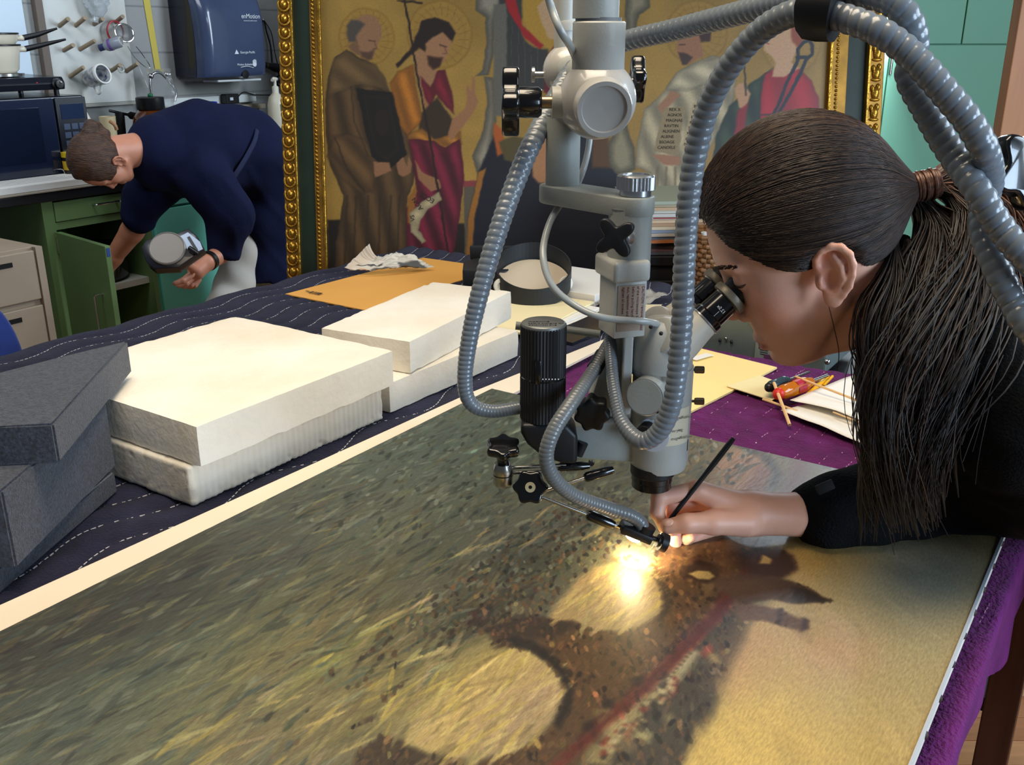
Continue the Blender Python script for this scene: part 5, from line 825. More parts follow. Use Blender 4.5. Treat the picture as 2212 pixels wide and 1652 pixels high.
obj('arm_button', MB().tube([aty(1248, 982, .971), aty(1260, 956, .971)], .0058, 12), m_sat, sm); obj('arm_screw', MB().lathe([(.004, 0), (.003, .002), (0, .0022)], aty(1277, 1000, .972), (0, -1, 0), 12), m_steel, sm)
# microscope body
YM = .985; sM = mpp(YM, 1.1); vl('zoom_body', 1427, 788, 1008, 64, YM, m_sl, 40, [(.80, 0), (.93, .02), (.985, .07), (1, .12), (1, 1)])
for y, m_, h, r in ((792, m_alu, 10, 65.5), (864, m_sat, 6, 64.6), (858, m_alu, 3, 64.8)): vl('body_ring', 1427, y, y + h, r, YM, m_, 40)
da = np.array([-.42, -.90, .06]); dc_ = aty(1398, 853, YM - .034); obj('side_cover', MB().lathe([(.0, -.012), (39 * sM, -.012), (39 * sM, .008), (37 * sM, .010), (0, .010)], dc_, da, 36), m_sg, sm, True, angle=25); obj('cover_rim', MB().tube([dc_ + da / np.linalg.norm(da) * .009 + 38.5 * sM * np.array(frame_z(da) @ Vector((math.cos(t), math.sin(t), 0))) for t in np.linspace(0, 2 * np.pi, 49)], .0008, 6), m_alu, sm)
zk_ = aty(1398, 930, YM - .032); obj('zoom_knob', MB().lathe([(.0, -.01), (.0095, -.01), (.0095, .010), (.008, .012), (0, .012)], zk_, da, 20), m_sat, sm); obj('zoom_scale', MB().lathe([(.0098, -.006), (.018, -.004), (.0185, .0005), (.0098, .0015)], zk_ + np.array([.006, .002, -.006]), da, 28), M('scale_white', (206, 212, 222), .4), sm)
for tx, x, y in (('1.6', 1413, 952), ('1', 1424, 944), ('2.5', 1398, 962)): text_obj('scale_number', tx, .006, aty(x, y, YM - .0405), np.array([.75, .0, .66]), np.array([-.66, 0, .75]), m_sat, sm, 'CENTER', .0001)
cz = aty(1427, 900, YM); zz0, zz1 = aty(1427, 962, YM - .03)[2], aty(1427, 884, YM - .03)[2]
def lab(u, v): t = -1.12 + 1.05 * u; r = 64.9 * sM; return (cz[0] + r * math.sin(t + .55 + .5), cz[1] - r * math.cos(t + .55 + .5), zz0 + (zz1 - zz0) * v)
obj('paper_label', MB().grid(lab, np.linspace(0, 1, 14), np.linspace(0, 1, 4)), M('old_label', (206, 196, 170), .7), sm)
for v_, tx in ((.72, 'magnification'), (.38, 'varying'), (.16, 'magnification')):
    t = -.06; r = 65.4 * sM; text_obj('typed_text', tx, .0048, (cz[0] + r * math.sin(t + .28), cz[1] - r * math.cos(t + .28), zz0 + (zz1 - zz0) * v_), np.array([math.cos(t + .42), math.sin(t + .42), 0]), np.array([0, 0, 1.]), M('typed_ink', (92, 90, 86), .6), sm, 'LEFT', .0001)
for y in (800, 868): obj('thumb_screw', MB().lathe([(3 * sM, 0), (3 * sM, 11 * sM), (7 * sM, 12 * sM), (8 * sM, 16 * sM), (8 * sM, 31 * sM), (6 * sM, 33 * sM), (0, 33 * sM)], aty(1488, y - 2, YM), np.array([1., -.15, .03]), 14), M('dull_brass', (128, 112, 92), .35, .9), sm)
obj('side_button', MB().box(aty(1481, 958, YM - .012), (.004, .009, .014)), m_sat, sm, True, .001)
vl('objective_mount', 1410, 1000, 1022, 48, YM - .005, m_sat, 36, [(.93, 0), (1, .15), (1, 1)]); vl('objective_lens', 1408, 1018, 1050, 43, YM - .005, m_knob, 36, [(.93, 0), (1, .08), (1, .5), (1.04, .55), (1.04, 1)])
# binocular head
hb_ = aty(1428, 792, YM); hz = aty(1428, 683, YM)[2] - hb_[2]; hw = 66 * sM
obj('binocular_head', MB().lathe([(hw * .97, 0), (hw, .004), (hw, hz * .30), (hw * .93, hz * .55), (hw * .78, hz * .80), (hw * .52, hz * .95), (0, hz)], hb_, (0, 0, 1), 40), m_sl, sm)
S0, E0_ = aty(1466, 742, YM - .012), aty(1606, 616, .985); ea = E0_ - S0; el = np.linalg.norm(ea); ea /= el; k_ = el / 189
pd_ = np.array([-.62, -.62, .48]); pc_ = aty(1424, 726, YM - .018)
for dy, nm in ((0, 'near'), (.060, 'far')):
    S1 = S0 + np.array([0, dy, 0]); ho = obj('prism_housing', MB().lathe([(0, -.03), (40 * sM, -.03), (40 * sM, .0), (37 * sM, .004), (30 * sM, .0055), (0, .0055)], pc_ + np.array([0.004, dy * .8, 0]), pd_, 32), m_sl, sm, True, angle=25)
    et = obj('eyepiece_tube', MB().lathe([(46 * k_, -30 * k_), (45 * k_, 10 * k_), (37 * k_, 60 * k_), (36 * k_, 76 * k_), (0, 76 * k_)], S1, ea, 36), M('tube_cream', (196, 190, 176), .4), sm)
    ep = obj('eyepiece', MB().lathe([(35 * k_, 76 * k_), (37 * k_, 78 * k_), (37 * k_, 90 * k_), (33 * k_, 94 * k_), (32 * k_, 138 * k_), (35 * k_, 140 * k_), (0, 140 * k_)], S1, ea, 36), m_knob, sm, True, angle=25)
    obj('tube_rim', MB().lathe([(36 * k_, 74 * k_), (38.5 * k_, 74 * k_), (38.5 * k_, 77 * k_), (36 * k_, 77 * k_)], S1, ea, 36, False), m_alu, et)
    obj('eyepiece_ring', MB().lathe([(34 * k_, 140 * k_), (41 * k_, 142 * k_), (42 * k_, 152 * k_), (40 * k_, 158 * k_), (30 * k_, 158 * k_)], S1, ea, 36), M('aged_ring', (128, 120, 104), .4, .3), ep); obj('eyecup', MB().lathe([(30 * k_, 157 * k_), (31 * k_, 168 * k_), (35 * k_, 184 * k_), (33 * k_, 186 * k_), (25 * k_, 166 * k_), (0, 164 * k_)], S1, ea, 36), m_sat, ep)
    if dy == 0:
        sd_ = np.cross(ea, [0, -1., 0]); sd_ /= np.linalg.norm(sd_)
        for j, (tx, dx) in enumerate((('12.5x', 116), ('|', 106), ('|', 98))): text_obj('scale_mark', tx, .005, S1 + ea * (dx * k_) + np.array([0, -33.2 * k_, 0]) * .995 - sd_ * .002, -sd_, ea, M('white_mark', (220, 220, 220), .5), ep, 'CENTER', .0002)
for x, y in ((1406, 706), (1428, 720)): obj('set_screw', MB().sph(aty(x, y, YM - .05), .0022, 8, 6), m_sat, sm)
# lamp house
YL = .965; sL = mpp(YL, 1.1); lp = aty(1173, 800, YL); zt = aty(1173, 697, YL)[2]; zb2 = aty(1173, 900, YL)[2]; rl_ = 48 * sL
rib = [((rl_ * (1 + (.022 if i % 2 == 0 else -.012))) * math.cos(2 * math.pi * i / 88), (rl_ * (1 + (.022 if i % 2 == 0 else -.012))) * math.sin(2 * math.pi * i / 88)) for i in range(88)]; mid_z = zt - (zt - zb2) * .55
lh = obj('lamp_housing', MB().prism(rib, (lp[0], lp[1], mid_z + .001), XA, np.array([0, 1., 0]), zt - mid_z - .003), m_sat, sm, False); obj('lamp_housing', MB().prism(rib, (lp[0], lp[1], zb2), XA, np.array([0, 1., 0]), mid_z - zb2 - .001), m_sat, sm, False)
obj('lamp_groove', MB().cyl((lp[0], lp[1], mid_z - .002), (lp[0], lp[1], mid_z + .002), rl_ * .985), m_knob, lh); obj('lamp_cap', MB().lathe([(rl_, 0), (rl_ * .97, .003), (rl_ * .90, .0042), (0, .0042)], (lp[0], lp[1], zt - .003), (0, 0, 1), 40), M('cap_grey', (104, 106, 104), .4, .3), lh, angle=25)
for i, tx in enumerate(['WARNING', 'before changing lamp', 'disconnect plug']): text_obj('cap_text', tx, .0046, (lp[0] - .016, lp[1] - .002 - i * .006, zt + .0013), XA, np.array([0, 1., 0]), m_sat, lh, 'LEFT', .0001)
obj('lamp_latch', MB().box((lp[0] - .006, lp[1] - rl_ * 1.0, mid_z + .011), (.006, .004, .026)), m_knob, lh, True, .001)
for i in range(6): obj('index_dot', MB().sph((lp[0] - .001 + i * .0032, lp[1] - rl_ * 1.03, mid_z + .004), .0008, 6, 4), M('white_mark', (220, 220, 220)), lh)
obj('lamp_elbow', MB().prism([((x - 1180) * sL, (940 - y) * sL) for x, y in [(1123, 896), (1222, 896), (1246, 922), (1246, 990), (1212, 988), (1170, 972), (1138, 944), (1124, 918)]], (aty(1180, 940, YL)[0], YL, aty(1180, 940, YL)[2]), XA, np.array([0, 0, 1.]), .046, -.023), m_sat, sm, True, .005, 3)
obj('connecting_tube', MB().cyl(aty(1180, 706, 1.03), aty(1296, 722, 1.02), 8.5 * mpp(1.02)), m_sg, sm); obj('tube_plug', MB().cyl(aty(1114, 703, 1.0), aty(1140, 706, 1.0), 9 * mpp(1.0)), m_sg, sm)
# ------------------------------------------------------------------ armoured hoses
m_hose = M('hose_grey', (106, 114, 122), 0.28, coat=0.3); m_hose2 = M('hose_dark_grey', (100, 104, 106), 0.34, coat=0.2)
def hose(name, label, pts, rad, mat, pk=0.40, amp=.11, nsamp=None):
    """ribbed hose: pts (px, py, depth), rad metres at those points; ribs wind round in a screw"""
    P = np.array([aty(x, y, Y) for x, y, Y in pts]); Q = np.concatenate([P, np.array(rad)[:, None]], 1); S = spline(Q, 4000); P3_, r = S[:, :3], S[:, 3]
    ds = np.concatenate([[0], np.linalg.norm(np.diff(P3_, axis=0), axis=1)]); pks = np.interp(np.linspace(0, 1, len(r)), np.linspace(0, 1, len(pk)), pk) if not np.isscalar(pk) else pk; ph = np.cumsum(ds / (pks * 2 * r)); amp_ = np.interp(np.linspace(0, 1, len(r)), np.linspace(0, 1, len(amp)), amp) if not np.isscalar(amp) else np.full(len(r), amp); n = int(ph[-1] * 7); q = np.linspace(0, ph[-1], n)
    Pn = np.stack([np.interp(q, ph, P3_[:, k]) for k in range(3)], 1); rn = np.interp(q, ph, r); an = np.interp(q, ph, amp_)
    f = lambda i, p: 1 - an[i.ravel()][:, None] + an[i.ravel()][:, None] * np.sqrt(np.maximum(0.0, np.abs(np.sin(np.pi * (q[i.ravel()][:, None] - p / (2 * np.pi)))))) * 1.25
    return tag(obj(name, MB().tube(Pn, rn, 18, f), mat, angle=180), label, 'hose', 'ribbed grey hoses of the microscope')
HR = [(1319, 722, .995), (1321, 790, .968), (1328, 850, .945), (1344, 912, .925), (1384, 952, .905), (1424, 932, .898), (1452, 870, .895), (1466, 780, .897), (1474, 680, .90), (1479, 560, .905), (1487, 440, .91), (1503, 330, .91), (1532, 225, .90), (1580, 138, .88), (1645, 66, .86), (1720, 27, .83), (1795, 32, .80), (1886, 62, .775), (1950, 103, .765), (2002, 154, .755), (2047, 206, .748), (2089, 257, .742), (2124, 318, .738), (2138, 384, .755), (2124, 446, .765), (2124, 500, .755), (2147, 566, .74), (2188, 650, .725), (2245, 735, .71), (2420, 900, .72), (2650, 960, .80)]
RR = [.0064, .0064, .0066, .0075, .0090, .0098, .0100, .0102, .0104] + [.0106] * 22
hose('armoured_hose', 'front ribbed grey hose looping in a U before the microscope body', HR, RR, m_hose, [.22, .24, .34, .40] + [.40] * 10, [.04, .05, .09, .11] + [.11] * 10)
HL = [(1124, 880, .965), (1062, 888, .962), (1018, 872, .96), (1004, 822, .962), (1016, 722, .97), (1045, 602, .98), (1085, 472, 1.0), (1130, 352, 1.03), (1162, 285, 1.055), (1192, 228, 1.085), (1240, 150, 1.12), (1300, 108, 1.12), (1362, 86, 1.08), (1450, 66, 1.03), (1560, 38, .97), (1680, 8, .90), (1775, -8, .84), (1860, -14, .81), (1928, 5, .79), (1966, 50, .785), (1976, 105, .79), (1964, 164, .785), (1999, 234, .775), (2031, 292, .768), (2066, 346, .758), (2112, 412, .738), (2160, 490, .728), (2235, 575, .715), (2420, 760, .72), (2650, 900, .82)]
RL_ = [.0070, .0072, .0076, .0082, .0090, .0098, .0102] + [.0106] * 23
hose('armoured_hose', 'rear ribbed grey hose running down to the black lamp house', HL, RL_, m_hose, [.24, .30, .38] + [.40] * 10, [.05, .08, .11] + [.11] * 10)
hose('light_guide', 'fine ribbed hose curving down to the black lamp bracket', [(1312, 748, 1.0), (1278, 806, .965), (1236, 868, .925), (1196, 930, .905), (1180, 985, .90), (1196, 1032, .905), (1240, 1070, .92), (1310, 1096, .94), (1360, 1112, .945), (1383, 1128, .947), (1388, 1146, .947)], [.0070] * 2 + [.0078] * 9, m_hose2, .27, .055)
tag(obj('tape_wrap', MB().tube([aty(1752, 14, .815), aty(1783, 16, .806), aty(1812, 20, .80)], [.0245, .0255, .0245], 24, lambda i, p: 1 + .02 * np.sin(9 * p + i)), m_sat), 'black tape binding the two hoses together near the top', 'tape')
tag(obj('hose_band', MB().tube([aty(1302, 766, .992), aty(1284, 797, .973)], .0085, 16), m_sat), 'black sleeve round the fine hose below the rack column', 'sleeve')
tag(obj('thin_cable', MB().tube(spline([aty(x, y, Y) for x, y, Y in [(1178, -30, .985), (1192, 20, .985), (1212, 68, .975), (1236, 108, 1.0), (1262, 180, 1.11), (1274, 260, 1.12), (1272, 315, 1.11), (1258, 372, 1.10), (1235, 420, 1.10), (1208, 445, 1.05), (1184, 490, 1.02), (1173, 550, .99), (1190, 612, .97), (1235, 655, .96), (1300, 685, .945), (1390, 694, .955), (1420, 700, .97)]], 160), .0037, 10), M('cable_grey', (158, 164, 164), .3, coat=.3)), 'thin smooth grey cable looping beside the star knob', 'cable')
# ------------------------------------------------------------------ jointed lamp holder with its lamp
lh2 = thing('lamp_holder', 'jointed rod holder with black star knobs and a lamp bracket', 'lamp', onz(1375, 1185, ZP) + np.array([0, 0, .03])); YH = .945; sH = mpp(YH, .98)
k0 = aty(1087, 966, YH); star('star_knob', k0, (0, -.3, 1), 38 * sH, .010, 6, m_knob, lh2, .10, .003); obj('knob_cone', MB().lathe([(13 * sH, 0), (15 * sH, .012), (20 * sH, .016), (0, .016)], aty(1087, 1002, YH), (0, 0, 1), 20), m_knob, lh2)
vl('swivel_joint', 1087, 1000, 1022, 22, YH, m_steel, 24, [(1, 0), (1.04, .5), (.85, 1)], lh2); vl('swivel_joint', 1087, 1024, 1048, 22, YH, m_steel, 24, [(.8, 0), (1.0, .3), (1, 1)], lh2)
for y0, y1 in ((1010, 1004), (1021, 1016)): obj('rod', MB().cyl(aty(1104, y0, YH), aty(1222, y1, YH + .01), 4 * sH, n=12), m_steel, lh2)
def sleeve(p, q, r): p = np.array(p); q = np.array(q); return obj('rod_sleeve', MB().lathe([(r * .7, 0), (r, .003), (r, np.linalg.norm(q - p) * .75), (r * .75, np.linalg.norm(q - p)), (0, np.linalg.norm(q - p))], p, q - p, 16), m_knob, lh2)
sleeve(aty(1204, 1009, YH + .01), aty(1272, 1006, YH + .018), 10 * sH); obj('rod', MB().cyl(aty(1176, 1060, YH - .005), aty(1270, 1030, YH + .008), 4 * sH, n=12), m_steel, lh2); sleeve(aty(1262, 1032, YH + .007), aty(1324, 1014, YH + .016), 11 * sH)
k2 = aty(1146, 1052, YH - .01); star('star_knob', k2, (-.05, -.90, .42), 38 * sH, .012, 6, m_knob, lh2, .09, .003); obj('knob_insert', MB().lathe([(11 * sH, 0), (11 * sH, .008), (4 * sH, .0082), (3.5 * sH, .003), (0, .003)], k2, (-.05, -.90, .42), 20), M('insert_brass', (216, 206, 170), .3, .6), lh2)
obj('rod', MB().cyl(aty(1168, 1072, YH - .004), aty(1275, 1114, YH), 4 * sH, n=12), m_steel, lh2); sleeve(aty(1268, 1110, YH), aty(1326, 1134, YH + .002), 12 * sH); obj('rod_tip', MB().cyl(aty(1324, 1132, YH + .002), aty(1340, 1138, YH + .003), 4 * sH, n=12), m_steel, lh2)
b0 = aty(1374, 1148, YH + .002); bx_ = aty(1404, 1160, YH + .002) - aty(1344, 1136, YH + .002); bx_ /= np.linalg.norm(bx_); by_ = np.cross([0, 0, 1.], bx_); by_ /= np.linalg.norm(by_); bz_ = np.cross(bx_, by_)
br = obj('lamp_bracket', MB().box(b0, (.0365, .022, .010), bx_, by_, bz_), m_sat, lh2, True, .002); obj('guide_socket', MB().cyl(b0 + bx_ * .008 + bz_ * .004, b0 + bx_ * .008 + bz_ * .012, .010, n=20), m_sat, br)
obj('thumb_knob', MB().lathe([(.003, 0), (.003, .007), (.0075, .008), (.0075, .011), (.0105, .0115), (.0105, .019), (0, .019)], b0 + bx_ * .018, bx_, 16), m_sat, br)
lens = b0 - bz_ * .0055; obj('lamp_lens', MB().lathe([(.0088, 0), (.0088, .003), (.0055, .0045), (0, .0045)], lens, -bz_, 20), M('lamp_glow', (255, 236, 190), .3, emit=(255, 226, 170), estr=240), br)
sp_ = bpy.data.lights.new('lamp_beam', 'SPOT'); sp_.energy = 2.6; sp_.color = (1.0, .80, .48); sp_.spot_size = math.radians(150); sp_.spot_blend = .8; sp_.shadow_soft_size = .005
so = bpy.data.objects.new('lamp_beam', sp_); COL.objects.link(so); so.parent = lh2; pos = lens - bz_ * .006; so.location = pos - ORG[lh2.name]; tgt = onz(1400, 1192, ZP); so.rotation_euler = vec(tgt - pos).to_track_quat('-Z', 'Y').to_euler()
# ================================================================== people
def head_sdf(q, k=1.0):
    """q in head space, metres: x forward, y left, z up, origin midway between the ear holes"""
    q = q * (1000.0 / k); y = np.abs(q[:, 1]); s = np.stack([q[:, 0], y, q[:, 2]], 1).astype(np.float32)
    E = lambda c, r: d_ell(s, c, r)
    d = E((-8, 0, 54), (94, 72, 84)); d = smin(d, E((36, 0, -2), (45, 59, 66)), 22); d = smin(d, E((40, 0, -46), (39, 42, 44)), 16); d = smin(d, E((57, 0, -77), (18, 21, 16)), 12)
    d = smin(d, d_cap(s, (2, 48, -32), (48, 20, -76), 15, 12), 16); d = smin(d, E((50, 38, -2), (22, 20, 26)), 18); d = smin(d, E((74, 20, 44), (10, 24, 7)), 12)
    d = smax(d, -E((92, 30, 27), (13, 17, 11)), 10); d = smin(d, E((68, 30, 26), (12.5, 13, 12.5)), 3)
    d = smin(d, d_cap(s, (74, 0, 36), (89, 0, -8), 6.5, 8.0), 9); d = smin(d, E((91, 0, -13), (9.5, 9, 8)), 5); d = smin(d, E((81, 11, -18), (9, 6, 6.5)), 4); d = smax(d, -E((86, 6, -23), (5, 3.2, 4)), 2)
    d = smin(d, E((76.5, 0, -50), (7.5, 20, 5.0)), 4); d = smin(d, E((75.5, 0, -60), (7.5, 17, 6.0)), 4); d = smax(d, -E((84.5, 0, -55), (6, 22, 1.3)), 2.0); d = smax(d, -E((81, 0, -69), (8, 20, 4.5)), 6)
    return d * (k / 1000.0)
def ear_sdf(q, k=1.0):
    m = (np.abs(q[:, 1]) > .045) & (np.abs(q[:, 0]) < .06) & (np.abs(q[:, 2]) < .07); out = np.full(len(q), .05, np.float32)
    if m.any(): out[m] = ear_sdf_(q[m], k)
    return out
def ear_sdf_(q, k=1.0):
    q = q * (1000.0 / k); a = math.radians(20); u = q[:, 0] * math.cos(a) + (q[:, 2] - 6) * math.sin(a); v = -q[:, 0] * math.sin(a) + (q[:, 2] - 6) * math.cos(a); w = np.abs(q[:, 1]) - 71 + 0.30 * (u - 8)
    p = np.stack([u, w, v], 1).astype(np.float32); E = lambda c, r: d_ell(p, c, r)
    t = np.linspace(-.35, 1.42, 13) * math.pi; hel = [(-4 + 15.5 * math.cos(x + .2) if True else 0, 9.5, 8 + 24.0 * math.sin(x + .2)) for x in np.linspace(-0.15 * math.pi, 1.10 * math.pi, 12)]
    hel = [(8, 3, 4), (11, 6, 12), (12, 9, 20), (8, 11, 28), (0, 12, 32.5), (-9, 12.5, 31), (-16, 13, 24), (-19, 13, 14), (-18.5, 12.5, 3), (-16, 11.5, -8), (-11, 10, -17)]
    d = d_chain(p, hel, [3.2, 3.4, 3.6, 3.8, 4.0, 4.0, 3.9, 3.7, 3.4, 3.2, 3.4], 2.0)
    pl = E((-5, 5.0, 6), (17, 4.0, 28)); d = smin(d, pl, 3.0); d = smin(d, d_chain(p, [(-3, 9, 22), (-9, 10.5, 12), (-10.5, 11, 0), (-6, 9.5, -10)], [3, 3.2, 3.4, 3], 2.0), 2.5); d = smin(d, E((-3, 7, -21), (8.5, 4.6, 9.5)), 5); d = smin(d, E((8.5, 6, -5), (3.5, 4.5, 6)), 4)
    d = smax(d, -E((-1, 10, -2), (7, 7.5, 11)), 3.0); d = smax(d, -E((4, 11, 17), (5, 4.5, 8)), 3); d = smin(d, E((-2, -2, 6), (12, 8, 20)), 4); return d * (k / 1000.0)
class Frame:
    def __init__(s, o, fwd, left): s.o = np.array(o, np.float32); f = np.array(fwd, float); f /= np.linalg.norm(f); l = np.array(left, float); l -= f * (f @ l); l /= np.linalg.norm(l); s.R = np.stack([f, l, np.cross(f, l)], 0).astype(np.float32)
    def loc(s, p): return (p - s.o) @ s.R.T
    def w(s, q): return np.asarray(q, float) @ s.R.astype(float) + s.o
def skin_material(name, col, lip):
    m = bpy.data.materials.new(name); m.use_nodes = True; nt = m.node_tree; b = nt.nodes['Principled BSDF']; at = nt.nodes.new('ShaderNodeAttribute'); at.attribute_name = 'paint'
    tc = nt.nodes.new('ShaderNodeTexCoord'); n = nt.nodes.new('ShaderNodeTexNoise'); n.inputs['Scale'].default_value = 45; n.inputs['Detail'].default_value = 4; nt.links.new(tc.outputs['Object'], n.inputs['Vector'])
    mr = nt.nodes.new('ShaderNodeMapRange'); mr.inputs['To Min'].default_value = .90; mr.inputs['To Max'].default_value = 1.10; nt.links.new(n.outputs[0], mr.inputs[0]); sc = nt.nodes.new('ShaderNodeVectorMath'); sc.operation = 'SCALE'
    nt.links.new(at.outputs['Color'], sc.inputs[0]); nt.links.new(mr.outputs[0], sc.inputs['Scale']); nt.links.new(sc.outputs[0], b.inputs['Base Color']); b.inputs['Roughness'].default_value = .48
    n2 = nt.nodes.new('ShaderNodeTexNoise'); n2.inputs['Scale'].default_value = 900; nt.links.new(tc.outputs['Object'], n2.inputs['Vector']); bp = nt.nodes.new('ShaderNodeBump'); bp.inputs['Strength'].default_value = .12; bp.inputs['Distance'].default_value = .001; nt.links.new(n2.outputs[0], bp.inputs['Height']); nt.links.new(bp.outputs[0], b.inputs['Normal'])
    b.inputs['Subsurface Weight'].default_value = .25; b.inputs['Subsurface Radius'].default_value = (.010, .004, .002); b.inputs['Subsurface Scale'].default_value = .5; return m
def vcol_material(name, rough=.35, spec=.5):
    m = bpy.data.materials.new(name); m.use_nodes = True; nt = m.node_tree; b = nt.nodes['Principled BSDF']; at = nt.nodes.new('ShaderNodeAttribute'); at.attribute_name = 'paint'; nt.links.new(at.outputs['Color'], b.inputs['Base Color']); b.inputs['Roughness'].default_value = rough; b.inputs['Specular IOR Level'].default_value = spec; return m
# ------------------------------------------------------------------ the conservator at the microscope
YHD = 1.0; ear = aty(1797, 606, YHD - .074); HF = Frame((ear[0], YHD, ear[2]), (-.885, .03, -.465), (0, -1, 0))
wm = thing('person', 'person with brown ponytail and black jacket looking into the microscope', 'person', T(1.35, -0.30, 0))
def J(x, y, Y): return aty(x, y, Y).astype(np.float32)
Z8 = lambda x, y, Y: aty(1360 + x * .1989, 1000 + y * .1989, Y).astype(np.float32)
neck0 = HF.w((-.030, 0, -.015)).astype(np.float32); neck1 = J(2035, 745, 1.02); nb0 = J(2200, 800, 1.05)
armp = [J(1660, 1110, .992), J(1760, 1110, .998), J(1900, 1085, 1.02), J(2190, 1020, 1.10), J(2240, 840, 1.14)]
def hand_w(p):
    f = .001; car = Z8(1310, 545, .992); wr = Z8(1720, 560, .995)
    im, mm, rm, lm_ = Z8(735, 295, .985), Z8(790, 400, 1.002), Z8(880, 560, 1.010), Z8(960, 690, 1.012)
    d = d_cap(p, wr, car, 21.5 * f, 23.5 * f)
    for m_, r in ((im, 11.5), (mm, 12), (rm, 11), (lm_, 10)): d = smin(d, d_cap(p, car, m_, 21 * f, r * f), 10 * f)
    th = d_chain(p, [Z8(1240, 640, .972), Z8(905, 645, .960), Z8(620, 655, .953), Z8(415, 690, .955)], [17 * f, 13.2 * f, 10.5 * f, 8.3 * f], 5 * f); d = smin(d, th, 9 * f)
    fi = d_chain(p, [im, Z8(325, 375, .976), Z8(300, 535, .970), Z8(372, 700, .966)], [10.8 * f, 9.2 * f, 8 * f, 6.4 * f], 3 * f)
    for ch, rr in (([mm, Z8(450, 465, .994), Z8(395, 600, .987), Z8(450, 735, .980)], [11, 9.8, 8.2, 6.6]), ([rm, Z8(590, 590, 1.000), Z8(480, 730, .991), Z8(500, 885, .984)], [10.5, 9.6, 8.0, 6.4]), ([lm_, Z8(700, 800, 1.000), Z8(610, 822, .990), Z8(660, 800, .985)], [9, 8.2, 7.4, 6.6])): fi = smin(fi, d_chain(p, ch, [x * f for x in rr], 3 * f), 1.0 * f)
    return smin(d, fi, 4 * f)
def woman_upper(p):
    q = HF.loc(p); d = head_sdf(q); nd = np.minimum(np.abs(q[:, 1]), 1) ; e = ear_sdf(q); d = smin(d, e, .003)
    d = smin(d, d_cap(p, neck0, neck1, .050, .056), .022); d = smin(d, d_chain(p, [J(1752, 742, 1.0), J(1830, 688, 1.0), J(1920, 618, 1.0)], [.018, .029, .046], .02), .016); return smin(d, d_chain(p, [neck1, nb0, J(2350, 900, 1.05)], [.07, .10, .11], .03), .03)
def woman_arm(p):
    d = smin(d_chain(p, armp, [.0215, .0235, .034, .042, .046], .02), hand_w(p), .010); return smin(d, d_cap(p, armp[-1], J(2260, 820, 1.08), .05, .07), .03)
lo = HF.o - .16; v1, f1 = surface(woman_upper, (HF.o[0] - .17, .90, HF.o[2] - .22), (HF.o[0] + .40, 1.16, HF.o[2] + .17), .0021)
hc = Z8(800, 600, .985); v2, f2 = surface(woman_arm, (hc[0] - .075, .90, .92), (hc[0] + .15, 1.06, hc[2] + .09), .0013)
v3, f3 = surface(lambda p: np.maximum(woman_arm(p), (hc[0] + .148) - p[:, 0]), (hc[0] + .14, .90, .92), (.70, 1.25, 1.32), .006)
sk = skin_material('skin_conservator', None, None)
bo = body_mesh('body', [(v1, f1), (v2, f2), (v3, f3)], sk, wm)
Va = np.concatenate([v1, v2, v3]); qh = HF.loc(Va.astype(np.float32)) * 1000; base = np.tile(np.array([220, 166, 142.]), (len(Va), 1))
def tint(mask, col): base[:] = base * (1 - mask[:, None]) + np.array(col, float) * mask[:, None]
hm = (np.abs(qh) < 140).all(1)
tint(np.exp(-(((qh[:, 0] - 60) / 22) ** 2 + ((np.abs(qh[:, 1]) - 48) / 22) ** 2 + ((qh[:, 2] + 8) / 22) ** 2)) * .35 * hm, (214, 126, 104)); tint(np.clip(1.6 - np.sqrt(((qh[:, 0] - 79) / 8) ** 2 + (qh[:, 1] / 21) ** 2 + ((qh[:, 2] + 55) / 8.5) ** 2) * 1.4, 0, .8) * hm, (172, 84, 82)); tint(np.exp(-(((np.abs(qh[:, 1]) - 76) / 9) ** 2 + (qh[:, 0] / 26) ** 2 + ((qh[:, 2] - 10) / 34) ** 2)) * .45 * hm, (220, 128, 104))
tint(np.exp(-(((qh[:, 0] - 97) / 12) ** 2 + (qh[:, 1] / 14) ** 2 + ((qh[:, 2] + 6) / 10) ** 2)) * .4 * hm, (214, 126, 108)); paint_attr(bo.data, base)
th_n = Z8(395, 660, .945); nx = Z8(620, 655, .953) - Z8(415, 690, .955); nx /= np.linalg.norm(nx); ny = np.cross([0, -.55, .83], nx); ny /= np.linalg.norm(ny)
obj('thumbnail', MB().sph(Z8(425, 676, .954) + np.cross(nx, ny) * .0072, (.0062, .0048, .0022), 14, 8, nx, ny), M('nail', (216, 164, 142), .3), wm)
# brow and lashes on the near side, seen past the eyepiece
mb = MB(); 
for i in range(130):
    t = random.random(); z = .0435 + .0055 * math.sin(t * 2.4) + random.uniform(-.0022, .0022); y = .010 + .038 * t; x = .0928 - .019 * t * t
    mb.tube([HF.w((x, y, z)), HF.w((x - .0015, y + .006, z + .0012))], .0005, 4)
o = obj('eyebrow', mb, M('brow_hair', (52, 34, 26), .6), wm); o['kind'] = 'stuff'
mb = MB()
for i in range(26):
    t = i / 25; y = .019 + .024 * t; p = np.array((.0805 - .010 * t * t, y, .0265 - .003 * abs(t - .5))); mb.tube([HF.w(p), HF.w(p + (.0045, .002 * (t - .3), -.0018)), HF.w(p + (.0080, .004 * (t - .3), -.0008))], [.00045, .0003, .0001], 4)
o = obj('eyelash', mb, M('lash_hair', (26, 18, 16), .5), wm); o['kind'] = 'stuff'
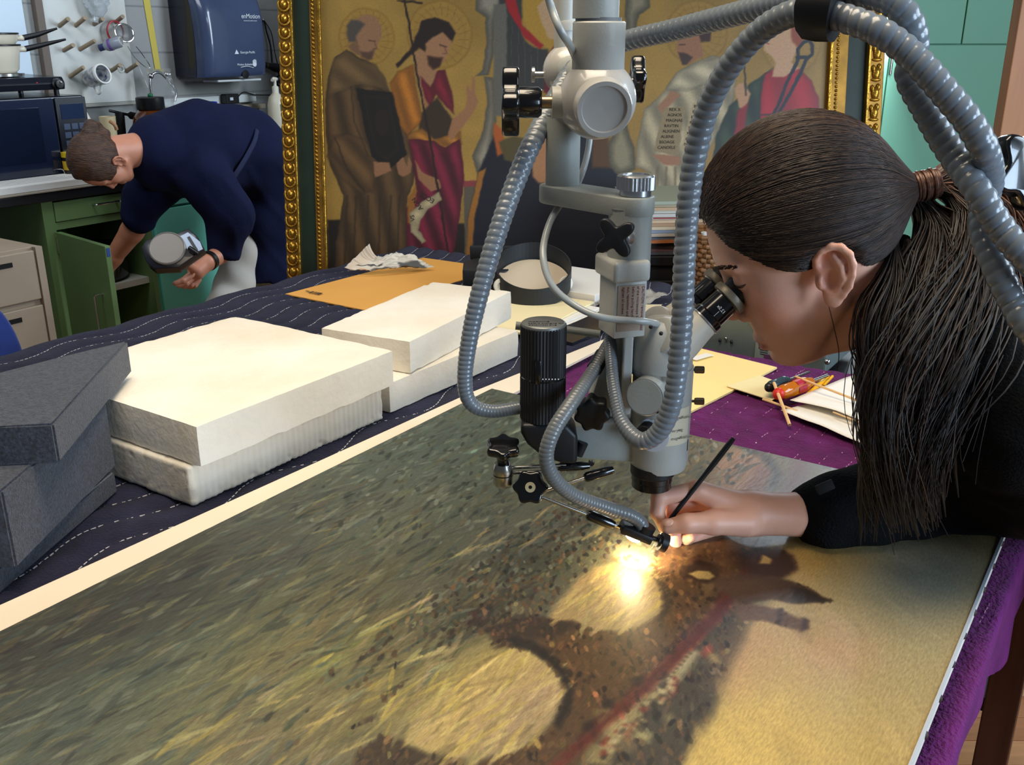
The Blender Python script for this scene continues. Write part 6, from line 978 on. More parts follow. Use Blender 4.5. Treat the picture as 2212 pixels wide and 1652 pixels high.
# hair: a combed cap gathered at the tie, then fine locks on top and a falling ponytail
HC_ = np.array((-8, 0, 56.)); HRAD = np.array((106, 87, 101.)); TIE = np.array((-136, 0, 22.)); pole = TIE - HC_; pole /= np.linalg.norm(pole); e1 = np.array((0, 0, 1.)) - pole * pole[2]; e1 /= np.linalg.norm(e1); e2 = np.cross(pole, e1)
line = [(82, 0, 100), (80, 22, 92), (70, 44, 72), (58, 57, 55), (40, 66, 34), (-30, 74, 4), (-42, 66, -12), (-54, 48, -34), (-66, 24, -44), (-70, 0, -46)]
full = line + [(x, -y, z) for x, y, z in line[::-1][1:-1]]; hp_, ht_ = [], []
for p in full:
    d = np.array(p) - HC_; d /= np.linalg.norm(d); ht_.append(math.acos(np.clip(d @ pole, -1, 1))); hp_.append(math.atan2(d @ e2, d @ e1) % (2 * math.pi))
o_ = np.argsort(hp_); hp_ = np.array(hp_)[o_]; ht_ = np.array(ht_)[o_]
def theta_max(ph): return np.interp(ph % (2 * np.pi), hp_, ht_, period=2 * np.pi)
def hair_pt(th, ph, lift=0.0):
    d = np.cos(th)[..., None] * pole + np.sin(th)[..., None] * (np.cos(ph)[..., None] * e1 + np.sin(ph)[..., None] * e2); r = 1 / np.sqrt(((d / HRAD) ** 2).sum(-1)); tm = theta_max(ph); edge = np.clip((tm - th) / .5, 0, 1)
    r = r - 6.0 * (1 - edge) ** 2 + lift; p = HC_ + d * r[..., None]
    g = np.exp(-(((p[..., 0] + 4) / 22) ** 2 + ((p[..., 2] - 6) / 27) ** 2) ** 2); p = p * np.stack([np.ones_like(g), 1 - .24 * g, np.ones_like(g)], -1); w = np.clip(1 - th / .62, 0, 1)[..., None] ** 1.5; ring = TIE - pole * 6 + 11 * (np.cos(ph)[..., None] * e1 + np.sin(ph)[..., None] * e2); return p * (1 - w) + ring * w
ph = np.linspace(0, 2 * np.pi, 240, endpoint=False); tt = np.linspace(0, 1, 46); PH, TT = np.meshgrid(ph, tt, indexing='ij'); TH_ = TT * theta_max(PH)
lift = 1.8 * (fbm(PH * 9, TT * 1.5, 4, 3) - .5) + 1.2 * (fbm(PH * 40, TT * 2, 8, 2) - .5); Ph = HF.w((hair_pt(TH_, PH, lift) / 1000).reshape(-1, 3)); ids = np.arange(240 * 46).reshape(240, 46)
Fh = np.stack([ids[:, :-1].ravel(), ids[:, 1:].ravel(), np.roll(ids, -1, 0)[:, 1:].ravel(), np.roll(ids, -1, 0)[:, :-1].ravel()], 1)
m_hair = vcol_material('brown_hair', .42, .4)
hair = link('hair', fast_mesh('hair', Ph - ORG[wm.name], Fh[:, ::-1]), wm); hair.data.materials.append(m_hair); hair.data.polygons.foreach_set('use_smooth', np.ones(len(hair.data.polygons), bool))
ck = .65 + .8 * fbm(PH * 14, TT * 1.2, 31, 3); paint_attr(hair.data, (np.array([42, 29, 24.])[None, None] * ck[..., None]).reshape(-1, 3)); fix_normals(hair)
class Strands:
    def __init__(s): s.mb = MB(); s.c = []
    def add(s, P, r, col, n=3):
        k = len(s.mb.v); s.mb.tube(P, r, n, caps=False); s.c += [col] * (len(s.mb.v) - k)
    def build(s, name, parent): o = obj(name, s.mb, m_hair, parent, True, angle=180); paint_attr(o.data, np.array(s.c)); o['kind'] = 'stuff'; return o
tones = [(36, 25, 21), (46, 32, 25), (60, 43, 33), (84, 62, 46), (31, 22, 20)]
S1_ = Strands()
for i in range(3400):
    p0 = random.uniform(0, 2 * math.pi); n = 13; t = np.linspace(.05, random.uniform(.80, 1.015), n); dphi = random.uniform(-.05, .05); pha = p0 + dphi * np.sin(t * 3); lf = random.uniform(.2, 1.8) * np.sin(np.clip(t, 0, 1) * math.pi) ** .5
    P = HF.w(hair_pt(t * theta_max(pha), pha, lf) / 1000); S1_.add(P, np.full(n, random.uniform(.00028, .00050)), random.choices(tones, [3, 3.5, 2.5, .5, 1.5])[0])
S1_.build('hair_strands', wm)
tie_w = HF.w(TIE / 1000); pw = HF.R.T.astype(float) @ pole
mb = MB()
for k in range(9): a = k * .0026; rr = .0135 + .0012 * math.sin(k * 2.3); mb.tube([tie_w + pw * (-.012 + a) + rr * (math.cos(t) * (HF.R.T.astype(float) @ e1) + math.sin(t) * (HF.R.T.astype(float) @ e2)) for t in np.linspace(0, 2 * np.pi, 25)], .0019, 6)
obj('hair_tie', mb, M('bronze_thread', (52, 34, 28), .4, .3, col2=(104, 70, 54), vscale=260), wm)
guides = [([(1975, 420, 1.0), (2020, 500, .985), (2005, 620, .945), (1965, 740, .905), (1950, 860, .885), (1960, 980, .875)], .032, 130, 0), ([(2000, 430, 1.0), (2050, 520, .98), (2040, 640, .935), (1985, 760, .90), (1960, 900, .88)], .030, 130, 0), ([(2012, 402, 1.0), (2080, 440, .985), (2085, 560, .95), (2000, 690, .91), (1935, 800, .885), (1915, 930, .87), (1945, 1060, .87), (1965, 1160, .885)], .030, 190, 0), ([(2012, 402, 1.0), (2095, 455, .99), (2120, 620, .94), (2060, 780, .89), (1985, 920, .87), (1960, 1040, .865), (1990, 1150, .88)], .030, 190, 0), ([(2012, 400, 1.0), (2105, 425, 1.0), (2135, 540, .96), (2095, 720, .90), (2030, 880, .87), (2000, 1010, .865), (2010, 1110, .875)], .030, 160, 0),
          ([(2012, 396, 1.0), (2080, 378, 1.01), (2150, 380, 1.0), (2215, 470, .97), (2270, 620, .95)], .026, 150, 1), ([(2012, 398, 1.0), (2085, 405, 1.0), (2160, 450, .98), (2220, 560, .94), (2260, 700, .92)], .026, 120, 1), ([(1945, 560, .985), (1985, 640, .95), (1965, 740, .90), (1925, 830, .88), (1925, 960, .87), (1950, 1100, .88)], .022, 110, 0), ([(1935, 520, .97), (1925, 600, .94), (1895, 690, .915), (1890, 770, .90), (1925, 850, .89), (1930, 960, .885)], .016, 120, 0), ([(1960, 520, .98), (1960, 600, .945), (1930, 690, .915), (1930, 780, .895), (1950, 880, .885), (1955, 1000, .88)], .018, 120, 0), ([(1930, 620, .97), (1905, 720, .92), (1893, 820, .90), (1905, 930, .89), (1890, 1060, .90), (1885, 1180, .91)], .010, 46, 0), ([(1935, 640, .96), (1900, 690, .92), (1905, 760, .90), (1945, 790, .89), (1930, 850, .885)], .016, 60, 0)]
S2_ = Strands(); tones = [(22, 15, 13), (29, 20, 16), (40, 27, 21), (62, 42, 30), (18, 13, 12)]
for pts, spread, cnt, red in guides:
    base_ = spline([aty(*p) for p in pts], 22); L = np.linspace(0, 1, 22)
    for i in range(cnt):
        o1 = rng.normal(size=3) * spread * .55; o2 = rng.normal(size=3) * spread * .25; w = np.clip(L * 3.2, 0.10, 1)[:, None] * (1 - .35 * np.clip(L - .7, 0, 1))[:, None]; wav = np.sin(L * random.uniform(4, 8) + random.uniform(0, 6))[:, None] * o2[None] * np.clip(L * 2, 0, 1)[:, None]
        e = int(random.uniform(17, 22)); P = (base_ + o1[None] * w * np.array([1, .8, .7]) + wav)[:e]; col = random.choices(tones if not red else [(62, 38, 29), (82, 52, 38), (48, 30, 24), (108, 74, 56)], [3, 3, 2, .8, 2] if not red else [3, 2, 2, 1])[0]
        S2_.add(P, np.linspace(.0011, .0005, e) * random.uniform(.7, 1.3), col, 4)
for pts, spread, cnt, red in guides:
    base_ = spline([aty(*p) for p in pts], 24); L = np.linspace(0, 1, 24)
    for i in range(9 if spread > .02 else 2):
        o1 = rng.normal(size=3) * spread * .42; w = np.clip(L * 3.2, .10, 1)[:, None]; P = base_ + o1[None] * w * np.array([1, .6, .7]) + np.array([0, .012, 0]); S2_.add(P, np.interp(L, [0, .15, .6, 1], [.006, .010, .008, .0006]), [(22, 15, 13), (28, 19, 16), (18, 13, 12)][i % 3] if not red else (84, 52, 40), 8)
S2_.build('ponytail', wm)
S3_ = Strands()
for pts in ([(1790, 660, .925), (1800, 700, .925), (1812, 760, .93), (1808, 800, .93)], [(1900, 930, .89), (1880, 1040, .90), (1868, 1130, .905)], [(1908, 940, .89), (1893, 1050, .90), (1862, 1150, .91)], [(1905, 900, .885), (1888, 1000, .895), (1872, 1060, .90)]): S3_.add(spline([aty(*p) for p in pts], 16), np.full(16, .0005), (50, 34, 28), 4)
S3_.build('loose_hair', wm)
# black jacket
def jacket(p):
    d = d_chain(p, [J(2062, 815, 1.03), J(2200, 845, 1.06), J(2420, 1000, 1.12)], [.088, .145, .17], .05); d = smin(d, d_chain(p, [J(2110, 790, .93), J(2200, 900, .905), J(2330, 1090, .92)], [.066, .066, .062], .03), .05)
    d = smin(d, d_chain(p, [J(2110, 860, 1.13), J(2210, 965, 1.13), J(2130, 1020, 1.085), J(1960, 1075, 1.035), J(1850, 1098, 1.012), J(1778, 1112, 1.000)], [.085, .07, .062, .052, .046, .042], .02), .045); d = smin(d, d_chain(p, [J(2080, 900, 1.02), J(2120, 1010, 1.05)], [.08, .06], .03), .05)
    n = np.sin(p[:, 0] * 95 + 3 * np.sin(p[:, 2] * 40)) * np.sin(p[:, 1] * 60 + p[:, 2] * 75); d = d - .0022 * n
    cuff = (p - J(1716, 1122, .995)) @ (np.array([.975, .10, .20], np.float32)); d = smax(d, -cuff, .003); return np.maximum(d, .9262 - p[:, 2])
vj, fj = surface(jacket, (hc[0] + .03, .76, .91), (1.02, 1.36, 1.44), .0065)
body_mesh('jacket', [(vj, fj)], M('black_cotton', (9, 10, 12), .9, var=.2, vscale=30, bump=.4, bscale=350, spec=.15), wm)
obj('cuff_patch', MB().box(aty(1782, 1052, .972), (.020, .004, .012), np.array([.9, .1, .4]), np.array([-.1, .9, -.3])), M('worn_patch', (22, 22, 23), .8), wm, True, .001)
_pv = J(2420, 1000, 1.12)
def legs(p): return np.minimum(d_chain(p, [_pv, np.array([1.15, 1.22, .55], np.float32), np.array([1.18, 1.28, .06], np.float32)], [.15, .095, .065], .04), d_chain(p, [_pv, np.array([1.20, 1.02, .55], np.float32), np.array([1.22, 1.03, .06], np.float32)], [.15, .095, .06], .04))
vl_, fl_ = surface(lambda p: np.maximum(legs(p), .01 - p[:, 2]), (.55, .8, 0), (1.6, 2.2, 1.2), .02); body_mesh('trousers', [(vl_, fl_)], M('black_trousers', (16, 16, 18), .85), wm)
# fine brush in her hand
bt_ = onz(1402, 1194, ZP + .0015); bg_ = aty(1452, 1116, .968); bdir = bg_ - bt_; bdir /= np.linalg.norm(bdir); be_ = aty(1585, 946, .985); br_ = thing('paint_brush', 'fine black-handled brush held in the hand over the light spot', 'brush', bt_)
obj('brush_handle', MB().tube(spline([bg_ - (bg_ - bt_) * .45, bg_, (bg_ + be_) / 2, be_], 20), [.0024] + [.0027] * 12 + [.0031, .0032, .0032, .0032, .0032, .0030, .0024], 10), m_sat, br_); obj('ferrule', MB().cyl(bg_ - (bg_ - bt_) * .62, bg_ - (bg_ - bt_) * .42, .0016, .0022, n=10), m_steel, br_); obj('bristles', MB().cyl(bt_, bg_ - (bg_ - bt_) * .60, .0003, .0015, n=8), M('bristle_brown', (70, 48, 32), .6), br_)
# ------------------------------------------------------------------ the person bending at the cabinets
MBB = 3.06
def K(x, y, db=0.0): return onb(x, y, MBB + db).astype(np.float32)
earm = K(263, 352, -.075); MF = Frame(earm + BX * .075, -np.array([0, 0, 1.]) - AX * .10, -BX)
mn = thing('person', 'person in navy coat bending down to the open green cabinet', 'person', T(2.65, MBB, 0))
def man_head(p): q = MF.loc(p); d = smin(head_sdf(q, .93), ear_sdf(q, .93), .003); return smin(d, d_chain(p, [MF.w((-.030, 0, -.02)).astype(np.float32), K(318, 322), K(380, 325)], [.056, .062, .09], .02), .02)
def man_hand(p):
    f = .001; wr = K(448, 566, -.22); pm = K(424, 586, -.22); d = d_cap(p, K(478, 548, -.19), wr, .036, .029); d = smin(d, d_cap(p, wr, pm, .029, .031), .012)
    for (x0, y0), (x1, y1), (x2, y2), z in (((412, 594), (395, 606), (378, 612), 0), ((418, 598), (402, 612), (386, 617), .015), ((424, 602), (412, 615), (398, 619), .03), ((428, 604), (420, 616), (410, 620), .045)): d = smin(d, d_chain(p, [K(x0, y0, -.235 + z), K(x1, y1, -.235 + z), K(x2, y2, -.225 + z)], [.0125, .011, .0085], .004), .005)
    return smin(d, d_chain(p, [K(418, 580, -.25), K(398, 565, -.275), K(372, 552, -.283)], [.016, .0125, .009], .006), .008)
def man_far(p):
    d = d_chain(p, [K(310, 455, .16), K(285, 500, .24), K(245, 556, .33)], [.05, .044, .032], .01); d = smin(d, d_cap(p, K(245, 556, .33), K(228, 580, .36), .036, .03), .01)
    for k in range(4): d = smin(d, d_cap(p, K(228 + 4 * k, 582, .36), K(222 + 6 * k, 606, .36), .011, .009), .005)
    return d
vm, fm = surface(man_head, MF.o - np.array([.24, .2, .2], np.float32), MF.o + np.array([.34, .34, .18], np.float32), .004); c1 = K(420, 585, -.22); vh, fh = surface(man_hand, c1 - .12, c1 + .16, .003); c2 = K(270, 520, .24); vf, ff = surface(man_far, c2 - .26, c2 + .26, .004)
sk2 = skin_material('skin_bending', None, None); bo2 = body_mesh('body', [(vm, fm), (vh, fh), (vf, ff)], sk2, mn); base2 = np.tile(np.array([196, 132, 104.]), (len(vm) + len(vh) + len(vf), 1)); paint_attr(bo2.data, base2)
def man_hair(p):
    q = MF.loc(p) * (1000 / .93); d = d_ell(q.astype(np.float32), (-10, 0, 60), (104, 83, 96)); lim = np.stack([q[:, 0] - 66, -(q[:, 2] - 18 + .35 * np.minimum(q[:, 0], 40) * (q[:, 0] > 0) - np.where(q[:, 0] < 0, .55 * q[:, 0], 0) * 1.0)], 1)
    d = smax(d, np.maximum(lim[:, 0], lim[:, 1] - np.where(q[:, 0] < -10, 46, 0)), 8); d = smin(d, d_chain(q.astype(np.float32), [(-104, 14, 88), (-122, 4, 66), (-118, -6, 40), (-98, 10, 20), (-88, 20, 48)], [20, 25, 24, 20, 16], 9), 8); return (d - 2.2 * np.sin(q[:, 2] * .12 + q[:, 1] * .05) * np.sin(q[:, 1] * .13 + q[:, 0] * .07)) / 1000
vx, fx_ = surface(man_hair, MF.o - np.array([.22, .2, .2], np.float32), MF.o + np.array([.2, .2, .2], np.float32), .0045)
body_mesh('hair', [(vx, fx_)], M('dark_brown_hair', (52, 33, 24), .5, col2=(84, 54, 36), vscale=22, bump=.5, bscale=60, stretch=(1, 1, 6)), mn)
obj('hair_clip', MB().tube(spline([K(238, 262, -.10), K(248, 270, -.12), K(252, 280, -.12)], 8), .006, 8), M('clip_tan', (150, 110, 76), .4), mn)
def coat(p):
    d = d_chain(p, [K(350, 330), K(430, 324), K(520, 330), K(578, 375)], [.135, .168, .165, .165], .06); sk_ = d_chain(p, [K(575, 380), K(562, 470), K(560, 620)], [.165, .155, .150], .04); d = smin(d, sk_, .04)
    d = smin(d, d_chain(p, [K(440, 385, -.15), K(498, 462, -.21), K(484, 540, -.19)], [.095, .085, .062], .03), .05); d = smin(d, d_chain(p, [K(350, 380, .12), K(316, 425, .15), K(300, 465, .18)], [.095, .082, .068], .03), .05)
    n = np.sin(p[:, 0] * 38 + p[:, 2] * 14) * np.sin(p[:, 2] * 22 - p[:, 1] * 18); fo = np.sin((p @ AX.astype(np.float32)) * 55 + (p[:, 2]) * 30 + 2 * np.sin(p[:, 1] * 9)); d = d - .005 * n - .0035 * np.maximum(fo, 0) ** 3 * (p[:, 2] < K(500, 420)[2] + .12); lowz = K(590, 603)[2]; cuffn = (p - K(474, 556, -.19)) @ np.array([.25, .1, 1.], np.float32) * .96; near = d_cap(p, K(498, 480, -.21), K(480, 590, -.19), .11, .11)
    d = np.where(near < 0, np.maximum(d, -cuffn), d); return np.maximum(d, lowz - p[:, 2] - .03 * np.sin(p[:, 0] * 14))
c3 = K(470, 420); vc, fc = surface(coat, c3 - np.array([.62, .75, .42], np.float32), c3 + np.array([.55, .75, .45], np.float32), .010)
body_mesh('coat', [(vc, fc)], M('navy_coat', (15, 21, 51), .9, var=.15, vscale=9, bump=.12, bscale=120, spec=.2), mn)
obj('coat_tie', MB().tube(spline([K(494, 398, -.19), K(520, 360, -.195), K(548, 310, -.18), K(556, 282, -.15)], 16), .010, 8, flat=.5), M('navy_tie', (20, 28, 64), .85), mn)
def trous(p):
    d = d_chain(p, [K(540, 480, -.02), K(506, 612, -.05), K(484, 668, -.06)], [.075, .072, .072], .03); g0 = K(486, 660, -.09); d = smin(d, d_cap(p, g0, np.array([g0[0] + .01, g0[1], .03], np.float32), .072, .065), .03)
    e = d_chain(p, [K(575, 480, .06), K(590, 600, .07), K(594, 640, .07)], [.075, .072, .070], .03); g1 = K(594, 640, .07); e = smin(e, d_cap(p, g1, np.array([g1[0] + .02, g1[1], .03], np.float32), .070, .062), .03)
    n = np.sin(p[:, 2] * 42 + p[:, 0] * 20) * np.sin(p[:, 0] * 30 + p[:, 1] * 12); return np.maximum(np.minimum(d, e) - .005 * n, .012 - p[:, 2])
c4 = K(540, 600); vt_, ft_ = surface(trous, (c4[0] - .4, c4[1] - .5, 0), (c4[0] + .45, c4[1] + .5, .92), .012); body_mesh('trousers', [(vt_, ft_)], M('white_trousers', (196, 190, 180), .85, var=.05, vscale=10), mn)
wc = K(452, 563, -.22); wa = K(470, 552, -.19) - K(440, 572, -.22); obj('watch', MB().lathe([(.033, -.009), (.0355, -.009), (.0355, .009), (.033, .009)], wc, wa, 24, False), m_blackp, mn)
# what that person holds
HO = K(362, 540, -.30).astype(float); hx_ = np.array([.93, .30, .20]); hx_ /= np.linalg.norm(hx_); hn_ = np.array([.10, -.80, .60]); hn_ -= hx_ * (hn_ @ hx_); hn_ /= np.linalg.norm(hn_); hy_ = np.cross(hn_, hx_)
def hp2(x, y): px, py = 130 + x * .2906, 200 + y * .2906; d = ray(px, py); t = ((HO - CAMP) @ hn_) / (d @ hn_); p = CAMP + d * t - HO; return float(p @ hx_), float(p @ hy_)
ap = thing('small_hotplate', 'black appliance with round grey plate held in one hand', 'appliance', HO - hn_ * .05)
obj('casing', MB().prism([hp2(x, y) for x, y in [(600, 1150), (640, 1092), (760, 1062), (870, 1042), (952, 1006), (1020, 1070), (1072, 1160), (960, 1240), (880, 1300), (700, 1310), (640, 1260)]], HO, hx_, hy_, -.045), m_mw, ap, True, .004, 2)
cx, cy = hp2(800, 1165); obj('round_plate', MB().lathe([(.0, 0), (.060, 0), (.060, .010), (.056, .013), (.054, .0115), (0, .0115)], HO + hx_ * cx + hy_ * cy, hn_, 36), M('plate_grey', (132, 124, 116), .45, .2), ap, angle=25)
obj('silver_panel', MB().prism([hp2(x, y) for x, y in [(885, 1075), (950, 1040), (1040, 1110), (1062, 1165), (985, 1200), (930, 1150)]], HO + hn_ * .0005, hx_, hy_, .002), M('silver_panel', (150, 160, 176), .35, .4), ap, False)
for L in ([(945, 1080), (965, 1072), (1025, 1170), (1010, 1185)],): obj('slot', MB().prism([hp2(x, y) for x, y in L], HO + hn_ * .003, hx_, hy_, .003), m_blackp, ap, False)
obj('lever', MB().tube([HO + hx_ * hp2(965, 1165)[0] + hy_ * hp2(965, 1165)[1] + hn_ * .012, HO + hx_ * hp2(1040, 1220)[0] + hy_ * hp2(1040, 1220)[1] + hn_ * .02], .008, 10), m_blackp, ap)
# ================================================================== papers and tools on the tables
def ona(x, y, a): d = ray(x, y); return CAMP + d * (a / d.dot(AX))
def sheet_obj(name, pts, z, h, mat, label, cat, group=None, curl=0.0):
    P = [np.array(ab(onz(x, y, z))) for x, y in pts]; o = obj(name, MB().prism([tuple(p) for p in P], (0, 0, z), AX, BX, h), mat, None, False); 
    if sum(P[i][0] * P[(i + 1) % len(P)][1] - P[(i + 1) % len(P)][0] * P[i][1] for i in range(len(P))) < 0: fix_normals(o)
    return tag(o, label, cat, group)
ZQ = ZB + .0035
env = thing('envelope', 'large orange-yellow envelope on the navy blanket', 'envelope', T(1.83, 1.58, ZQ)); o = obj('paper', MB().prism([(1.575, 1.712), (1.572, 1.45), (2.085, 1.445), (2.075, 1.692)], (0, 0, ZQ), AX, BX, -.0025), M('manila_orange', (236, 172, 84), .7, var=.03), env, False); fix_normals(o)
e0 = T(1.615, 1.665, ZQ + .0028)
for i, (da_, db_, la, lb) in enumerate(((0, 0, .016, .006), (0, -.010, .016, .004), (0, -.018, .016, .005), (0, -.027, .016, .007), (.002, .014, .004, .012))): obj('printed_mark', MB().box(e0 + AX * da_ + BX * db_, (la, lb, .0003), AX, BX), M('black_print', (40, 36, 34), .7), env, False)
L_, B_, R_, T_ = onz(744, 590, ZQ + .008), onz(815, 603, ZQ + .006), onz(938, 574, ZQ + .012), onz(880, 547, ZQ + .045); Lt = onz(748, 556, ZQ + .06)
nu, nv = 34, 26; Ug, Vg = np.meshgrid(np.linspace(0, 1, nu), np.linspace(0, 1, nv), indexing='ij'); C4 = lambda A_, B2, C2, D2: (1 - Ug)[..., None] * (1 - Vg)[..., None] * A_ + Ug[..., None] * (1 - Vg)[..., None] * B2 + Ug[..., None] * Vg[..., None] * C2 + (1 - Ug)[..., None] * Vg[..., None] * D2
NP = C4(L_, R_, T_, onz(800, 566, ZQ + .035)); NP[..., 1] -= 0.02 * np.sin(Ug * np.pi) * (1 - Vg); rid = np.abs(fbm(Ug * 5 + Vg * 2, Vg * 6, 91, 3) - .5) * 2; NP[..., 2] = np.maximum(NP[..., 2] + .020 * (rid - .35) * np.clip(Ug * 4, .3, 1) + .035 * np.exp(-Ug * 9) * (.4 + Vg) + .010 * np.sin(Ug * 3.1), ZQ + .004)
ns = thing('newspaper', 'crumpled sheet of newspaper on the orange envelope', 'newspaper', T(*ab(B_), ZQ)); me = fast_mesh('sheet', NP.reshape(-1, 3) - ORG[ns.name], grid_faces(nu, nv)); cl = np.ones((nu, nv, 3)) * np.array([226, 218, 202.]); cl *= (1 - .16 * ((np.sin(Vg * 90) > .2) & (fbm(Ug * 3, Vg * 4, 8, 2) > .42)))[..., None]; cl[(Ug > .62) & (Ug < .92) & (Vg < .42)] = (96, 96, 94); cl[(Ug > .08) & (Ug < .40) & (np.abs(Vg - .22 - .35 * Ug) < .045)] = (86, 86, 88); cl[(Ug > .3) & (Ug < .6) & (np.abs(Vg - .02 - .06 * Ug) < .05)] = (110, 108, 106)
paint_attr(me, cl); me.materials.append(vcol_material('newsprint', .8, .2)); o = link('sheet', me, ns); md = o.modifiers.new('thickness', 'SOLIDIFY'); md.thickness = .0004
# magnifier headband
mv = onz(1150, 604, ZQ + .03); vs0 = thing('magnifier_visor', 'black headband magnifier lying on the papers', 'magnifier', mv - np.array([0, 0, .03])); zt_ = ZQ + .034
rx_, ry_ = .088, .098; th_ = np.linspace(0, 2 * np.pi, 61); ctr = onz(1152, 600, zt_ + .02)
m_vb = M('visor_black', (34, 38, 42), .5); mb = MB()
for i in range(60):
    t0, t1 = th_[i], th_[i + 1]; q = lambda t, k, z: ctr + np.array([rx_ * k * math.cos(t), ry_ * k * math.sin(t), z + .34 * ry_ * math.sin(t) + .012]); mb.add([q(t0, 1, -.024), q(t1, 1, -.024), q(t1, 1, .018), q(t0, 1, .018), q(t0, .965, -.024), q(t1, .965, -.024), q(t1, .965, .018), q(t0, .965, .018)], [(0, 1, 2, 3), (5, 4, 7, 6), (3, 2, 6, 7), (1, 0, 4, 5)])
obj('headband', mb, m_vb, vs0, True, angle=50)
obj('liner', MB().prism([(rx_ * .955 * math.cos(t), ry_ * .955 * math.sin(t)) for t in th_[:-1]], ctr + np.array([0, 0, -.008]), XA, np.array([0, .947, .322]), .002), M('beige_liner', (200, 184, 160), .7), vs0, False)
vb = onz(1052, 592, zt_ + .01); obj('visor', MB().prism([(-.062, -.045), (.04, -.06), (.06, -.035), (.055, .07), (-.03, .085), (-.064, .05)], vb + np.array([.005, .01, -.03]), XA, np.array([0, 1., 0]), .050), m_vb, vs0, True, .006, 2); obj('lens_plate', MB().box(vb + np.array([.02, .105, .03]), (.13, .012, .035)), m_vb, vs0, True, .004)
for x, y, YY in ((1222, 612, None), (1081, 617, None)): p = onz(x, y, zt_ + .012); obj('pivot_knob', MB().lathe([(.017, 0), (.016, .005), (.009, .006), (.008, .003), (0, .003)], p, (.35, -.93, .1), 20), M('knob_white', (222, 222, 214), .4), vs0, angle=25)
# papers under and beside it
m_pw1 = M('white_paper', (236, 232, 224), .7); m_pc = M('cream_paper', (244, 228, 180), .7)
tag(obj('document_box', MB().abox(1.885, 2.11, 1.04, 1.40, ZQ, ZQ + .027), m_pw1, None, False, .001), 'flat white document box under the magnifier headband', 'box')
gp = 'loose papers beside the far blocks'
for i, (a0, a1, b0, b1, rot, nm, lb) in enumerate(((1.575, 1.872, 1.030, 1.250, .05, 'cream_folder', 'cream folder lying beside the far white blocks'), (1.60, 1.86, 1.015, 1.20, -.03, 'paper_sheet', 'white sheet sticking out below the cream folder'), (1.64, 1.87, 1.005, 1.16, -.10, 'paper_sheet', 'lowest white sheet of the fanned papers by the headband'))):
    c, s = math.cos(rot), math.sin(rot); ca_, cb_ = (a0 + a1) / 2, (b0 + b1) / 2; pl = [(ca_ + x * c - y * s, cb_ + x * s + y * c) for x, y in ((-(a1 - a0) / 2, -(b1 - b0) / 2), ((a1 - a0) / 2, -(b1 - b0) / 2), ((a1 - a0) / 2, (b1 - b0) / 2), (-(a1 - a0) / 2, (b1 - b0) / 2))]
    tag(obj(nm, MB().prism(pl, (0, 0, ZQ + .010 - i * .005), AX, BX, .0042), m_pc if i == 0 else m_pw1, None, False), lb, 'paper', gp)
tag(obj('plastic_folder', MB().prism([(1.60, .93), (1.90, .915), (1.91, 1.00), (1.61, 1.003)], (0, 0, ZQ + .0006), AX, BX, .006), M('black_gloss_folder', (26, 30, 40), .15, coat=.5), None, False), 'glossy dark plastic folder behind the lamp house', 'folder')
nu = 16; Ug, Vg = np.meshgrid(np.linspace(0, 1, nu), np.linspace(0, 1, nu), indexing='ij'); b4 = T(1.88, .93, ZQ + .010)[None, None] + Ug[..., None] * AX * .16 + Vg[..., None] * BX * .10; b4[..., 2] += .028 * np.abs(fbm(Ug * 5, Vg * 5, 17, 3) - .45)
me = fast_mesh('crumpled_wrap', b4.reshape(-1, 3) - T(1.96, .98, ZQ), grid_faces(nu, nu)); me.materials.append(M('clear_wrap', (226, 222, 212), .2, trans=.5, alpha=.8)); o = link('crumpled_wrap', me, None, T(1.96, .98, ZQ)); o.modifiers.new('thickness', 'SOLIDIFY').thickness = .0005; tag(o, 'crumpled clear wrapper beside the white document box', 'wrapper')
# on the purple blanket
ZV = ZB + .0025
cf = thing('paper_folder', 'pale yellow paper folder behind the microscope on the purple blanket', 'folder', T(1.56, .65, ZV)); o = obj('cover', MB().prism([(1.735, .86), (1.735, .735), (1.702, .548), (1.597, .560), (1.398, .588), (1.425, .80)], (0, 0, ZV), AX, BX, -.0035), M('pale_yellow_paper', (248, 222, 150), .7, var=.02), cf, False); fix_normals(o)
obj('label', MB().box(onz(1515, 770, ZV + .0038), (.05, .018, .0004), AX * .95 + BX * -.3, BX * .95 + AX * .3), M('white_paper', (236, 232, 224)), cf, False)
sheet_obj('index_card', [(1570, 835), (1640, 812), (1712, 838), (1668, 866)], ZV + .0015, .0015, M('card_cream', (240, 224, 170), .7), 'small cream card under the screwdrivers', 'card')
def page(pts, z, label, seed):
    C_ = [onz(x, y, z) for x, y in pts]; n = 18; Ug, Vg = np.meshgrid(np.linspace(0, 1, n), np.linspace(0, 1, n), indexing='ij'); P = (1 - Ug)[..., None] * (1 - Vg)[..., None] * C_[0] + Ug[..., None] * (1 - Vg)[..., None] * C_[1] + Ug[..., None] * Vg[..., None] * C_[2] + (1 - Ug)[..., None] * Vg[..., None] * C_[3]; P[..., 2] += .008 * (fbm(Ug * 2.2, Vg * 2.2, seed, 2)) + .010 * np.clip(.35 - Vg, 0, 1) * (1 - Ug)
    og = P.reshape(-1, 3).mean(0); og[2] = P[..., 2].min(); me = fast_mesh('paper_sheet', P.reshape(-1, 3) - og, grid_faces(n, n)); me.materials.append(m_pw1); me.polygons.foreach_set('use_smooth', np.ones(len(me.polygons), bool)); o = link('paper_sheet', me, None, og); o.modifiers.new('thickness', 'SOLIDIFY').thickness = .0005; return tag(o, label, 'paper', 'white sheets on the purple blanket')
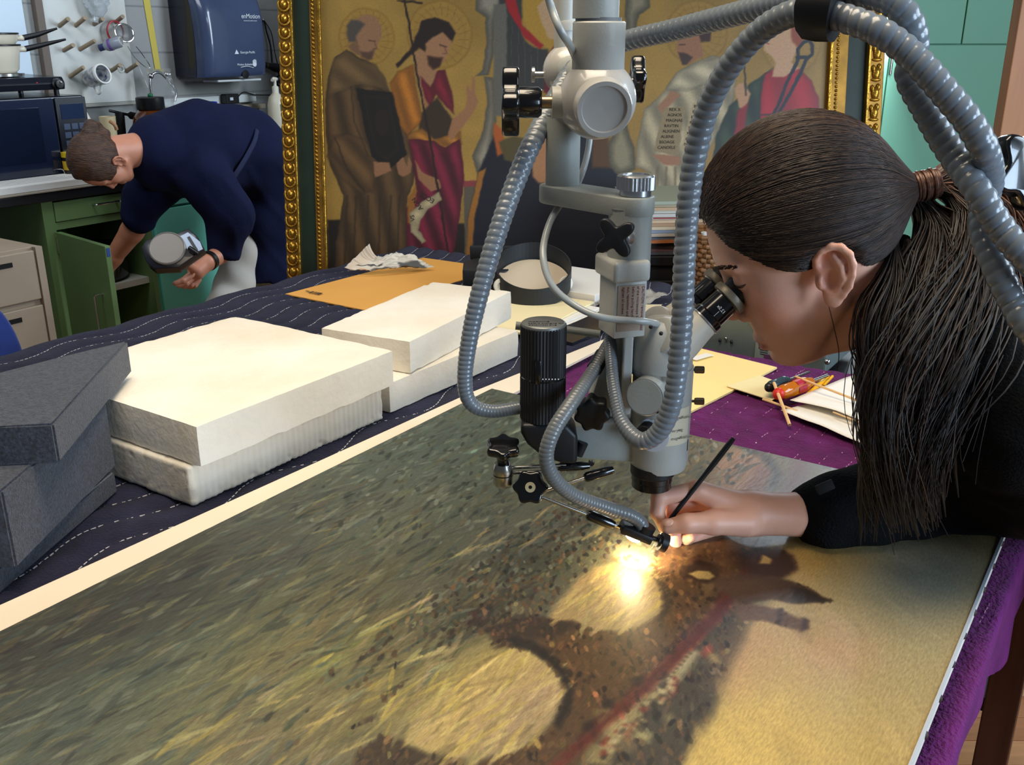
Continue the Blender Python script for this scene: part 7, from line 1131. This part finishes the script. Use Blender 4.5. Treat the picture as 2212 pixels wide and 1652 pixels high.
page([(1686, 892), (1898, 978), (2030, 900), (1860, 850)], ZV + .001, 'lower white sheet near the conservator, edge lifted from the purple blanket', 3); page([(1706, 868), (1920, 930), (2000, 850), (1866, 803)], ZV + .011, 'upper white sheet near the conservator, lying on another sheet', 8)
for i, (x, y, w) in enumerate(((1820, 903, .006), (1838, 897, .010), (1748, 893, .004), (1760, 897, .003))): pass
def driver(label, p, q, m1, m2, L, r, band=None):
    p = np.array(p); q = np.array(q); d = q - p; Lh = np.linalg.norm(d); d /= Lh; t = thing('screwdriver', label, 'screwdriver', p - np.array([0, 0, r]), 'screwdrivers on the purple blanket')
    fl_ = lambda i, ph: 1 + .07 * np.cos(6 * ph) * ((i > 2) & (i < 10)); obj('grip', MB().tube([p + d * Lh * k for k in np.linspace(0, 1, 14)], [r * .7, r * .95] + [r] * 9 + [r * .8, r * .72, r * .6], 18, fl_), m1, t); obj('end_cap', MB().sph(p - d * r * .2, (r * .8, r * .8, r * .8), 16, 10), m2, t); obj('blade', MB().cyl(q, q + d * L, r * .25, n=10), m_steel, t)
    if band: obj('printed_band', MB().tube([p + d * Lh * k for k in (.42, .68)], r * 1.05, 18, caps=False), band, t)
    return t
driver('dark teal handled screwdriver with black end', onz(1663, 836, ZV + .022), onz(1702, 821, ZV + .018), M('teal_grip', (44, 62, 70), .3), m_blackp, .08, .0105); driver('clear amber handled screwdriver with red end cap', onz(1684, 850, ZV + .020), onz(1752, 824, ZV + .020), M('amber_plastic', (226, 128, 26), .12, trans=.35, coat=.5), M('red_cap', (206, 42, 34), .4), .05, .013, M('crimson_print', (176, 40, 62), .35))
p, q = onz(1738, 862, ZV + .007), onz(1788, 814, ZV + .010); pn = thing('yellow_marker', 'yellow capped marker beside the amber screwdriver', 'marker', p - np.array([0, 0, .006])); dq = q - p; obj('barrel', MB().tube([p + dq * k for k in np.linspace(0, 1, 8)], [.0058] * 7 + [.004], 12), M('yellow_barrel', (240, 176, 30), .35), pn); obj('cap_clip', MB().tube([p + dq * .55 + np.array([.010, -.001, .002]), p + dq * .98 + np.array([.009, 0, .002])], .0025, 8), M('yellow_barrel', (240, 176, 30)), pn)
m_sk = M('pale_wood_stick', (226, 186, 132), .6)
for lb, pts, h0, h1, r in (('thin wooden stick crossing the screwdrivers and white sheet', ((1718, 813), (1860, 868)), .034, .022, .0021), ('thicker wooden stick leaning against the amber screwdriver', ((1672, 827), (1706, 918)), .030, .004, .0028), ('wooden stick lying along the small cream card', ((1648, 862), (1722, 888)), .006, .005, .0024), ('thin stick lying on the lower white sheet', ((1800, 890), (1892, 926)), .016, .016, .0014)): tag(obj('wooden_stick', MB().cyl(onz(*pts[0], ZV + h0), onz(*pts[1], ZV + h1), r, n=8), m_sk), lb, 'stick', 'wooden swab sticks')
# ================================================================== behind the tables
m_bk = M('black_furniture', (20, 20, 24), .5)
ct = thing('black_cabinet', 'low black cabinet between the table and the altarpiece', 'cabinet', (0.62, 2.66, 0)); zc = aty(1430, 552, 2.52)[2]
x0_, x1_ = aty(1322, 600, 2.52)[0], aty(1610, 600, 2.52)[0]
obj('carcass', MB().box(((x0_ + x1_) / 2, 2.665, (zc - .03) / 2), (x1_ - x0_ - .02, .28, zc - .03)), m_bk, ct, False, .004); obj('cabinet_top', MB().box(((x0_ + x1_) / 2, 2.665, zc - .014), (x1_ - x0_, .30, .028)), m_bk, ct, False, .004)
for k in (0, 1): d_ = obj('door', MB().box((x0_ + (x1_ - x0_) * (.25 + .5 * k), 2.516, (zc - .05) / 2 + .01), ((x1_ - x0_) * .47, .012, zc - .10)), m_bk, ct, False, .003); obj('handle', MB().box((x0_ + (x1_ - x0_) * (.44 + .12 * k), 2.503, zc * .6), (.012, .015, .10)), m_steel, d_, False, .002)
c2_ = thing('black_cart', 'black trolley carrying the grey metal instrument', 'trolley', T(2.05, .47, 0)); zd_ = .845
obj('top_tray', MB().abox(1.785, 2.32, .06, .875, zd_ - .03, zd_), m_bk, c2_, False, .003); obj('lower_tray', MB().abox(1.785, 2.32, .06, .875, .25, .28), m_bk, c2_, False, .003)
for (a, b) in ((1.80, .08), (2.30, .08), (1.80, .855), (2.30, .855)): obj('post', MB().abox(a - .013, a + .013, b - .013, b + .013, .012, zd_ - .031), m_bk, c2_, False); obj('caster', MB().lathe([(0, 0), (.028, 0), (.028, .02), (0, .02)], T(a - .01, b, .0295), AX, 16), m_bk, c2_)
gi = thing('metal_instrument', 'grey metal instrument box with vent slots behind the chin', 'instrument', T(1.90, .6, zd_)); m_gi = M('grey_steel_case', (104, 114, 112), .4, .3, var=.06, vscale=6)
g0, g1 = ona(1482, 682, 1.80), ona(1782, 800, 1.80); gb0, gb1 = float(g1 @ BX), float(g0 @ BX); gz = float(ona(1560, 668, 1.80)[2])
obj('case', MB().abox(1.802, 1.99, gb0, gb1, zd_ + .012, gz), m_gi, gi, False, .004)
for (a, b) in ((1.82, gb0 + .03), (1.82, gb1 - .03), (1.97, gb0 + .03), (1.97, gb1 - .03)): obj('rubber_foot', MB().cyl(T(a, b, zd_ + .0005), T(a, b, zd_ + .013), .010, n=10), m_blackp, gi)
for k in range(3): p = ona(1642 + k * 7, 741, 1.801); obj('vent_slot', MB().box(p, (.002, .0032, .022), AX, BX), m_blackp, gi, False)
for x, y in ((1555, 735), (1568, 731), (1580, 738)): obj('screw', MB().sph(ona(x, y, 1.800), (.003, .004, .004), 10, 6), m_steel if x == 1568 else m_blackp, gi)
obj('spec_plate', MB().box(ona(1660, 762, 1.801), (.0012, .055, .034), AX, BX), M('plate_grey_green', (122, 130, 124), .5), gi, False); obj('purple_mark', MB().box(ona(1664, 771, 1.800), (.0012, .026, .008), AX, BX), M('purple_ink', (92, 50, 86), .5), gi, False)
for k in range(4): obj('plate_line', MB().box(ona(1650, 752 + k * 4.5, 1.800), (.0006, .016, .0010), AX, BX), m_blackp, gi, False)
obj('switch', MB().box(ona(1632, 702, 1.800), (.006, .013, .012), AX, BX), m_blackp, gi, False, .001); obj('knob', MB().sph(ona(1787, 781, 1.79), .006, 12, 8), m_chrome, gi)
# magazines and basket on the black cabinet
cols = [('green-topped', (150, 158, 140)), ('cream', (196, 178, 146)), ('tan', (180, 150, 118)), ('white', (214, 206, 190)), ('pale grey', (186, 184, 180)), ('white red-lettered', (216, 204, 194)), ('buff', (192, 166, 136)), ('light brown', (170, 140, 112)), ('ivory', (206, 190, 164)), ('blue-grey', (132, 146, 168)), ('dusty white', (190, 180, 166)), ('steel blue', (104, 118, 140)), ('orange', (188, 116, 66)), ('black', (36, 34, 38)), ('dark brown', (70, 52, 44)), ('dull pink', (124, 88, 96)), ('slate', (88, 90, 98))]
ords = ['topmost', 'second', 'third', 'fourth', 'fifth', 'sixth', 'seventh', 'eighth', 'ninth', 'tenth', 'eleventh', 'twelfth', 'thirteenth', 'fourteenth', 'fifteenth', 'sixteenth', 'lowest']
ztop = aty(1440, 432, 2.54)[2]; n_m = len(cols); hh = (ztop - zc - .001) / n_m; xm = aty(1438, 500, 2.66)[0]
for i, (cn, cc) in enumerate(cols):
    z = ztop - hh * (i + .5); rz = random.uniform(-.05, .05) + .10; X_ = np.array([math.cos(rz), math.sin(rz), 0]); Y_ = np.array([-math.sin(rz), math.cos(rz), 0]); lb = '%s magazine, %s' % (cn, 'topmost of the stack behind the microscope' if i == 0 else ('at the bottom of the stack on the black cabinet' if i == n_m - 1 else '%s from the top of the stack behind the microscope' % ords[i]))
    t = thing('magazine', lb, 'magazine', (xm, 2.665, z - hh / 2), 'stacked magazines'); cz_ = np.array([xm + random.uniform(-.008, .008), 2.665 + random.uniform(-.01, .01), z]); obj('pages', MB().box(cz_, (.224, .27, hh * .78), X_, Y_), M('page_edges', (206, 206, 206), .7), t, False); obj('spine', MB().box(cz_ - Y_ * .1355, (.228, .003, hh * .9), X_, Y_), M('mag_%d' % i, cc, .4), t, False); obj('front_cover', MB().box(cz_ + np.array([0, 0, hh * .42]), (.228, .272, hh * .1), X_, Y_), M('mag_%d' % i, cc), t, False)
    if i == 5: obj('spine_print', MB().box(cz_ - Y_ * .1375, (.13, .0004, hh * .4), X_, Y_), M('red_letter', (168, 46, 40), .6), t, False)
    if i in (3, 8, 11): obj('spine_print', MB().box(cz_ - Y_ * .1375 + X_ * .05, (.05, .0004, hh * .25), X_, Y_), M('grey_letter', (90, 88, 90), .6), t, False)
bpos = onz(1536, 655, zd_) + np.array([.02, .07, 0]); bk_ = thing('wicker_basket', 'brown wicker basket with papers on the black trolley', 'basket', bpos); m_wk = M('wicker', (134, 92, 54), .6, var=.3, vscale=40); zr = aty(1536, 516, bpos[1] - .06)[2]; nr = 13; BW, BD = .062, .075
def bpt(t, s, w): c_, s_ = math.cos(t), math.sin(t); k = (abs(c_) ** 4 + abs(s_) ** 4) ** -.25; return bpos[0] + (BW * s * k + w) * c_, bpos[1] + (BD * s * k + w) * s_
def ringpts(s, z, ph): return [(*bpt(t, s, .0035 * math.sin(24 * t + ph)), z) for t in np.linspace(0, 2 * np.pi, 97)]
for i in range(nr): u = (i + .5) / nr; obj('weave_row', MB().tube(ringpts(.80 + .20 * u, zd_ + .005 + (zr - zd_ - .004) * u, math.pi * (i % 2)), (zr - zd_) / nr * .54, 8, caps=False), m_wk, bk_)
for k in range(24): t = (k + .5) * 2 * math.pi / 24; obj('stake', MB().tube([(*bpt(t, .80, 0), zd_ + .002), (*bpt(t, 1.0, 0), zr + .006)], .0035, 6), m_wk, bk_)
obj('rim', MB().tube(ringpts(1.02, zr + .004, 0), .006, 8, caps=False), m_wk, bk_)
for k in range(4): tag(obj('rolled_paper', MB().cyl((bpos[0] - .02 + k * .012, bpos[1] - .03 + .02 * k, zd_ + .02), (bpos[0] - .045 + k * .028, bpos[1] - .045 + .03 * k, zr + .014 + .009 * k), .007, n=12), M('roll_white', (200, 196, 190), .7)), ['leftmost white paper roll in the wicker basket', 'second white paper roll in the wicker basket', 'third white paper roll in the wicker basket', 'tallest white paper roll in the wicker basket'][k], 'paper roll', 'rolls in the basket')
tag(obj('name_card', MB().box(aty(1407, 670, 1.90), (.040, .002, .024)).box(aty(1407, 690, 1.905), (.02, .02, .022)), M('cream_card', (206, 196, 170), .6), None, False), 'small cream label card behind the microscope head', 'card')
# sea-green storage cabinet and wooden post at the right
SY = 4.25; sc_ = thing('storage_cabinet', 'tall sea-green storage cabinet with flat doors behind the altarpiece', 'cabinet', (2.0, SY + .2, 0)); m_sg2 = M('sea_green_paint', (118, 176, 146), .5, var=.03, vscale=2)
xa, xb, xc, xd = aty(1880, 100, SY)[0] - .25, aty(1914, 180, SY)[0], aty(2083, 50, SY)[0], 2.75; zs = aty(2080, 96, SY)[2]
obj('carcass', MB().box(((xa + xd) / 2, SY + .25, 1.3), (xd - xa, .46, 2.6)), m_sg2, sc_, False)
def sdoor(x0, x1, z0, z1): return obj('door', MB().box(((x0 + x1) / 2, SY + .008, (z0 + z1) / 2), (x1 - x0 - .005, .02, z1 - z0 - .005)), m_sg2, sc_, False, .002)
sdoor(xa, xb, .05, 2.55); d_ = sdoor(xb, xd, .05, zs); sdoor(xb, xc, zs, 2.55); sdoor(xc, xd, zs, 2.55); hx = aty(1924, 140, SY); obj('hinge', MB().cyl((hx[0], SY - .006, aty(1924, 160, SY)[2]), (hx[0], SY - .006, aty(1924, 124, SY)[2]), .007, n=10), m_steel, d_)
px0 = aty(2186, 180, 2.9); tag(obj('wooden_post', MB().box((px0[0] + .02, 2.9, 1.25), (.085, .05, 2.5)), M('post_wood', (178, 122, 82), .55, var=.15, vscale=5, stretch=(6, 6, .6)), None, False, .003), 'plain wooden post standing at the right edge of the room', 'post')
kn_ = aty(2212, 365, .80); star('stand_knob', kn_, (.3, -.9, .2), .034, .016, 5, m_knob, sm, .16, .005, 1.2); obj('stand_knob_shaft', MB().cyl(kn_, kn_ + np.array([.30, .30, .05]), .008), m_steel, sm)
